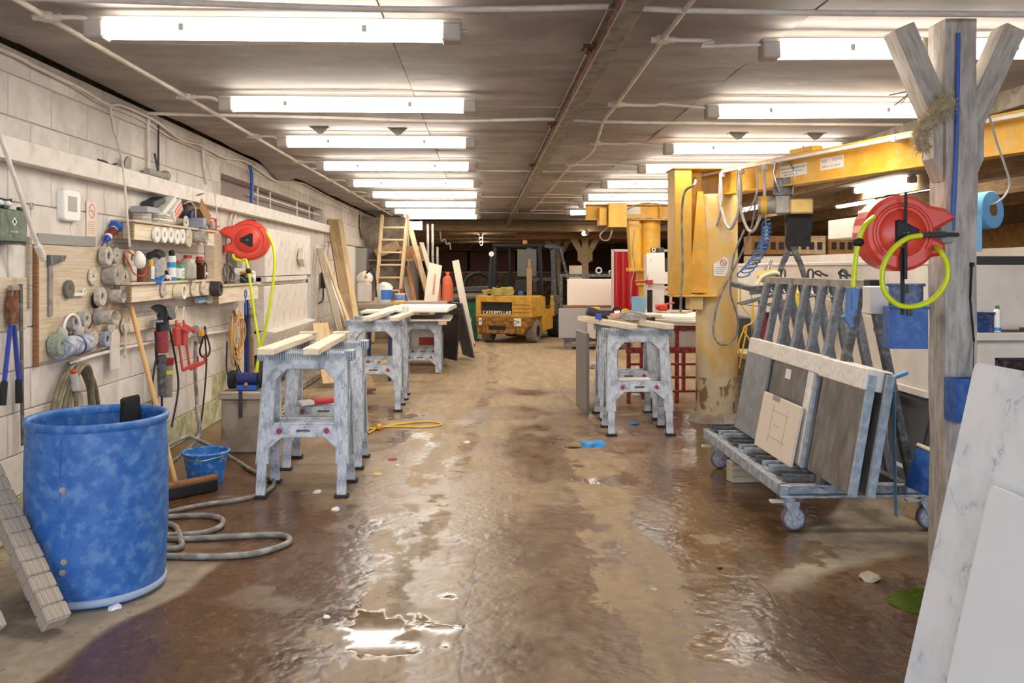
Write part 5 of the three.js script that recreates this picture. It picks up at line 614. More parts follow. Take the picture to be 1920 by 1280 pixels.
// ================= braced timber post =================
{ const o = thing('braced_post', 'old whitewashed timber post with slanting braces', 'post', [2.17, 0, -3.87]), m = worn({ a: 0xb5aa9e, b: 0x9f9489, c: 0xcdc7c0, th: 0.56, cov: 0.45, size: 0.5, fx: 20, fy: 3, n: 512, rough: 0.85, bump: 0.004, sd: 66 });
  const mb = worn({ a: 0xb5aa9e, b: 0x9f9489, c: 0xcdc7c0, th: 0.56, cov: 0.4, size: 0.5, fx: 3, fy: 18, rough: 0.85, bump: 0.002, sd: 67 });
  part(o, 'shaft', jitter(new THREE.BoxGeometry(0.145, 2.58, 0.145, 2, 26, 2).toNonIndexed().translate(0, 1.29, 0), 0.005, 5), m); { const s = o.children.at(-1); boxUV(s.geometry); }
  for (const s of [-1, 1]) part(o, 'cheek', [mv(extr([[s * 0.073, 1.85], [s * 0.073, 2.2], [s * 0.115, 2.2], [s * 0.115, 1.95]].sort(() => 0), 0.1, 0.003), 0, 0, -0.05)], m);
  part(o, 'brace', bar(V(-0.07, 2.12, 0), V(-0.255, 2.55, 0), 0.12, 0.1, 0.005), mb); part(o, 'brace', bar(V(0.07, 2.12, 0), V(0.265, 2.55, 0), 0.12, 0.1, 0.005), mb); part(o, 'brace', bar(V(-0.01, 2.1, -0.06), V(-0.01, 2.54, -0.2), 0.1, 0.1, 0.005), mb); }
{ const o = thing('lagging_tuft', 'shaggy tuft of brown hemp lagging caught in the post brace', 'lagging', [2.05, 2.1, -3.78]); const path = [[0.035, 0.11, 0.02], [0.01, 0.06, 0.03], [-0.03, 0.03, 0.02], [-0.065, -0.01, 0.01], [-0.075, -0.07, 0.0], [-0.06, -0.11, 0.0]];
  part(o, 'core', jitter(tube(path, 0.03, 10, 30), 0.012, 30), worn({ a: 0xb3a384, b: 0x6e6048, size: 0.08, n: 128, rough: 0.95 })); const hs = [], c = new THREE.CatmullRomCurve3(path.map(p => V(...p)));
  for (let k = 0; k < 900; k++) { const p = c.getPoint(rnd()), d = V(rnd(-1, 1), rnd(-1, 1), rnd(-1, 1)).normalize(); hs.push(rod(p.clone().addScaledVector(d, 0.02), p.clone().addScaledVector(d, rnd(0.04, 0.062)).add(V(rnd(-0.012, 0.012), rnd(-0.012, 0.012), 0)), 0.0024, 3, 0.0008)); } part(o, 'fibres', hs, plain(0xbfae8e, 0.95)).userData.kind = 'stuff'; }
single('blue_cable', 'blue cable running down the front of the timber post', 'cable', tube([atZ(1797, 62, 3.78), atZ(1795, 200, 3.78), atZ(1791, 330, 3.78), atZ(1786, 433, 3.78)], 0.009, 8, 40), plain(0x3a62b4, 0.5));
reel('red hose reel strapped to the timber post', [1.845, 1.603, -3.757], Math.PI - 0.05, 0.92);
{ const B = plain(0xcf3f2c, 0.38), o = thing('reel_face', 'front cover of the reel on the post with a black badge', 'reel cover', [1.925, 1.605, -3.86], -0.12); o.scale.setScalar(0.92); scene.remove(o); const r = scene.children.find(c => c.name === 'hose_reel_001'), add = (n, g, m) => { const q = part(r, n, mv(g, 0, 0, 0, 0, Math.PI, 0), m); return q; };
  add('front_ridge', torus(0.135, 0.012, 40, 8, 4.6).rotateZ(-0.6).translate(0, 0, 0.08), M.redReel); add('front_dome', mv(lathe([[0, 0.03], [0.06, 0.028], [0.1, 0.018], [0.115, 0]], 30), 0, 0, 0.083, Math.PI / 2, 0, 0), M.redReel); add('badge', mv(extr([[0.055, 0.012], [0.05, -0.012], [-0.03, -0.055], [-0.042, -0.05], [-0.042, 0.052], [-0.03, 0.056]].reverse(), 0.012, 0.006), 0, 0, 0.108), M.black);
  const q = part(r, 'lettering', mv(mv(card(0.05, 0.014, 0.001), -0.002, 0, 0.1275), 0, 0, 0, 0, Math.PI, 0), r.children.find(c => c.name === 'lettering').material); add('strap', bb(-0.012, -0.22, 0.125, 0.002, 0.19, 0.128, 0), M.black); }
{ const P = (px, py, z = 3.6) => atZ(px, py, z), o = thing('lime_hose', 'lime yellow hose curling round below the reel on the post', 'hose');
  part(o, 'loop', tube([P(1728, 441), P(1700, 447), P(1672, 470), P(1655, 505), P(1658, 545), P(1682, 570), P(1715, 574), P(1750, 560), P(1774, 528), P(1776, 495), P(1766, 475), P(1755, 463, 3.66)], 0.0115, 10, 100), M.lime); part(o, 'coupling', [rod(P(1728, 441), P(1742, 440), 0.011, 12), rod(P(1742, 440), P(1772, 439), 0.014, 12), rod(P(1772, 439), P(1795, 440, 3.79), 0.01, 12)], M.darkGrey);
  part(o, 'drop', tube([P(1638, 407, 3.66), P(1622, 422), P(1612, 445), P(1605, 480), P(1601, 520), P(1600, 538)], 0.0115, 10, 50), M.lime); part(o, 'stop_ball', sph(0.023, 1.1, 0.9, 1).applyMatrix4(new THREE.Matrix4().setPosition(P(1609, 454))), M.black); part(o, 'nozzle', rod(P(1600, 538), P(1599, 550), 0.008), plain(0xc9a04a, 0.4, 0.6)); }
single('blue_glove_air_gun', 'blue ribbed air gun hanging on the lime hose', 'air gun', [jitter(mv(cyl(0.024, 0.03, 0.12, 14), 0, 0.06, 0, 0.05, 0, -0.05), 0.004, 20), mv(cyl(0.012, 0.022, 0.06, 12), -0.012, -0.02, 0, 0, 0, 0.5), bb(-0.012, 0.03, 0.028, 0.012, 0.1, 0.034, 0.002)], plain(0x6283b2, 0.7), (() => { const p = atZ(1597, 592, 3.6); return [p.x, p.y, p.z]; })());
// straps and blue trays
function tray(label, pos, w, h, d, turn, m = M.blueTray) { const o = thing('blue_tray', label, 'tray', pos, turn); part(o, 'front', bb(-w / 2, 0, d / 2 - 0.004, w / 2, h, d / 2, 0.002), m); part(o, 'back', bb(-w / 2, 0, -d / 2, w / 2, h, -d / 2 + 0.004, 0.002), m); for (const s of [-1, 1]) part(o, 'side', bb(s * w / 2 - s * 0.004, 0, -d / 2 + 0.004, s * w / 2, h, d / 2 - 0.004, 0.001), m); part(o, 'base', bb(-w / 2 + 0.004, 0, -d / 2 + 0.004, w / 2 - 0.004, 0.005, d / 2 - 0.004, 0), m); part(o, 'lip', [bb(-w / 2 - 0.008, h - 0.01, d / 2, w / 2 + 0.008, h + 0.004, d / 2 + 0.008, 0.002)], m); part(o, 'hook', bb(-0.012, h - 0.04, d / 2 + 0.001, 0.012, h, d / 2 + 0.009, 0.002), M.darkGrey); return o; }
{ const p = atZ(1813, 790, 3.72); tray('blue tray strapped to the front of the timber post', [p.x, p.y, -3.73], 0.142, 0.19, 0.1, 0); }
{ const p = atZ(1697, 652, 3.84); tray('blue tray hanging below the reel on a black strap', [p.x, p.y, p.z], 0.165, 0.19, 0.1, -0.12); }
{ const p = atZ(1697, 580, 3.98); tray('dark blue box behind the lime hose loop', [p.x, p.y, p.z - 0.03], 0.16, 0.12, 0.1, -0.12, worn({ a: 0x1a2f66, b: 0x14264f, c: 0x6c7688, th: 0.55, size: 0.15, rough: 0.35, sd: 33 })); single('white_box', 'white paper box beside the dark blue box below the reel', 'box', bb(-0.06, 0, -0.04, 0.05, 0.13, 0.04, 0.004), M.paper, [p.x - 0.115, p.y - 0.02, p.z - 0.03]); }
single('black_strap', 'black strap hanging from the reel down to the blue trays', 'strap', [bb(-0.009, 0, -0.002, 0.009, 0.4, 0.002, 0)], M.black, (() => { const p = atZ(1692, 590, 3.66); return [p.x, p.y, p.z]; })());
single('black_strap', 'twisted black strap hanging down the side of the timber post', 'strap', [bar(atZ(1822, 492, 3.79), atZ(1819, 560, 3.78), 0.003, 0.016, 0), bar(atZ(1819, 560, 3.78), atZ(1826, 640, 3.78), 0.003, 0.014, 0), bar(atZ(1826, 640, 3.78), atZ(1824, 712, 3.74), 0.003, 0.016, 0), rod(atZ(1822, 492, 3.8), atZ(1822, 500, 3.8), 0.011)], plain(0x1c1d2c, 0.6));
{ const p = atZ(1745, 890, 4.25), o = thing('blue_pail', 'tilted blue pail with a pale lid hanging behind the post', 'pail', [p.x + 0.02, p.y, -4.3]); o.rotation.z = -0.38; part(o, 'shell', lathe([[0, -0.11], [0.085, -0.11], [0.1, 0.1], [0, 0.1]], 24), M.blueTray); part(o, 'lid', lathe([[0.1, 0.1], [0.104, 0.105], [0.1, 0.12], [0, 0.122]], 24), M.cream); part(o, 'handle', [bar(V(0.02, 0.02, 0.095), V(0.02, 0.08, 0.1), 0.008, 0.016)], M.darkGrey); }
single('dark_lever', 'long dark lever sloping down to the blue pail', 'lever', [bar(atZ(1770, 680, 4.35), atZ(1732, 850, 4.35), 0.02, 0.025), bar(atZ(1757, 760, 4.36), atZ(1775, 860, 4.36), 0.01, 0.014)], M.darkGrey);
// blue paper roll
{ const a = V(2.43, 1.727, -3.98), b = V(2.3, 1.71, -4.22), d = b.clone().sub(a), o = thing('paper_roll', 'big blue paper roll hanging on a cord beside the post', 'paper roll'); const body = lathe([[0.033, 0], [0.085, 0], [0.09, 0.004], [0.09, 0.266], [0.085, 0.27], [0.033, 0.27], [0.033, 0]], 36), q = new THREE.Quaternion().setFromUnitVectors(V(0, 1, 0), d.clone().normalize());
  part(o, 'roll', body.applyQuaternion(q).translate(a.x, a.y, a.z), M.paperBlue); part(o, 'core', lathe([[0.0325, -0.001], [0.0325, 0.27], [0.03, 0.27], [0.03, -0.001], [0.0325, -0.001]], 20).applyQuaternion(q).translate(a.x, a.y, a.z), M.card); const n = d.clone().normalize();
  part(o, 'loose_sheet', mv(cbox(0.003, 0.2, 0.26, 0.001), a.x + n.x * 0.135 - 0.075, a.y - 0.1, a.z + n.z * 0.135 + 0.04, 0, Math.atan2(n.x, n.z), 0.0), M.paperBlue); }
single('roll_cord', 'grey cord holding the blue paper roll', 'cord', [tube([V(2.3, 2.14, -3.8), atZ(1870, 270, 3.9), atZ(1884, 310, 3.92), atZ(1893, 350, 3.95), V(2.425, 1.755, -3.96), V(2.36, 1.74, -4.12)], 0.005, 6, 40)], M.plasticGrey);
// ================= slab trolley =================
{ const o = thing('slab_trolley', 'galvanised slab trolley with an A frame of upright bars', 'trolley', [2.075, 0, -5.4]), g = M.galv, d = M.galvDark;
  for (const s of [-1, 1]) part(o, 'side_rail', bb(s * 0.43 - 0.025, 0.2, -0.8, s * 0.43 + 0.025, 0.27, 0.8, 0.004), g); for (const z of [-0.8, 0.8]) part(o, 'end_rail', [bb(-0.455, 0.2, z - 0.03, 0.455, 0.212, z + 0.03, 0.002), bb(-0.455, 0.2, z - 0.03, 0.455, 0.27, z - 0.022, 0.002), bb(-0.455, 0.26, z - 0.03, 0.455, 0.27, z + 0.03, 0.002)], g);
  for (let k = 0; k < 7; k++) { const z = -0.72 + k * 0.235; part(o, 'cross_channel', [bb(-0.42, 0.27, z - 0.06, -0.06, 0.28, z + 0.06, 0.002), bb(-0.42, 0.28, z - 0.06, -0.06, 0.31, z - 0.052, 0.002), bb(-0.42, 0.28, z + 0.052, -0.06, 0.31, z + 0.06, 0.002)], k % 2 ? g : d); part(o, 'rubber_pad', bb(-0.4, 0.281, z - 0.045, -0.1, 0.294, z + 0.045, 0.003), k % 2 ? M.galvDark : M.darkGrey); }
  part(o, 'ridge_tube', bb(0.0, 1.335, -0.82, 0.05, 1.385, 0.86, 0.004), M.steelDusty); part(o, 'end_plug', bb(-0.002, 1.333, 0.82, 0.052, 1.387, 0.9, 0.004), M.black);
  for (let k = 0; k < 7; k++) { const z = -0.74 + k * 0.255; for (const s of [-1, 1]) part(o, 'upright', bar(V(0.025 + s * 0.03, 1.34, z), V(0.025 + s * 0.26, 0.25, z), 0.045, 0.045, 0.004), k === 6 ? d : M.upright); part(o, 'hook', [tube([[-0.01, 1.3, z + 0.1], [-0.01, 1.28, z + 0.13], [0.03, 1.28, z + 0.13]], 0.006, 6, 12)], M.chrome); }
  part(o, 'foot_beam', [bb(-0.08, 0.2, -0.8, -0.03, 0.27, 0.8, 0.004), bb(0.2, 0.2, -0.8, 0.25, 0.28, 0.8, 0.004)], d); for (const z of [-0.5, 0, 0.5]) part(o, 'handle_loop', tube([[0.025, 1.385, z - 0.04], [0.025, 1.43, z - 0.04], [0.025, 1.44, z], [0.025, 1.43, z + 0.04], [0.025, 1.385, z + 0.04]], 0.007, 6, 24), M.darkGrey);
  for (const [x, z] of [[-0.38, 0.74], [0.38, 0.74], [-0.38, -0.72], [0.38, -0.72]]) { const c = part(o, 'castor', [bb(x - 0.05, 0.188, z - 0.05, x + 0.05, 0.2, z + 0.05, 0.002), mv(cyl(0.032, 0.032, 0.025, 14), x, 0.176, z), mv(extr([[-0.04, 0.165], [0.045, 0.165], [0.035, 0.06], [0.015, 0.06]], 0.006, 0.001), x, 0, z + 0.026), mv(extr([[-0.04, 0.165], [0.045, 0.165], [0.035, 0.06], [0.015, 0.06]], 0.006, 0.001), x, 0, z - 0.032)], g); part(c, 'wheel', mv(lathe([[0.01, -0.02], [0.06, -0.02], [0.068, -0.012], [0.068, 0.012], [0.06, 0.02], [0.01, 0.02]], 24), x + 0.02, 0.069, z, Math.PI / 2, 0, 0), plain(0x6a5560, 0.6)); part(c, 'hub', mv(lathe([[0, 0.024], [0.052, 0.022], [0.058, 0.02], [0.058, -0.02], [0, -0.024]], 20), x + 0.02, 0.069, z, Math.PI / 2, 0, 0), M.galv); part(c, 'brake_pedal', bb(x - 0.11, 0.155, z - 0.02, x - 0.02, 0.17, z + 0.02, 0.003), M.plasticGrey); } }
// slabs on the trolley
{ const B = (z) => V(1.85, 0.31, -z), T = (z) => V(1.955, 0.92, -z), lean = -Math.atan2(0.105, 0.61), dark = worn({ a: 0x7c7772, b: 0x67625e, c: 0x54463c, th: 0.62, cov: 0.5, size: 0.7, fx: 8, fy: 3, rough: 0.3, sd: 70 }), film = worn({ a: 0x8b9aa6, b: 0x98a5ae, c: 0xb4bcc2, th: 0.55, size: 0.2, rough: 0.6, sd: 71 });
  const slab = (l, z0, z1, off, t, m, h = 0.62) => { const o = single('stone_slab', l, 'slab', bb(-t, 0, -(z1 - z0), 0, h, 0, 0.003), m, [1.85 + off, 0.312, -z0]); o.rotation.z = lean; return o; };
  slab('dark grey stone slab with brown stains at the open end of the trolley', 4.2, 4.73, 0, 0.03, dark); slab('second dark slab behind the stained one on the trolley', 4.17, 4.73, 0.075, 0.03, dark); slab('long dark grey slab with a white sticker on the trolley', 4.76, 6.0, 0.0, 0.03, dark); slab('grey slab in front of the long dark slab at the trolley end', 5.55, 6.03, -0.035, 0.02, worn({ a: 0x8b8b8b, b: 0x7a7b7c, size: 0.6, rough: 0.5, sd: 72 }), 0.6);
  const edge = (l, z, off, w) => { const o = single('edge_guard', l, 'edge strip', bb(-w, 0, -0.012, 0, 0.61, 0.012, 0.002), film, [1.852 + off, 0.312, -z]); o.rotation.z = lean; return o; };
  edge('pale blue edge guard on the front slab of the trolley', 4.183, 0.004, 0.04); edge('pale blue edge guard on the second slab of the trolley', 4.15, 0.08, 0.04); edge('blue edge guard between the two dark slabs on the trolley', 4.79, -0.032, 0.02);
  const foam = worn({ a: 0xe6dfd6, b: 0xdcd4ca, c: 0xc9bfb4, th: 0.64, size: 0.3, rough: 0.85, sd: 73 }), f = thing('foam_edging', 'white foam channel over the top of the trolley slabs', 'foam edging', [1.85, 0.312, 0]); f.rotation.z = lean; part(f, 'long_strip', [bb(-0.055, 0.54, -6.02, 0.005, 0.645, -4.75, 0.006)], foam); part(f, 'near_strip', [bb(-0.05, 0.53, -4.76, 0.09, 0.64, -4.18, 0.006)], foam); part(f, 'upright_strip', bb(-0.05, 0.0, -4.9, -0.031, 0.63, -4.815, 0.004), foam);
  const c = thing('template_board', 'cream stone piece with pencil lines leaning on the trolley', 'stone piece', [1.775, 0.305, -5.15]); c.rotation.z = lean * 1.15; part(c, 'board', bb(-0.02, 0, -0.32, 0, 0.35, 0.32, 0.003), plain(0xd9c8b6, 0.6)); part(c, 'pencil_lines', [bb(-0.0212, 0.26, -0.12, -0.0202, 0.263, 0.18, 0), bb(-0.0212, 0.1, -0.12, -0.0202, 0.103, 0.18, 0), bb(-0.0212, 0.06, -0.1, -0.0202, 0.3, -0.097, 0), bb(-0.0212, 0.06, 0.14, -0.0202, 0.3, 0.143, 0), bb(-0.0212, 0.18, -0.05, -0.0202, 0.183, 0.05, 0)], M.grey); part(c, 'grey_tag', bb(-0.022, 0.32, -0.14, -0.001, 0.352, -0.02, 0.001), M.grey);
  const s = single('slab_sticker', 'small white sticker on the long dark slab', 'sticker', bb(-0.0012, -0.03, -0.045, 0, 0.03, 0.045, 0), M.paper, [1.85 - 0.0305 + 0.082, 0.79, -5.25]); s.rotation.z = lean;
  single('ratchet_strap', 'pale blue ratchet strap hanging down behind the trolley slabs', 'strap', [bar(atZ(1664, 705, 4.3), atZ(1676, 735, 4.3), 0.004, 0.03, 0), bar(atZ(1676, 735, 4.3), atZ(1677, 850, 4.3), 0.003, 0.032, 0), bar(atZ(1677, 850, 4.3), atZ(1680, 968, 4.3), 0.003, 0.032, 0), bar(atZ(1655, 715, 4.3), atZ(1700, 698, 4.35), 0.03, 0.02, 0.003)], plain(0x6c9cc6, 0.6));
  single('timber_chock', 'pale wooden chock on the floor under the trolley', 'timber', bb(-0.16, 0, -0.05, 0.16, 0.14, 0.05, 0.005), M.timberGrey, [1.83, 0, -5.75], 0.1); single('timber_chock', 'short offcut of timber behind the trolley wheels', 'timber', bb(-0.12, 0, -0.05, 0.12, 0.1, 0.05, 0.005), M.pine, [2.6, 0, -4.9], 0.3); }
// ================= stone cutting machine =================
{ const o = thing('cutting_machine', 'long white enclosed stone cutting machine behind the trolley', 'machine', [3.0, 0, -5.65]), m = M.machine;
  part(o, 'base', bb(0.06, 0, -6.2, 1.2, 0.57, -0.08, 0.006), M.machineGrey); part(o, 'sill', bb(-0.02, 0.57, -6.3, 1.3, 0.62, 0.0, 0.004), m);
  part(o, 'side_panel', bb(0, 0.62, -1.0, 0.04, 1.08, -0.006, 0.003), m); part(o, 'side_panel', bb(0, 0.62, -2.2, 0.04, 1.18, -1.006, 0.003), m); part(o, 'side_panel', bb(0, 0.62, -6.2, 0.04, 1.02, -2.206, 0.003), m); part(o, 'upper_panel', mv(extr([[0.006, 1.085], [1.0, 1.185], [1.0, 1.47], [0.006, 1.47]], 0.04, 0.002), 0.0, 0, 0, 0, Math.PI / 2, 0), m); part(o, 'upper_panel', bb(0, 1.19, -2.2, 0.04, 1.47, -1.006, 0.003), m); part(o, 'upper_panel', bb(0, 1.03, -6.2, 0.04, 1.47, -2.206, 0.003), m);
  part(o, 'front_panel', [bb(0.0, 0.62, 0.0, 0.14, 1.47, 0.03, 0.003), bb(0.145, 0.62, -0.02, 1.2, 1.47, 0.01, 0.003)], m); part(o, 'top_rail', [bb(-0.01, 1.47, -6.3, 0.1, 1.5, 0.02, 0.004)], m); part(o, 'back_panel', bb(0.9, 0.62, -6.2, 0.95, 1.6, -0.1, 0.003), m);
  for (let k = 0; k < 3; k++) part(o, 'dial', mv(cyl(0.03, 0.03, 0.03, 18), -0.012, 1.16 - k * 0.085, -0.72, 0, 0, Math.PI / 2), k < 2 ? M.chrome : M.darkGrey); for (const z of [-1.25, -1.75]) part(o, 'grab_handle', tube([[0.0, 1.38, z - 0.07], [-0.05, 1.4, z - 0.07], [-0.055, 1.42, z - 0.04], [-0.055, 1.42, z + 0.04], [-0.05, 1.4, z + 0.07], [0, 1.38, z + 0.07]], 0.009, 8, 30), M.darkGrey);
  part(o, 'gantry_post', [mv(extr([[-0.12, 0.62], [0.16, 0.62], [0.1, 1.95], [-0.02, 1.95]], 0.3, 0.005), 0.35, 0, -1.8)], m); part(o, 'gantry_beam', [bb(0.3, 1.72, -2.4, 0.6, 1.9, -1.5, 0.006)], m); part(o, 'emergency_stop', mv(cyl(0.025, 0.025, 0.03, 14), 0.1, 1.13, 0.045, Math.PI / 2, 0, 0), plain(0x9a3a34, 0.5)); part(o, 'spring_lead', tube(Array.from({ length: 50 }, (_, i) => [0.09 + 0.04 * Math.cos(i * 1.25), 0.98 - i * 0.007, 0.06 + 0.03 * Math.sin(i * 1.25)]), 0.004, 5, 200), M.grey);
  part(o, 'cable_chain', Array.from({ length: 16 }, (_, i) => { const a = -0.3 + i * 0.24; return i < 12 ? mv(cbox(0.05, 0.06, 0.26, 0.006), 1.15 + 0.17 * Math.sin(a), 1.66 - 0.17 * Math.cos(a) , -0.3, 0, 0, a) : mv(cbox(0.06, 0.06, 0.26, 0.006), 1.05 - (i - 11) * 0.07, 1.49, -0.3); }), M.black); part(o, 'cable_bundle', [0, 1, 2, 3].map(k => tube(Array.from({ length: 9 }, (_, i) => { const a = -0.3 + i * 0.36; return [1.15 + 0.155 * Math.sin(a), 1.66 - 0.155 * Math.cos(a), -0.2 - k * 0.05]; }), 0.016, 6, 30)), M.orange); part(o, 'bellows', [bb(0.2, 1.47, -0.5, 1.8, 1.53, -0.1, 0.004)], M.darkGrey); }
{ const o = thing('machine_cabinet', 'white cabinet with a dark glass door beside the post', 'cabinet', [3.16, 0, -5.35]), m = M.machine; part(o, 'carcass', [bb(0, 0.1, -0.25, 1.2, 0.98, -0.02, 0.004), bb(0, 0, -0.2, 1.2, 0.1, -0.05, 0)], m); part(o, 'top', bb(-0.01, 0.985, -0.26, 1.21, 1.035, 0.02, 0.004), m); part(o, 'door', [bb(0.01, 0.12, -0.018, 1.19, 0.975, 0.0, 0.003)], m); const d = o.children.at(-1); part(d, 'pane', bb(0.13, 0.25, 0.001, 1.08, 0.86, 0.006, 0.002), worn({ a: 0x3a3433, b: 0x2a2526, c: 0x6e6866, th: 0.62, size: 0.4, rough: 0.2, sd: 75 })); part(d, 'frame', [bb(0.115, 0.235, 0, 0.13, 0.875, 0.01, 0.002), bb(0.115, 0.86, 0, 1.1, 0.875, 0.01, 0.002)], plain(0x3b3548, 0.5)); part(d, 'knob', mv(cyl(0.014, 0.014, 0.02, 12), 0.06, 0.62, 0.01, Math.PI / 2, 0, 0), M.grey); }
{ const p = atZ(1856, 620, 5.3); tray('dark blue open tin on the glass door cabinet', [p.x, 1.037, -5.42], 0.13, 0.125, 0.11, 0.05, worn({ a: 0x23407e, b: 0x1b3268, c: 0x7a6a60, th: 0.6, size: 0.15, rough: 0.5, sd: 76 })); single('red_bottle', 'small red capped bottle standing in the dark blue tin', 'bottle', [cyl(0.024, 0.024, 0.16, 16).translate(0, 0.08, 0)], M.red, [p.x - 0.035, 1.043, -5.43]);
  const q = atZ(1884, 618, 5.3), o = thing('spray_bottle', 'slim white spray bottle with a green cap on the cabinet', 'bottle', [q.x, 1.036, -5.38]); part(o, 'body', lathe([[0, 0], [0.022, 0], [0.023, 0.006], [0.023, 0.13], [0.016, 0.15], [0, 0.15]], 18), M.bottle); part(o, 'cap', cyl(0.014, 0.011, 0.022, 14).translate(0, 0.161, 0), plain(0x3a6a3c, 0.5)); part(o, 'band', lathe([[0.0232, 0.01], [0.0238, 0.012], [0.0238, 0.03], [0.0232, 0.032]], 18), plain(0x3f8fd0, 0.5)); single('tool_scrap', 'dark flat tools lying on the cabinet top', 'tools', [bb(-0.06, 0, -0.03, 0.16, 0.012, 0.03, 0.003), bb(0.08, 0.013, -0.02, 0.2, 0.028, 0.02, 0.003)], M.darkGrey, [q.x + 0.1, 1.036, -5.42]); }
// ================= marble slabs leaning in front =================
{ const vf = field(512, 3, 3, 6, 80), vg = field(512, 4, 4, 4, 84), vh = field(512, 9, 9, 4, 87), vmap = dataTex(512, (i, j) => { const k = j * 512 + i, v = Math.max(0, 1 - Math.abs(vf[k] - 0.5) / 0.022) * sst(0.5, 0.68, vg[k]) + 0.5 * sst(0.7, 0.85, vh[k]) * sst(0.45, 0.62, vg[k]); return mix(mix([232, 235, 240], [218, 224, 232], sst(0.3, 0.7, vg[k])), [150, 160, 176], Math.min(1, v * 0.75)); }, true); vmap.repeat.set(1.4, 1.4);
  const vein = new THREE.MeshPhysicalMaterial({ map: vmap, roughness: 0.22 }), ang = -Math.atan2(0.25, 1.11);
  const rr = (L, h, c) => [[0, 0], [L, 0], [L, h], [c, h], [c * 0.3, h - c * 0.3], [0, h - c]];
  const mk = (l, x, z0, L, h, t, m) => { const g = mv(extr(rr(L, h, 0.02), t, 0.002), 0, 0, 0, 0, -Math.PI / 2, 0); const o = single('marble_slab', l, 'slab', g, m, [x, 0.006, -z0]); o.rotation.z = ang; return o; };
  mk('big white veined marble slab leaning beside the timber post', 1.475, 2.9, 1.3, 1.14, 0.02, vein); mk('plain white slab leaning against the veined marble slab', 1.425, 2.6, 1.0, 0.785, 0.02, plain(0xe9ecf1, 0.25));
  const r = thing('slab_rack', 'timber rack that holds the leaning marble slabs', 'rack', [1.86, 0, -2.1]); for (const z of [-0.6, 0.5]) part(r, 'upright', bb(0, 0, z - 0.03, 0.06, 1.0, z + 0.03, 0.004), M.timberOld); part(r, 'rail', bb(-0.06, 0.86, -0.64, 0, 0.94, 0.54, 0.004), M.timberOld); for (const z of [-0.6, 0.5]) part(r, 'brace', bar(V(0.06, 0.9, z), V(0.5, 0.03, z), 0.05, 0.05), M.timberOld); }
// ================= conduits and fittings on the ceiling =================
const CY = 2.575;
const cond = (l, pts, r = 0.0125, n = 8) => single('conduit', l, 'conduit', tube(pts, r, n, pts.length * 8), M.conduit);
cond('white conduit running lengthwise along the left strip lights', [V(-1.95, CY, 1.3), V(-1.955, CY, -3), V(-1.95, CY, -6), V(-1.96, CY, -9), V(-1.95, CY, -13), V(-1.95, CY, -18.4)], 0.014);
const zL = rowL.map(([px, py]) => 1.09 * FOC / (HORIZON - py));
zL.forEach((z, i) => { const x = atZ(rowL[i][0], 60, z).x - 0.85; cond('short white conduit from the left run to its strip light, number ' + ['one', 'two', 'three', 'four', 'five', 'six', 'seven', 'eight', 'nine'][i] + ' from the front', [V(-1.94, CY, -z + 0.05), V(-1.8, CY, -z + 0.04), V(x, CY - 0.02, -z)], 0.011);
  single('junction_box', 'round white junction box on the left conduit', 'junction box', [cyl(0.034, 0.034, 0.035, 16), rod(V(-0.06, 0, 0), V(0.06, 0, 0), 0.017), rod(V(0, 0, -0.06), V(0, 0, 0.06), 0.017)], M.conduit, [-1.952, CY, -z + 0.05], 0, 'junction boxes on the left conduit'); });
const rr0 = [[0.87, -1], [0.88, 3.7], [0.887, 4.25], [0.92, 5.9], [0.928, 6.55], [1.06, 8.3], [0.97, 9.4], [0.96, 10.5], [0.98, 12], [0.98, 14], [0.98, 18.5]];
cond('white conduit winding along right of the steel joist', rr0.map(([x, z]) => V(x, CY, -z)), 0.014);
rowR.forEach(([x, z], i) => { const c = [0.887, 0.92, 1.03, 0.97, 0.96, 0.98, 0.98, 0.98][i]; cond('white conduit branch to a strip light right of the joist, number ' + ['one', 'two', 'three', 'four', 'five', 'six', 'seven', 'eight'][i] + ' from the front', [V(c, CY, -z), V(c + 0.25, CY - 0.005, -z), V(x - 1.15, CY - 0.035 * (i < 1), -z + 0.02), V(x - 0.85, CY - 0.02, -z)], 0.011);
  single('junction_box', 'round white junction box on the right conduit', 'junction box', [cyl(0.034, 0.034, 0.035, 16), rod(V(-0.06, 0, 0), V(0.06, 0, 0), 0.017), rod(V(0, 0, -0.06), V(0, 0, 0.06), 0.017)], M.conduit, [c, CY, -z], 0, 'junction boxes on the right conduit'); });
cond('white cross conduit that passes closest to the open front', [V(-2.3, CY + 0.01, -3.62), V(-1.2, CY - 0.01, -3.64), V(-0.4, CY - 0.015, -3.68), V(0.2, CY, -3.7), V(0.53, CY + 0.012, -3.7), V(0.88, CY, -3.7), V(1.6, CY - 0.005, -3.7), V(3.2, CY, -3.7)], 0.014);
cond('white cross conduit behind the second pair of strip lights', [V(-2.44, CY, -6.3), V(-1.2, CY - 0.006, -6.4), V(-0.3, CY - 0.01, -6.5), V(0.5, CY + 0.01, -6.5), V(1.0, CY, -6.55), V(2.2, CY, -6.6), V(3.3, CY, -6.6)], 0.013);
cond('thin cross conduit behind the fourth strip lights', [V(-1.95, CY, -9.75), V(-0.5, CY - 0.008, -9.8), V(0.5, CY, -9.9), V(2.6, CY, -9.9)], 0.01);
cond('thin cross conduit behind the sixth strip lights', [V(-1.95, CY, -13.4), V(0.5, CY - 0.005, -13.5), V(2.6, CY, -13.6)], 0.009);
cond('thin cross conduit near the timber header', [V(-1.95, CY, -17.2), V(0.5, CY, -17.4), V(2.2, CY, -17.6)], 0.009);
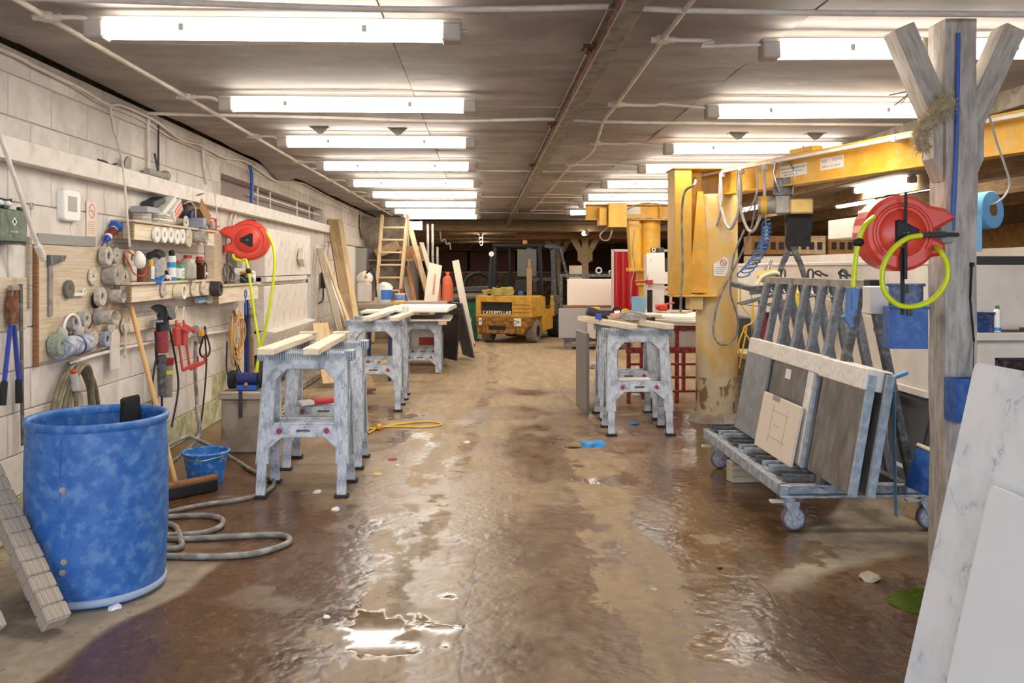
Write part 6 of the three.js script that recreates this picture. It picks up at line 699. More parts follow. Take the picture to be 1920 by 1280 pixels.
cond('loose white cable draped in waves along the top of the block wall', [V(-2.46, 2.5, -2), ...[[0, 92], [60, 122], [150, 165], [200, 195], [230, 198], [290, 226], [340, 262], [376, 272], [420, 295], [458, 302], [490, 322], [520, 340], [560, 342], [585, 352], [650, 388], [690, 408]].map(([a, b]) => W(a, b, 0.035))], 0.012);
cond('thin dark edged cable under the wavy one on the block wall', [[0, 97], [30, 108], [146, 168], [185, 192], [260, 222], [330, 262], [400, 285]].map(([a, b]) => W(a, b, 0.02)), 0.007);
[[278, 222, 330, 'white pipe on the block wall above the lintel torch'], [297, 232, 325, 'dark cable beside the short white pipe above the lintel'], [380, 270, 345, 'thick white drop pipe on the wall above the upper shelf']].forEach(([px, a, b, l], i) => single('wall_drop', l, 'pipe', tube([W(px, a, 0.025), W(px + (i > 1 ? 2 : 0), (a + b) / 2, 0.025), W(px + (i > 1 ? 8 : 0), b, 0.025)], i === 1 ? 0.008 : 0.013, 8, 16), i === 1 ? M.darkGrey : M.conduit));
single('wall_drop', 'thin white cable falling from the wall top past the lintel to the upper shelf', 'cable', tube([W(378, 272, 0.03), W(386, 300, 0.03), W(400, 345, 0.12), W(405, 385, 0.13), W(408, 412, 0.14)], 0.006, 6, 30), M.conduit);
single('wall_drop', 'dark rusty rod hanging on the far part of the block wall', 'rod', tube([W(674, 397, 0.03), W(674, 425, 0.03), W(678, 445, 0.03)], 0.014, 8, 14), M.rust);
single('wall_drop', 'thin pale pipe on the far part of the block wall', 'pipe', tube([W(642, 383, 0.03), W(642, 430, 0.03)], 0.012, 8, 8), M.conduit);
for (const [px, py, l] of [[600, 240, 'grey triangular hook plate above the third left strip light'], [746, 242, 'smaller hook plate beside the grey triangular one'], [1383, 247, 'triangular hook plate above the crane arm lights'], [1528, 247, 'triangular hook plate further from the joist above the crane arm lights']]) { const z = 1.14 * FOC / (HORIZON - py) + 0.0, p = atZ(px, py, z); single('ceiling_hook', l, 'hook', [mv(extr([[-0.07, 0.0], [0.07, 0.0], [0.02, -0.045], [-0.01, -0.05]], 0.012, 0.002), 0, 0, 0), bb(-0.08, 0, -0.04, 0.08, 0.008, 0.05, 0.002)], M.steelDusty, [p.x, 2.585, p.z]); }
{ const o = thing('hanging_sign', 'small blank white sign hanging from the ceiling near the ladder', 'sign', atZ(780, 423, 18.6)); part(o, 'board', cbox(0.28, 0.19, 0.02, 0.004), M.paper); for (const s of [-1, 1]) part(o, 'cord', rod(V(s * 0.1, 0.09, 0), V(s * 0.1, 0.21, 0), 0.004), M.plasticGrey); }
single('loose_wire', 'frayed loose wire hanging from the ceiling beside the strip light', 'wire', [tube([V(2.66, 2.58, -5.5), atZ(1705, 172, 5.5), atZ(1692, 186, 5.5), atZ(1676, 198, 5.5)], 0.005, 6, 20), tube([atZ(1700, 176, 5.5), atZ(1694, 190, 5.5), atZ(1683, 200, 5.5)], 0.003, 5, 12)], M.grey);
for (const z of [4.3, 6.6, 9.2]) single('joist_clip', 'bolted clip on the side of the ceiling joist', 'clip', [bb(0.5, 2.555, -z - 0.05, 0.56, 2.57, -z + 0.05, 0.002), mv(cyl(0.012, 0.012, 0.02, 8), 0.525, 2.548, -z - 0.025), mv(cyl(0.012, 0.012, 0.02, 8), 0.525, 2.548, -z + 0.025)], M.rust, [0, 0, 0], 0, 'clips on the ceiling joist');
// ================= floor litter =================
{ const bits = [[736, 861, 0.035, 0xa32024, 'red round lid lying on the floor in the aisle'], [708, 890, 0.03, 0xd0b878, 'small yellow scrap on the floor beside the red lid'], [629, 955, 0.028, 0xdedad4, 'white scrap on the floor beside the front sawhorse'], [596, 923, 0.03, 0xd8d4cc, 'pale flake on the floor inside the front sawhorse'], [745, 873, 0.02, 0xdcd6cc, 'tiny white crumb beside the yellow scrap'], [1190, 795, 0.05, 0x3385c4, 'small blue glove scrap under the pillar sawhorse'], [1320, 793, 0.02, 0xe8e4dc, 'white crumb on the floor by the pillar foot'], [1630, 1085, 0.05, 0xb8a890, 'flat stone chip in the wet patch near the post'], [612, 1157, 0.016, 0xe2ded8, 'white crumb on the wet floor in the open aisle'], [216, 1140, 0.03, 0xdfe3e8, 'white scrap in front of the blue drum'], [875, 830, 0.03, 0xd8cdbd, 'pale flake in the wheel track'], [1350, 1065, 0.014, 0x2a221c, 'dark grit lump on the floor near the trolley']];
  bits.forEach(([px, py, r, c, l], i) => single('floor_scrap', l, 'scrap', i === 0 ? cyl(r, r, 0.006, 22).translate(0, 0.003, 0) : jitter(cyl(r, r * 0.8, r * 0.35, 9).translate(0, r * 0.175, 0), r * 0.25, 40, i), plain(c, 0.7), onFloor(px, py), i)); }
single('blue_cloth', 'crumpled bright blue cloth lying on the wet floor', 'cloth', jitter(new THREE.BoxGeometry(0.17, 0.03, 0.1, 8, 2, 5).toNonIndexed().translate(0, 0.022, 0), 0.016, 22), plain(0x2f8fd0, 0.6), onFloor(1112, 836));
single('dark_sludge', 'dark brown wet lump beside the blue cloth', 'sludge', jitter(new THREE.SphereGeometry(0.07, 14, 8).scale(1.3, 0.12, 0.6).toNonIndexed(), 0.01, 20), plain(0x3c2814, 0.25), onFloor(1070, 839));
{ const p = onFloor(1748, 1130), gs = []; for (let k = 0; k < 1600; k++) { const a = rnd(0, 6.283), q = Math.sqrt(rnd()), x = 0.18 * q * Math.cos(a), z = 0.14 * q * Math.sin(a), h = 0.028 * (1 - q * q) + 0.004; gs.push(rod(V(x, h - 0.004, z), V(x + rnd(-0.006, 0.006), h + rnd(0.006, 0.012), z + rnd(-0.006, 0.006)), 0.0022, 3, 0.0008)); }
  const o = thing('moss_patch', 'bright green moss growing at the foot of the timber post', 'moss', [p.x - 0.01, 0, p.z]); part(o, 'cushion', jitter(new THREE.SphereGeometry(0.18, 20, 10, 0, 6.283, 0, 1.57).scale(1, 0.17, 0.78).toNonIndexed(), 0.008, 16), worn({ a: 0x5f6f1c, b: 0x495a14, c: 0x7c8c2c, th: 0.55, size: 0.1, n: 128, rough: 0.95 })); part(o, 'shoots', gs, worn({ a: 0x72861f, b: 0x56691a, size: 0.1, n: 128, rough: 0.9 })).userData.kind = 'stuff'; }
single('grey_rag', 'grey rags heaped on the floor before the grey slab', 'rag', jitter(new THREE.BoxGeometry(0.3, 0.06, 0.18, 6, 2, 4).toNonIndexed().translate(0, 0.05, 0), 0.03, 14), D[1], onFloor(1108, 690));
single('floor_pliers', 'dark dropped tool on the floor by the trolley post', 'tool', [bar(V(-0.05, 0.1, 0), V(0.05, 0.14, -0.02), 0.05, 0.03), bar(V(0, 0, 0), V(0.02, 0.12, 0), 0.03, 0.04)], M.darkGrey, onFloor(1757, 985));
// ================= forklift =================
{ const p = onFloor(946, 645), o = thing('forklift_truck', 'dirty yellow forklift truck parked at the end of the aisle', 'forklift', [p.x - 0.02, 0, p.z - 0.12], -0.36);
  const y = worn({ a: 0xcd9c30, b: 0xc08e2c, c: 0x9a6a2c, th: 0.64, cov: 0.4, size: 0.6, rough: 0.6, sd: 90 }), ru = worn({ a: 0xa8741f, b: 0x8d5d22, c: 0x54391f, th: 0.54, size: 0.35, rough: 0.75, sd: 91 }), k = M.black;
  part(o, 'counterweight', [mv(extr([[-0.52, 0.2], [0.38, 0.2], [0.5, 0.34], [0.53, 0.5], [-0.56, 0.5], [-0.55, 0.34]], 0.62, 0.02), 0, 0, -0.64)], ru); part(o, 'rear_hood', [mv(extr([[-0.56, 0.52], [0.56, 0.52], [0.56, 0.88], [0.54, 0.9], [-0.54, 0.9], [-0.56, 0.88]], 0.7, 0.012, [[[-0.48, 0.54], [0.18, 0.54], [0.18, 0.8], [-0.48, 0.8]]]), 0, 0, -0.72)], y);
  part(o, 'grille_back', bb(-0.5, 0.53, -0.12, 0.2, 0.82, -0.1, 0), k); for (let i = 0; i < 4; i++) part(o, 'grille_bar', bb(-0.48, 0.645 + i * 0.035, -0.06, 0.18, 0.655 + i * 0.035, -0.045, 0), M.darkGrey); part(o, 'louvre', [0, 1, 2].map(i => bb(0.2, 0.6 + i * 0.07, -0.012, 0.53, 0.612 + i * 0.07, 0.004, 0)), ru);
  const font = await new FontLoader().loadAsync('fonts/droid/droid_sans_bold.typeface.json'), tg = flat(new TextGeometry('CATERPILLAR', { font, size: 0.066, depth: 0.01, curveSegments: 3 })); tg.computeBoundingBox(); part(o, 'lettering', tg.translate(-0.42, 0.56, -0.004), plain(0xe6d9b4, 0.6), 'cream raised lettering');
  part(o, 'weight_slot', bb(-0.3, 0.26, -0.01, 0.05, 0.34, 0.006, 0.002), k); for (let i = 0; i < 14; i++) part(o, 'weight_lug', mv(cbox(0.06, 0.03, 0.02, 0.006), -0.42 + (i % 7) * 0.11, 0.38 + (i > 6 ? 0.06 : 0), 0.0), ru); part(o, 'number_plate', bb(-0.5, 0.35, 0.006, -0.44, 0.49, 0.01, 0), M.paper); part(o, 'number_plate', bb(0.22, 0.34, 0.006, 0.36, 0.49, 0.01, 0), M.paper); part(o, 'plate_mark', [bb(0.26, 0.4, 0.01, 0.33, 0.44, 0.012, 0), bb(-0.485, 0.4, 0.01, -0.455, 0.45, 0.012, 0)], M.grey);
  part(o, 'chassis', [bb(-0.5, 0.28, -2.3, 0.5, 0.55, -0.75, 0.02)], y); part(o, 'side_panel', [bb(0.5, 0.2, -1.5, 0.56, 0.62, -0.75, 0.01), bb(0.5, 0.62, -0.95, 0.56, 0.88, -0.75, 0.01), bb(0.5, 0.62, -1.75, 0.56, 0.88, -1.5, 0.01), bb(0.52, 0.45, -1.75, 0.58, 0.75, -1.4, 0.02)], y); part(o, 'fender', bb(0.4, 0.6, -2.4, 0.6, 0.66, -1.7, 0.01), ru);
  const wheel = (x, z, r, w) => { const q = part(o, 'wheel', mv(lathe([[r * 0.5, -w / 2], [r * 0.9, -w / 2], [r, -w * 0.35], [r, w * 0.35], [r * 0.9, w / 2], [r * 0.5, w / 2]], 26), x, r, z, 0, 0, Math.PI / 2), r < 0.28 ? worn({ a: 0x8a7f72, b: 0x6c6258, size: 0.3, n: 128, rough: 0.9 }) : M.rubber); part(q, 'hub', mv(lathe([[0, w * 0.3], [r * 0.25, w * 0.3], [r * 0.5, w * 0.2], [r * 0.5, -w * 0.2], [0, -w * 0.3]], 18), x, r, z, 0, 0, Math.PI / 2), ru); return q; };
  wheel(0.47, -0.42, 0.22, 0.2); wheel(-0.42, -0.35, 0.2, 0.18); wheel(0.5, -1.95, 0.34, 0.26); wheel(-0.5, -1.95, 0.34, 0.26); for (let i = 0; i < 20; i++) { const a = i * 0.314; part(o, 'tyre_lug', mv(cbox(0.26, 0.03, 0.05, 0.006), 0.5, 0.34 + 0.34 * Math.cos(a), -1.95 + 0.34 * Math.sin(a), a, 0, 0), M.rubber); }
  part(o, 'seat_base', bb(-0.1, 0.9, -1.1, 0.36, 1.0, -0.65, 0.02), k); part(o, 'seat_back', bb(0.04, 0.95, -0.7, 0.46, 1.22, -0.55, 0.04), plain(0x2c2a2c, 0.7)); for (const [x0, z0, x1, z1] of [[0.5, -0.9, 0.46, -0.85], [-0.52, -0.9, -0.46, -0.85], [0.52, -1.95, 0.46, -1.75], [-0.52, -1.95, -0.46, -1.75]]) part(o, 'guard_post', bar(V(x0, 0.88, z0), V(x1, 1.9, z1), 0.07, 0.07, 0.006), k); part(o, 'guard_roof', [bb(-0.5, 1.88, -1.85, 0.5, 1.93, -0.75, 0.01)], k);
  part(o, 'rear_screen', bb(0.02, 1.28, -0.8, 0.42, 1.82, -0.79, 0.002), new THREE.MeshPhysicalMaterial({ color: 0x9a9a92, roughness: 0.2, transmission: 0.6, thickness: 0 })); part(o, 'exhaust', [rod(V(0.38, 0.9, -0.45), V(0.38, 1.45, -0.45), 0.05, 14), rod(V(0.38, 1.45, -0.45), V(0.38, 1.62, -0.45), 0.022, 10)], worn({ a: 0xb3906a, b: 0x957150, size: 0.2, n: 128, rough: 0.7 })); part(o, 'lamp_post', rod(V(-0.38, 0.9, -0.25), V(-0.33, 1.66, -0.25), 0.035, 10), k); part(o, 'work_lamp', [mv(cyl(0.06, 0.05, 0.05, 16), -0.32, 1.72, -0.24, Math.PI / 2, 0, 0)], M.darkGrey); part(o, 'lamp_glass', mv(cyl(0.052, 0.052, 0.006, 16), -0.32, 1.72, -0.212, Math.PI / 2, 0, 0), M.paper);
  for (const s of [-1, 1]) part(o, 'mast_rail', bb(s * 0.28 - 0.05, 0.1, -2.65, s * 0.28 + 0.05, 1.98, -2.5, 0.006), M.galvDark); for (const h of [0.5, 1.2, 1.94]) part(o, 'mast_tie', bb(-0.3, h - 0.04, -2.62, 0.3, h + 0.04, -2.54, 0.006), M.galvDark); part(o, 'side_frame', [bar(V(0.6, 0.5, -1.6), V(0.52, 1.9, -1.55), 0.06, 0.1), bar(V(0.82, 0.7, -2.2), V(0.6, 1.85, -1.9), 0.04, 0.06), bar(V(0.56, 1.88, -1.0), V(0.56, 1.88, -2.2), 0.06, 0.06)], M.galvDark); part(o, 'beacon', mv(cyl(0.05, 0.04, 0.09, 14), 0.02, 1.975, -1.3), plain(0xd07a1c, 0.3)); part(o, 'sun_visor_board', bb(0.62, 1.1, -2.6, 0.9, 1.5, -2.56, 0.004), M.cream);
  const top = (n, l, x, z, g, m) => { const c = Math.cos(-0.36), s = Math.sin(-0.36); single(n, l, 'clutter', g, m, [p.x + x * c + z * s, 0.935, p.z - 0.05 - x * s + z * c]); };
  top('yellow_cloth', 'crumpled yellow cloth on the forklift hood', -0.1, -0.2, jitter(new THREE.BoxGeometry(0.36, 0.12, 0.22, 6, 3, 4).toNonIndexed().translate(0, 0.08, 0), 0.04, 11), plain(0xa5934a, 0.85)); top('yellow_cloth', 'flat yellow cloth hanging at the corner of the forklift hood', -0.38, -0.2, jitter(new THREE.BoxGeometry(0.24, 0.08, 0.2, 6, 3, 4).toNonIndexed().translate(0, 0.06, 0), 0.03, 11), plain(0x98853f, 0.85)); top('blue_can', 'small blue can on the forklift hood', 0.26, -0.2, cyl(0.05, 0.05, 0.07, 16).translate(0, 0.035, 0), M.blue);
}
// ================= left side background =================
const lean = (n, l, cat, a, b, w, t, m, grp) => single(n, l, cat, bar(a, b, w, t, 0.004), m, [0, 0, 0], 0, grp);
{ const wp = (px, py, x) => onWall(px, py, x); // boards against the left wall beyond the cabinet
  const L = (l, p0, p1, x0, x1, w, t, m) => { let a = onWall(p1[0], p1[1], x1); const b = onWall(p0[0], p0[1], x0); a = a.clone().addScaledVector(a.clone().sub(b), (a.y - 0.05) / (b.y - a.y)); return lean('leaning_timber', l, 'timber', a, b, w, t, m, 'timbers leaning on the far left wall'); };
  L('tall pale timber in the bundle leaning on the far wall, closest to the corner', [637, 412], [668, 600], -2.38, -1.93, 0.085, 0.045, M.pine); L('tall timber in the middle of the leaning bundle', [628, 412], [658, 600], -2.4, -2.0, 0.085, 0.045, M.timberOld); L('tall timber at the cabinet side of the leaning bundle', [618, 412], [650, 600], -2.42, -2.05, 0.085, 0.045, M.timberOld);
  L('pale batten leaning in front of the tall timbers', [606, 470], [660, 622], -2.4, -1.85, 0.05, 0.03, M.pine); L('grey weathered board leaning behind the pale batten', [599, 466], [640, 630], -2.42, -2.0, 0.1, 0.03, M.timberGrey); L('short brown board at the foot of the leaning boards', [640, 590], [655, 628], -2.3, -1.95, 0.12, 0.03, M.timberOld); L('stubby golden board standing by the cabinet end', [600, 606], [608, 650], -2.08, -1.98, 0.2, 0.03, M.pine); L('dark brown offcut among the short boards', [606, 600], [630, 640], -2.3, -2.05, 0.1, 0.03, M.timberGrey); L('white painted strip between the leaning boards', [620, 528], [632, 560], -2.3, -2.2, 0.08, 0.02, M.paper);
}
single('wall_socket', 'black box with a pipe on the block pier beside the cabinet', 'socket', [bb(0.01, -0.12, 0.06, 0.08, 0.12, -0.06, 0.006), tube([[0.04, -0.12, 0], [0.04, -0.3, 0.02], [0.03, -0.34, 0.25]], 0.012)], M.black, W(601, 525, 0.02));
for (const [z0, z1, y0, y1, l] of [[14.4, 16.6, 1.1, 1.86, 'white sheet fixed on the far wall below the long trim'], [16.9, 17.6, 1.0, 1.84, 'grey tall cupboard on the far wall']]) single('wall_sheet', l, 'panel', bb(0.008, y0, -z0, l[0] === 'g' ? 0.2 : 0.03, y1, -z1, 0.004), l[0] === 'g' ? plain(0x9c968f, 0.6) : M.paper, [WX, 0, 0]);
{ const o = thing('work_bench', 'low grey bench behind the second sawhorses loaded with pots', 'bench', [-1.75, 0, -14.6]); part(o, 'top', bb(-0.4, 0.78, -0.6, 0.55, 0.86, 0.5, 0.006), M.timberGrey); for (const [x, z] of [[-0.35, -0.5], [0.48, -0.5], [-0.35, 0.42], [0.48, 0.42]]) part(o, 'leg', bb(x - 0.04, 0, z - 0.04, x + 0.04, 0.78, z + 0.04, 0.004), M.timberGrey); part(o, 'apron', bb(-0.36, 0.6, 0.44, 0.5, 0.78, 0.47, 0.003), M.timberGrey);
  const on = (n, l, cat, x, z, mk) => { const q = thing(n, l, cat, [-1.75 + x, 0.861, -14.6 + z]); mk(q); };
  on('white_bucket', 'white bucket with a blue label on the far bench', 'bucket', 0.1, 0.2, q => { part(q, 'shell', lathe([[0, 0], [0.12, 0], [0.14, 0.28], [0, 0.28]], 22), M.bottle); part(q, 'label', lathe([[0.128, 0.06], [0.132, 0.06], [0.141, 0.22], [0.138, 0.22]], 12, 2.0, -0.3), plain(0x3f78c8, 0.5)); part(q, 'cloth', jitter(sph(0.12, 1, 0.4, 1).translate(0, 0.3, 0), 0.03, 12), M.paper); });
  on('blue_tub', 'blue labelled tub beside the white bucket', 'tub', 0.36, 0.2, q => { part(q, 'shell', lathe([[0, 0], [0.08, 0], [0.085, 0.14], [0, 0.14]], 18), plain(0x6f93cc, 0.5)); part(q, 'lid', cyl(0.09, 0.09, 0.02, 18).translate(0, 0.15, 0), M.bottle); part(q, 'spout', cyl(0.015, 0.03, 0.08, 10).translate(0.02, 0.2, 0), plain(0xa8452f, 0.5)); });
  on('dusty_machine', 'dusty white machine body at the wall end of the bench', 'machine', -0.25, 0.1, q => { part(q, 'body', cbox(0.22, 0.34, 0.3, 0.03).translate(0, 0.17, 0), M.machine); part(q, 'head', jitter(sph(0.14, 1, 0.8, 1).translate(0.02, 0.42, 0), 0.02, 10), M.paper); part(q, 'hose', tube([[0.05, 0.5, 0.1], [0.14, 0.56, 0.12], [0.2, 0.4, 0.12], [0.22, 0.1, 0.15]], 0.016), M.black); part(q, 'knob', sph(0.03).translate(0.05, 0.44, 0.14), plain(0xd8b040, 0.5)); });
  on('yellow_gloves', 'yellow gloves hanging over the bench edge', 'gloves', 0.36, 0.46, q => { for (const x of [-0.05, 0.04]) part(q, 'glove', jitter(bb(x - 0.035, -0.2, 0.045, x + 0.035, 0.01, 0.075, 0.01), 0.012, 20), plain(0xd6b22c, 0.7)); part(q, 'cuff', jitter(bb(-0.09, 0.0, -0.1, 0.1, 0.05, 0.06, 0.012), 0.012, 20), M.tan); }); }
{ const a = V(-2.02, 0.02, -16.6), b = V(-1.98, 2.5, -17.1), o = thing('wooden_ladder', 'tall wooden ladder leaning against the block pier', 'ladder'); for (const [x0, x1] of [[-2.1, -2.0], [-1.66, -1.5]]) part(o, 'stile', bar(V(x0, 0.02, -16.4), V(x1, 2.5, -17.1), 0.05, 0.1, 0.006), M.pine); for (let k = 0; k < 9; k++) { const t = 0.1 + k * 0.1, y = 0.02 + 2.48 * t, z = -16.4 - 0.7 * t, sh = -0.03 + 0.07 * t; part(o, 'rung', bar(V(-2.08 + 0.1 * t, y, z), V(-1.68 + 0.16 * t, y, z), 0.08, 0.035, 0.004), M.pine); } }
struct('pier', bb(-2.5, 0, -17.7, -1.55, 2.5, -18.1, 0.01), M.concrete);
{ const o = thing('plank_shelf', 'rough plank shelf with cardboard boxes behind the ladder', 'shelf', [-1.9, 1.62, -17.5]); part(o, 'board', bb(-0.55, -0.03, -0.15, 0.75, 0, 0.2, 0.004), M.timberGrey); part(o, 'bracket', bb(0.3, -0.5, -0.1, 0.34, -0.03, 0.15, 0.004), M.galvDark); single('cardboard_box', 'open brown cardboard box on the shelf behind the ladder', 'box', jitter(bb(-0.25, 0, -0.12, 0.25, 0.28, 0.14, 0.01), 0.02, 6), M.card, [-1.45, 1.622, -17.5]); single('cardboard_box', 'tilted flat cardboard box beside the open one', 'box', mv(cbox(0.5, 0.2, 0.26, 0.01), 0, 0.2, 0, 0, 0, 0.4), worn({ a: 0xb39a78, b: 0xa18864, size: 0.4, rough: 0.8, sd: 93 }), [-1.95, 1.622, -17.5]); }
[[770, 430, 806, 570, 0.1, M.timberOld, 'long brown board leaning right of the ladder'], [778, 478, 812, 572, 0.12, M.timberBrown, 'dark board in the middle of the leaning stack by the ladder'], [765, 500, 778, 570, 0.08, M.timberBrown, 'short reddish board leaning closest to the ladder'], [790, 455, 826, 575, 0.09, M.timberGrey, 'grey board at the far side of the leaning stack'], [758, 520, 772, 575, 0.1, M.timberGrey, 'wide grey offcut leaning low by the ladder']].forEach(([x0, y0, x1, y1, w, m, l], i) => { const a = atZ(x1, y1, 15.7 + i * 0.13), b = atZ(x0, y0, 16.8 + i * 0.13); const d = a.clone().sub(b), t = (a.y - 0.03) / -d.y * -1; const f = a.clone().addScaledVector(d, (a.y - 0.04) / (b.y - a.y)); single('leaning_timber', l, 'timber', bar(f, b, w, 0.04, 0.004), m); });
for (const [px, h] of [[803, 2.4], [812, 2.4], [821, 1.9]]) single('steel_tube', 'tall grey steel tube standing beside the dark leaning boards', 'tube', rod(V(atZ(px, 500, 18.2).x, 0, -18.2), V(atZ(px - 1, 500, 18.6).x, h, -18.6), 0.03, 10), M.steelDusty, [0, 0, 0], 0, 'steel tubes by the back bay');
single('curled_cable', 'white curly cable hanging from the timber header', 'cable', tube([[825, 431], [826, 440], [828, 452], [834, 448], [838, 458], [843, 455], [845, 468]].map(([a, b]) => atZ(a, b, 21.1)), 0.02, 6, 30), M.conduit);
{ // slabs and boards leaning beside the aisle
  const st = (l, n, m, top, bot, w, t, z0, z1) => { const b = atZ(top[0], top[1], z1), f = onFloor(bot[0], bot[1]); return single(n, l, 'slab', bar(V(f.x, 0.01, f.z), V(b.x, b.y, f.z - z1 + z1 - 0.0), t, w, 0.003), m); };
  const z = 13.6, q = (px, py) => atZ(px, py, z), pale = plain(0xd8cbb8, 0.5), dk = plain(0x2c2a2c, 0.35);
  const slabBar = (n, l, a, b, w, m, dz = 0.5) => { const o = single(n, l, 'slab', mv(cbox(w, a.distanceTo(b), dz, 0.004), 0, 0, 0), m); o.position.copy(a.clone().add(b).multiplyScalar(0.5)); o.rotation.z = Math.atan2(a.x - b.x, b.y - a.y); return o; };
  slabBar('leaning_slab', 'tall pale stone strip leaning to the aisle beside the dark slab', q(884, 645), q(854, 488), 0.11, pale, 0.05); slabBar('leaning_slab', 'thin cream strip leaning just behind the tall pale strip', V(q(888, 640).x, 0.06, -14.1), V(q(855, 500).x, 1.42, -14.1), 0.03, M.cream, 0.2); slabBar('leaning_slab', 'another cream strip leaning further behind the tall pale strip', V(q(878, 640).x, 0.06, -14.2), V(q(856, 520).x, 1.3, -14.2), 0.03, pale, 0.2);
  slabBar('dark_slab', 'black polished slab leaning at the end of the slab stack', V(-0.52, 0.08, -12.9), V(-0.46, 0.84, -12.9), 0.03, dk, 0.6).rotation.y = 0.45; slabBar('dark_slab', 'charcoal slab with a rough edge leaning behind the black one', V(-0.22, 0.04, -13.6), V(-0.42, 0.9, -13.6), 0.03, plain(0x3d3b3e, 0.55), 0.6).rotation.y = 0.3;
  { const g = extr([[-0.1, 0], [0.1, 0], [0.17, 0.55], [-0.02, 0.6]], 0.04, 0.004, [[[0.02, 0.1], [0.06, 0.1], [0.09, 0.42], [0.05, 0.42]]]); const o = single('slotted_slab', 'cream stone piece with a long slot standing beside the orange bags', 'slab', g, pale, [-0.8, 0.93, -13.2]); }
  const bx = thing('slab_trestle', 'trestle table holding the slotted stone and bags', 'trestle', [-0.85, 0, -13.6]); part(bx, 'top', bb(-0.35, 0.86, -0.3, 0.3, 0.925, 0.5, 0.004), M.timberGrey); for (const [x, zz] of [[-0.3, -0.25], [0.25, -0.25], [-0.3, 0.42], [0.25, 0.42]]) part(bx, 'leg', bb(x - 0.03, 0, zz - 0.03, x + 0.03, 0.86, zz + 0.03, 0.003), M.timberGrey);
  [[-0.76, 0], [-0.56, 0.05]].forEach(([x, dz], i) => { const o = thing('orange_bag', ['pale orange sack with a tied neck behind the slotted stone', 'bright orange sack beside the pale orange one'][i], 'sack', [x, 0.926, -13.75 + dz]); const m = plain([0xdb9a80, 0xcf6440][i], 0.7); part(o, 'body', jitter(lathe([[0, 0], [0.09, 0], [0.085, 0.25], [0.07, 0.36], [0.03, 0.4], [0, 0.4]], 16), 0.012, 14), m); part(o, 'neck', lathe([[0.02, 0.38], [0.035, 0.46], [0, 0.46]], 10), m); });
  const bk = single('brick_block', 'orange brick on a grey block at the foot of the leaning strips', 'brick', [bb(-0.09, 0.1, -0.1, 0.1, 0.2, 0.1, 0.01)], plain(0xb8623e, 0.8), onFloor(880, 660)); const bl = single('concrete_block', 'small grey concrete block under the orange brick', 'block', bb(-0.1, 0, -0.11, 0.09, 0.1, 0.11, 0.008), M.concrete, onFloor(880, 660));
}
{ const o = thing('rubble_bag', 'green woven rubble bag with pale print behind the slabs', 'rubble bag', [-0.5, 0, -17.2]); part(o, 'bag', jitter(new THREE.BoxGeometry(0.75, 0.78, 0.6, 6, 6, 5).toNonIndexed().translate(0, 0.4, 0), 0.03, 7), plain(0x0f5a36, 0.7)); part(o, 'print', mv(card(0.3, 0.3, 0.002), 0.18, 0.36, 0.345), print(128, 128, (c, w, h) => { c.fillStyle = '#0f5a36'; c.fillRect(0, 0, w, h); c.fillStyle = '#bcd0c0'; c.font = 'bold 44px sans-serif'; c.fillText('BAG', 22, 50); c.fillText('IT', 36, 108); })); part(o, 'liner', jitter(bb(-0.38, 0.74, -0.3, 0.36, 0.86, 0.3, 0.02), 0.04, 9), plain(0x2e3436, 0.6)); }
{ const o = thing('rubble_heap', 'pallet of boards with a grey sheet behind the forklift', 'pallet', [-0.2, 0, -19.2]); part(o, 'board_stack', [bb(-0.7, 0, -0.4, 0.5, 0.9, 0.4, 0.02)], M.timberOld); part(o, 'sheet', jitter(bb(-0.72, 0.9, -0.4, 0.52, 1.02, 0.42, 0.02), 0.05, 5), M.darkGrey); part(o, 'tyre', torus(0.32, 0.05, 24, 8, 3.14).translate(0.1, 1.02, 0.1), M.black); }
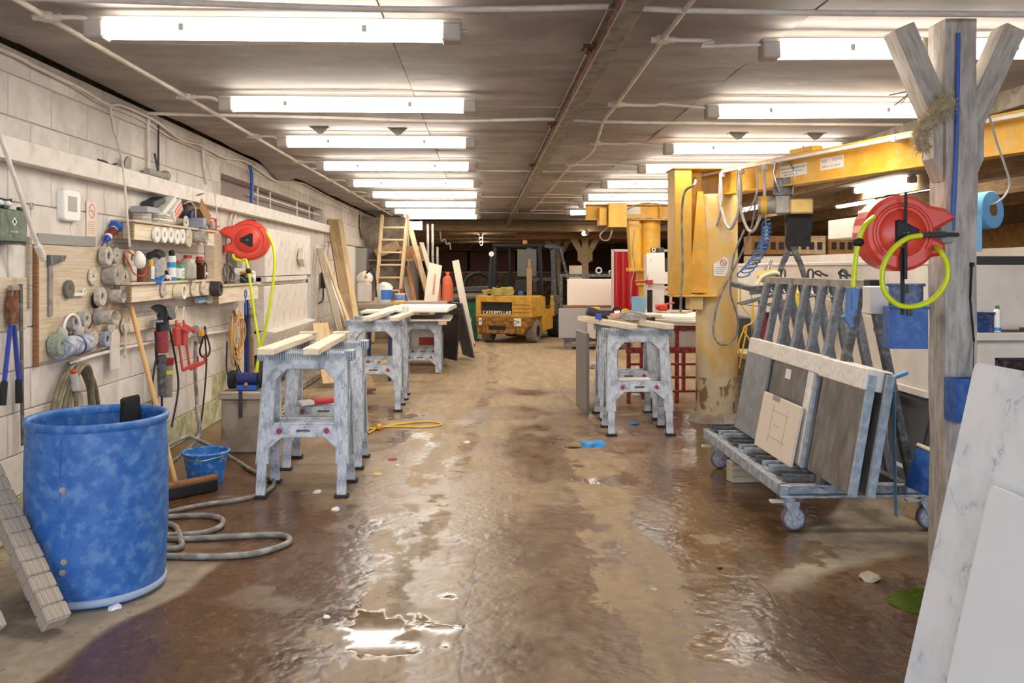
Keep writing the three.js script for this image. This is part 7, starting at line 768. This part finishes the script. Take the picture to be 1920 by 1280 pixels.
// ================= right side background =================
{ const o = thing('slab_cart', 'low grey cart on castors carrying a grey and a white slab', 'cart', [1.92, 0, -15.4]); part(o, 'deck', bb(-0.45, 0.14, -0.3, 0.75, 0.2, 0.3, 0.004), M.galvDark); part(o, 'rail', [bb(-0.45, 0.05, 0.22, 0.75, 0.1, 0.28, 0.004)], M.steelDusty); for (const x of [-0.38, 0.6]) for (const z of [-0.2, 0.22]) part(o, 'castor', [mv(cyl(0.06, 0.06, 0.04, 16), x, 0.06, z, Math.PI / 2, 0, 0), bb(x - 0.04, 0.1, z - 0.035, x + 0.04, 0.14, z + 0.035, 0.004)], M.galv); part(o, 'back_frame', [bb(-0.5, 0.2, -0.3, -0.45, 1.32, -0.25, 0.004), bb(-0.5, 1.28, -0.3, 0.75, 1.34, -0.24, 0.004), bb(0.0, 0.2, -0.3, 0.05, 1.3, -0.25, 0.004)], M.galvDark); part(o, 'eye_ring', torus(0.05, 0.016, 18, 6).translate(0.22, 1.4, -0.27), M.plasticGrey); part(o, 'handle', tube([[0.42, 1.34, -0.27], [0.42, 1.39, -0.27], [0.56, 1.39, -0.27], [0.56, 1.34, -0.27]], 0.014), M.plasticGrey);
  single('stone_slab', 'grey slab with a pale edge standing on the far cart', 'slab', bb(-0.58, 0, -0.03, 0.45, 0.53, 0.03, 0.003), plain(0xa5a3a4, 0.5), [1.93, 0.205, -15.12]); single('stone_slab', 'white polished slab standing above the grey one on the far cart', 'slab', bb(-0.42, 0, -0.03, 0.46, 0.47, 0.03, 0.003), plain(0xe9ded0, 0.3), [1.93, 0.78, -15.22]); single('stone_slab', 'cut corner white slab leaning in front of the grey slab', 'slab', mv(extr([[-0.2, 0.06], [-0.12, 0], [0.3, 0], [0.3, 0.4], [-0.12, 0.4], [-0.2, 0.34]], 0.03, 0.002), 0, 0, 0), plain(0xd8cfc6, 0.4), [2.05, 0.205, -15.04]); single('slab_batten', 'dark batten between the grey and white slabs', 'batten', bb(-0.5, 0, -0.05, 0.45, 0.042, 0.05, 0.002), M.timberBrown, [1.93, 0.737, -15.2]); }
{ const o = thing('strip_curtain', 'red plastic strip curtain on a pale frame behind the crane', 'curtain', [2.5, 0, -14.2]); const rm = new THREE.MeshPhysicalMaterial({ color: 0xb3141c, roughness: 0.25, transmission: 0.25, thickness: 0 }); for (let k = 0; k < 7; k++) part(o, 'strip', mv(lathe([[0.1, 0.2], [0.1, 1.72]], 6, 1.6, -0.8), -0.25 + k * 0.12, 0, -0.08 - 0.02 * (k % 2)), rm); for (const x of [-0.33, 0.65]) part(o, 'frame_post', bb(x - 0.02, 0, -0.02, x + 0.02, 1.76, 0.02, 0.003), M.plasticGrey); part(o, 'frame_head', bb(-0.33, 1.72, -0.02, 0.65, 1.76, 0.02, 0.003), M.plasticGrey); }
{ const p = atZ(1232, 520, 11.2), o = thing('control_cabinet', 'white control cabinet with papers hung on it', 'cabinet', [p.x, 0, -11.4]); part(o, 'body', bb(-0.1, 0, -0.2, 0.12, 1.62, 0.1, 0.006), M.machine); part(o, 'paper', [mv(card(0.24, 0.3, 0.004), 0.0, 1.5, 0.112, 0.05, 0, 0.03), mv(card(0.26, 0.16, 0.004), 0.03, 1.32, 0.12, 0.05, 0, -0.04)], M.paper); part(o, 'sketch', [bar(V(-0.06, 1.56, 0.116), V(0.04, 1.58, 0.116), 0.002, 0.008, 0), bar(V(-0.07, 1.53, 0.116), V(-0.06, 1.56, 0.116), 0.002, 0.008, 0)], M.grey); part(o, 'dial', [mv(cyl(0.035, 0.035, 0.06, 16), -0.02, 1.69, 0.05, Math.PI / 2, 0, 0), bb(0.03, 1.63, -0.05, 0.12, 1.72, 0.08, 0.01)], M.darkGrey); part(o, 'dial_ring', mv(torus(0.022, 0.006, 16, 6), -0.02, 1.69, 0.082), M.paper); part(o, 'red_lever', [rod(V(-0.28, 1.27, 0.12), V(-0.1, 1.27, 0.12), 0.02, 10), mv(cyl(0.05, 0.05, 0.06, 14), -0.09, 1.26, 0.13, 0, 0, 0)], plain(0xa8383c, 0.5));
  part(o, 'dark_screen', bb(0.13, 1.3, -0.1, 0.3, 1.58, 0.0, 0.006), plain(0x2a2124, 0.3)); part(o, 'button_box', bb(0.13, 1.08, -0.05, 0.24, 1.2, 0.05, 0.004), M.machine); part(o, 'buttons', [mv(cyl(0.016, 0.016, 0.01, 12), 0.16, 1.16, 0.055, Math.PI / 2, 0, 0)], M.red); part(o, 'buttons', [mv(cyl(0.016, 0.016, 0.01, 12), 0.21, 1.16, 0.055, Math.PI / 2, 0, 0)], plain(0x2f6a4a, 0.5)); }
{ const o = thing('red_table', 'red steel table with a ladder of bars carrying white slabs', 'table', [1.98, 0, -9.5]), m = worn({ a: 0x9c2228, b: 0x86191f, c: 0xb08a80, th: 0.64, size: 0.3, rough: 0.5, sd: 95 }); part(o, 'top_rail', [bb(-0.5, 0.78, 0.42, 0.4, 0.84, 0.46, 0.003), bb(-0.5, 0.78, -0.5, 0.4, 0.84, -0.46, 0.003)], m); part(o, 'skirt', bb(-0.02, 0.6, 0.4, 0.4, 0.77, 0.43, 0.003), M.machine); part(o, 'mid_rail', bb(-0.45, 0.54, 0.42, 0.4, 0.6, 0.46, 0.003), m); for (const x of [-0.42, 0.1, 0.38]) for (const z of [-0.46, 0.42]) part(o, 'leg', bb(x - 0.02, 0.0, z - 0.02, x + 0.02, 0.8, z + 0.02, 0.003), m); for (const h of [0.13, 0.28, 0.42]) part(o, 'rung', [rod(V(-0.42, h, 0.44), V(0.38, h, 0.44), 0.013)], m); part(o, 'sub_leg', bb(-0.3, 0.1, 0.41, -0.26, 0.54, 0.45, 0.003), m);
  single('white_canister', 'white canister standing inside the red table frame', 'canister', [lathe([[0, 0], [0.08, 0], [0.085, 0.02], [0.085, 0.24], [0.04, 0.3], [0.04, 0.34], [0, 0.34]], 18)], M.bottle, [1.78, 0, -9.62]);
  const ws = plain(0xece5da, 0.4); single('stone_slab', 'white slab on the red table, lowest of three', 'slab', bb(-0.55, 0, -0.5, 0.5, 0.03, 0.55, 0.004), ws, [2.02, 0.842, -9.5], -0.3); single('stone_slab', 'white slab on the red table, middle of three', 'slab', bb(-0.55, 0, -0.5, 0.5, 0.03, 0.6, 0.004), ws, [2.0, 0.873, -9.55], -0.38); single('stone_slab', 'white slab on the red table, top of three', 'slab', bb(-0.6, 0, -0.45, 0.5, 0.03, 0.6, 0.004), ws, [2.02, 0.905, -9.65], -0.45); single('marble_offcut', 'brown veined offcut lying on the white slabs', 'offcut', bb(-0.35, 0, -0.2, 0.3, 0.02, 0.22, 0.003), worn({ a: 0xb09a7e, b: 0x9c8468, c: 0xd8c8b0, th: 0.55, size: 0.4, rough: 0.4, sd: 96 }), [2.1, 0.937, -9.85], -0.45);
  single('red_vice', 'small red vice standing on the veined offcut', 'vice', [cbox(0.1, 0.07, 0.09, 0.008).translate(0, 0.035, 0), rod(V(-0.03, 0.06, 0), V(0.13, 0.09, 0.02), 0.01), rod(V(-0.08, 0.04, 0), V(-0.05, 0.04, 0), 0.03, 12)], M.red, [2.08, 0.958, -9.8]); }
{ const p = atZ(1196, 575, 9.2); single('blue_paper_roll', 'upright pale blue paper roll on the far sawhorse boards', 'paper roll', lathe([[0.02, 0], [0.075, 0], [0.075, 0.17], [0.02, 0.17], [0.02, 0]], 26), plain(0x7fa8c4, 0.85), [p.x, 0.97, -9.15]); single('black_cylinder', 'black cylinder beside the pale blue paper roll', 'cylinder', cyl(0.03, 0.03, 0.24, 16).translate(0, 0.12, 0), M.black, [p.x + 0.13, 0.97, -9.2]); const t = thing('trestle_board', 'white board laid behind the battens of the pillar sawhorse', 'board', [1.55, 0.942, -9.1]); part(t, 'board', bb(-0.35, 0, -0.4, 0.3, 0.026, 0.35, 0.003), plain(0xe6ddd0, 0.5)); part(t, 'support', [bb(-0.3, -0.942, -0.3, -0.25, 0, -0.25, 0.003), bb(0.2, -0.942, -0.3, 0.25, 0, -0.25, 0.003), bb(-0.3, -0.942, 0.2, -0.25, 0, 0.25, 0.003), bb(0.2, -0.942, 0.2, 0.25, 0, 0.25, 0.003)], M.galvDark); }
// tools on the battens
[['yellow_pot', 'round yellow lidded pot among the tools on the battens', 1.12, -8.5, [lathe([[0, 0], [0.05, 0], [0.055, 0.06], [0.05, 0.09], [0, 0.09]], 18)], plain(0xd8a82c, 0.5)], ['yellow_tape', 'yellow tape measure with a black rim on the battens', 1.38, -8.2, [mv(cyl(0.045, 0.045, 0.05, 18), 0, 0.045, 0, Math.PI / 2, 0, 0)], plain(0xe2c01e, 0.5)], ['grey_polisher', 'dark grey polisher lying on the battens', 1.1, -8.2, [mv(cyl(0.035, 0.045, 0.2, 14), 0, 0.05, 0, 0.2, 0, 1.3), mv(cyl(0.05, 0.05, 0.05, 16), 0.1, 0.05, 0)], M.darkGrey], ['pink_cloth', 'pinkish rag on the battens', 1.28, -8.0, [jitter(cbox(0.13, 0.05, 0.1, 0.012).translate(0, 0.04, 0), 0.02, 16)], plain(0xc9958a, 0.8)], ['blue_pot', 'tiny blue pot at the edge of the battens', 1.09, -8.0, [cyl(0.03, 0.03, 0.05, 14).translate(0, 0.025, 0)], plain(0x3a4fc0, 0.5)], ['dust_glasses', 'tangle of grey gloves and cable on the battens', 1.4, -7.9, [jitter(cbox(0.2, 0.06, 0.14, 0.012).translate(0, 0.045, 0), 0.03, 18), tube([[-0.15, 0.02, 0.05], [-0.05, 0.08, 0.08], [0.08, 0.05, 0.1], [0.16, 0.02, 0.02]], 0.008)], D[1]], ['dark_tool', 'black ringed tool behind the tangle on the battens', 1.32, -8.35, [mv(torus(0.04, 0.012, 18, 6), 0, 0.055, 0), cyl(0.03, 0.03, 0.05, 12).translate(0.06, 0.03, 0)], M.black]].forEach(([n, l, x, z, g, m]) => single(n, l, 'tool', g, m, [x, 0.966, z]));
single('grey_side_slab', 'tall thin grey slab standing against the pillar sawhorse', 'slab', mv(cbox(0.03, 0.8, 0.5, 0.003), 0, 0.4, 0), plain(0x77736f, 0.5), [1.02, 0, -8.7], 0.1);
// posts of the back bay
[[1097, 24, 2.34, 'pale braced timber post beyond the red curtain'], [1046, 30, 2.4, 'dim braced timber post behind the forklift mast'], [1200, 30, 2.4, 'braced timber post hidden in the dark beyond the crane']].forEach(([px, z, h, l]) => { const x = atZ(px, 500, z).x, o = thing('braced_post', l, 'post', [x, 0, -z]); part(o, 'shaft', bb(-0.09, 0, -0.09, 0.09, h, 0.09, 0.01), M.pine); for (const s of [-1, 1]) part(o, 'brace', [mv(extr(s > 0 ? [[0.09, h - 0.75], [0.2, h - 0.68], [0.2, h - 0.45], [0.45, h - 0.02], [0.26, h - 0.02], [0.09, h - 0.35]] : [[-0.09, h - 0.75], [-0.09, h - 0.35], [-0.26, h - 0.02], [-0.45, h - 0.02], [-0.2, h - 0.45], [-0.2, h - 0.68]], 0.1, 0.005), 0, 0, -0.05)], M.pine); });
// trays and arms between pillar and trolley
{ const o = thing('drip_tray', 'dark folded metal trays on arms beside the yellow pillar', 'tray'), P = atZ; part(o, 'upper_arm', [bar(P(1375, 532, 7.5), P(1425, 545, 7.3), 0.1, 0.04), bar(P(1405, 545, 7.3), P(1478, 538, 7.2), 0.06, 0.07)], M.galvDark); part(o, 'upper_tray', bar(P(1386, 570, 7.3), P(1530, 530, 7.2), 0.3, 0.012), M.galvDark); part(o, 'lower_tray', bar(P(1440, 572, 7.0), P(1560, 545, 6.9), 0.3, 0.012), M.galvDark); part(o, 'leg', [bar(P(1428, 560, 7.3), P(1432, 660, 7.3), 0.04, 0.04)], M.redDark); part(o, 'leg', [bar(P(1440, 585, 7.4), P(1446, 680, 7.4), 0.03, 0.06)], M.darkGrey); part(o, 'column', [bar(P(1428, 560, 7.3), V(P(1432, 660, 7.3).x + 0.05, 0.0, -7.3), 0.05, 0.05)], M.redDark); }
single('yellow_bag', 'yellow rubber boot shaped bag lying on the trays', 'bag', jitter(new THREE.SphereGeometry(0.09, 14, 10).scale(1.4, 0.6, 0.8).toNonIndexed(), 0.015, 12), plain(0xd8b31c, 0.5), atZ(1446, 517, 7.2)); single('white_hose', 'white hose arching over the yellow bag', 'hose', tube([atZ(1418, 535, 7.1), atZ(1430, 518, 7.1), atZ(1455, 511, 7.1), atZ(1470, 522, 7.1), atZ(1476, 532, 7.1)], 0.015, 8, 30), M.paper); single('brass_valve', 'brass and chrome valve standing by the white hose', 'valve', [rod(atZ(1436, 515, 7.25), atZ(1442, 498, 7.25), 0.02, 12), rod(atZ(1442, 498, 7.25), atZ(1447, 488, 7.25), 0.012, 10), rod(atZ(1434, 505, 7.25), atZ(1448, 503, 7.25), 0.014, 10)], M.chrome); single('blade_guard', 'yellow wedge shaped guard under the trays', 'guard', mv(extr([[-0.05, 0.1], [0.05, 0.1], [0.02, -0.1], [-0.01, -0.12]], 0.03, 0.004), 0, 0, 0), plain(0xd9b31c, 0.5), atZ(1487, 560, 6.75));
single('worktop', 'long pale worktop low behind the slab trolley', 'worktop', [bb(0, 0.52, -1.6, 0.3, 0.57, 1.6, 0.004), bb(0.02, 0, -1.5, 0.28, 0.52, -1.4, 0), bb(0.02, 0, 1.4, 0.28, 0.52, 1.5, 0)], M.timberGrey, [2.66, 0, -7.6]);
{ const o = thing('plinth_wall', 'dark machine underside with tangled cables behind the pillar', 'machine base', [2.75, 0, -9.6]); part(o, 'body', bb(0, 0, -0.8, 0.2, 0.9, 0.3, 0.01), M.darkGrey); part(o, 'cable', tube([[-0.02, 0.6, 0.2], [-0.06, 0.4, 0.1], [-0.03, 0.25, -0.1], [-0.06, 0.1, 0.1]], 0.02), M.black); part(o, 'panel', bb(-0.02, 0.62, -0.8, 0, 1.0, 0.3, 0.004), M.machine); }
// crates in the machine bay
{ const m = [M.card, worn({ a: 0xcbb48e, b: 0xb89e76, size: 0.4, rough: 0.8, sd: 97 })]; for (let r = 0; r < 3; r++) for (let c = 0; c < 3; c++) { const o = thing('slotted_crate', 'brown slotted crate in the ' + ['bottom', 'middle', 'top'][r] + ' row of the stack beyond the crane pillar', 'crate', [4.55 + c * 0.62, 1.02 + r * 0.32, -13.6], 0, 'crates in the machine bay'); part(o, 'box', bb(-0.29, 0, -0.2, 0.29, 0.3, 0.2, 0.01), m[(r + c) % 2]); for (let k = 0; k < 4; k++) part(o, 'slot', bb(-0.24 + k * 0.13, 0.08, 0.2, -0.16 + k * 0.13, 0.2, 0.203, 0), M.black); } single('crate_rack', 'steel rack under the slotted crates', 'rack', [bb(4.2, 0.96, -13.85, 6.15, 1.02, -13.35, 0.004), bb(4.2, 0, -13.85, 4.26, 0.96, -13.4, 0.004), bb(6.1, 0, -13.85, 6.15, 0.96, -13.4, 0.004)], M.steelDusty); }
for (let k = 0; k < 3; k++) single('hardboard_sheet', 'brown hardboard sheet on the machine bay wall', 'sheet', bb(-0.02, 0.9, -2.0, 0, 2.2, 1.9, 0.003), worn({ a: 0x8f6a38, b: 0x7e5a2e, size: 0.8, rough: 0.8, sd: 98 }), [8.98, 0, -9 - k * 4.1], 0, 'hardboard sheets on the bay wall');
single('lean_to_partition', 'pale cladding panels behind the machine in the right bay', 'cladding', bb(0, 0, -0.05, 2.2, 2.3, 0, 0.004), worn({ a: 0xb3a28d, b: 0xa08f7b, size: 1, rough: 0.8, sd: 99 }), [6.6, 0, -9.2]);
scene.traverse(o => { if (o.isMesh) o.castShadow = o.receiveShadow = true; });
renderer.render(scene, camera);
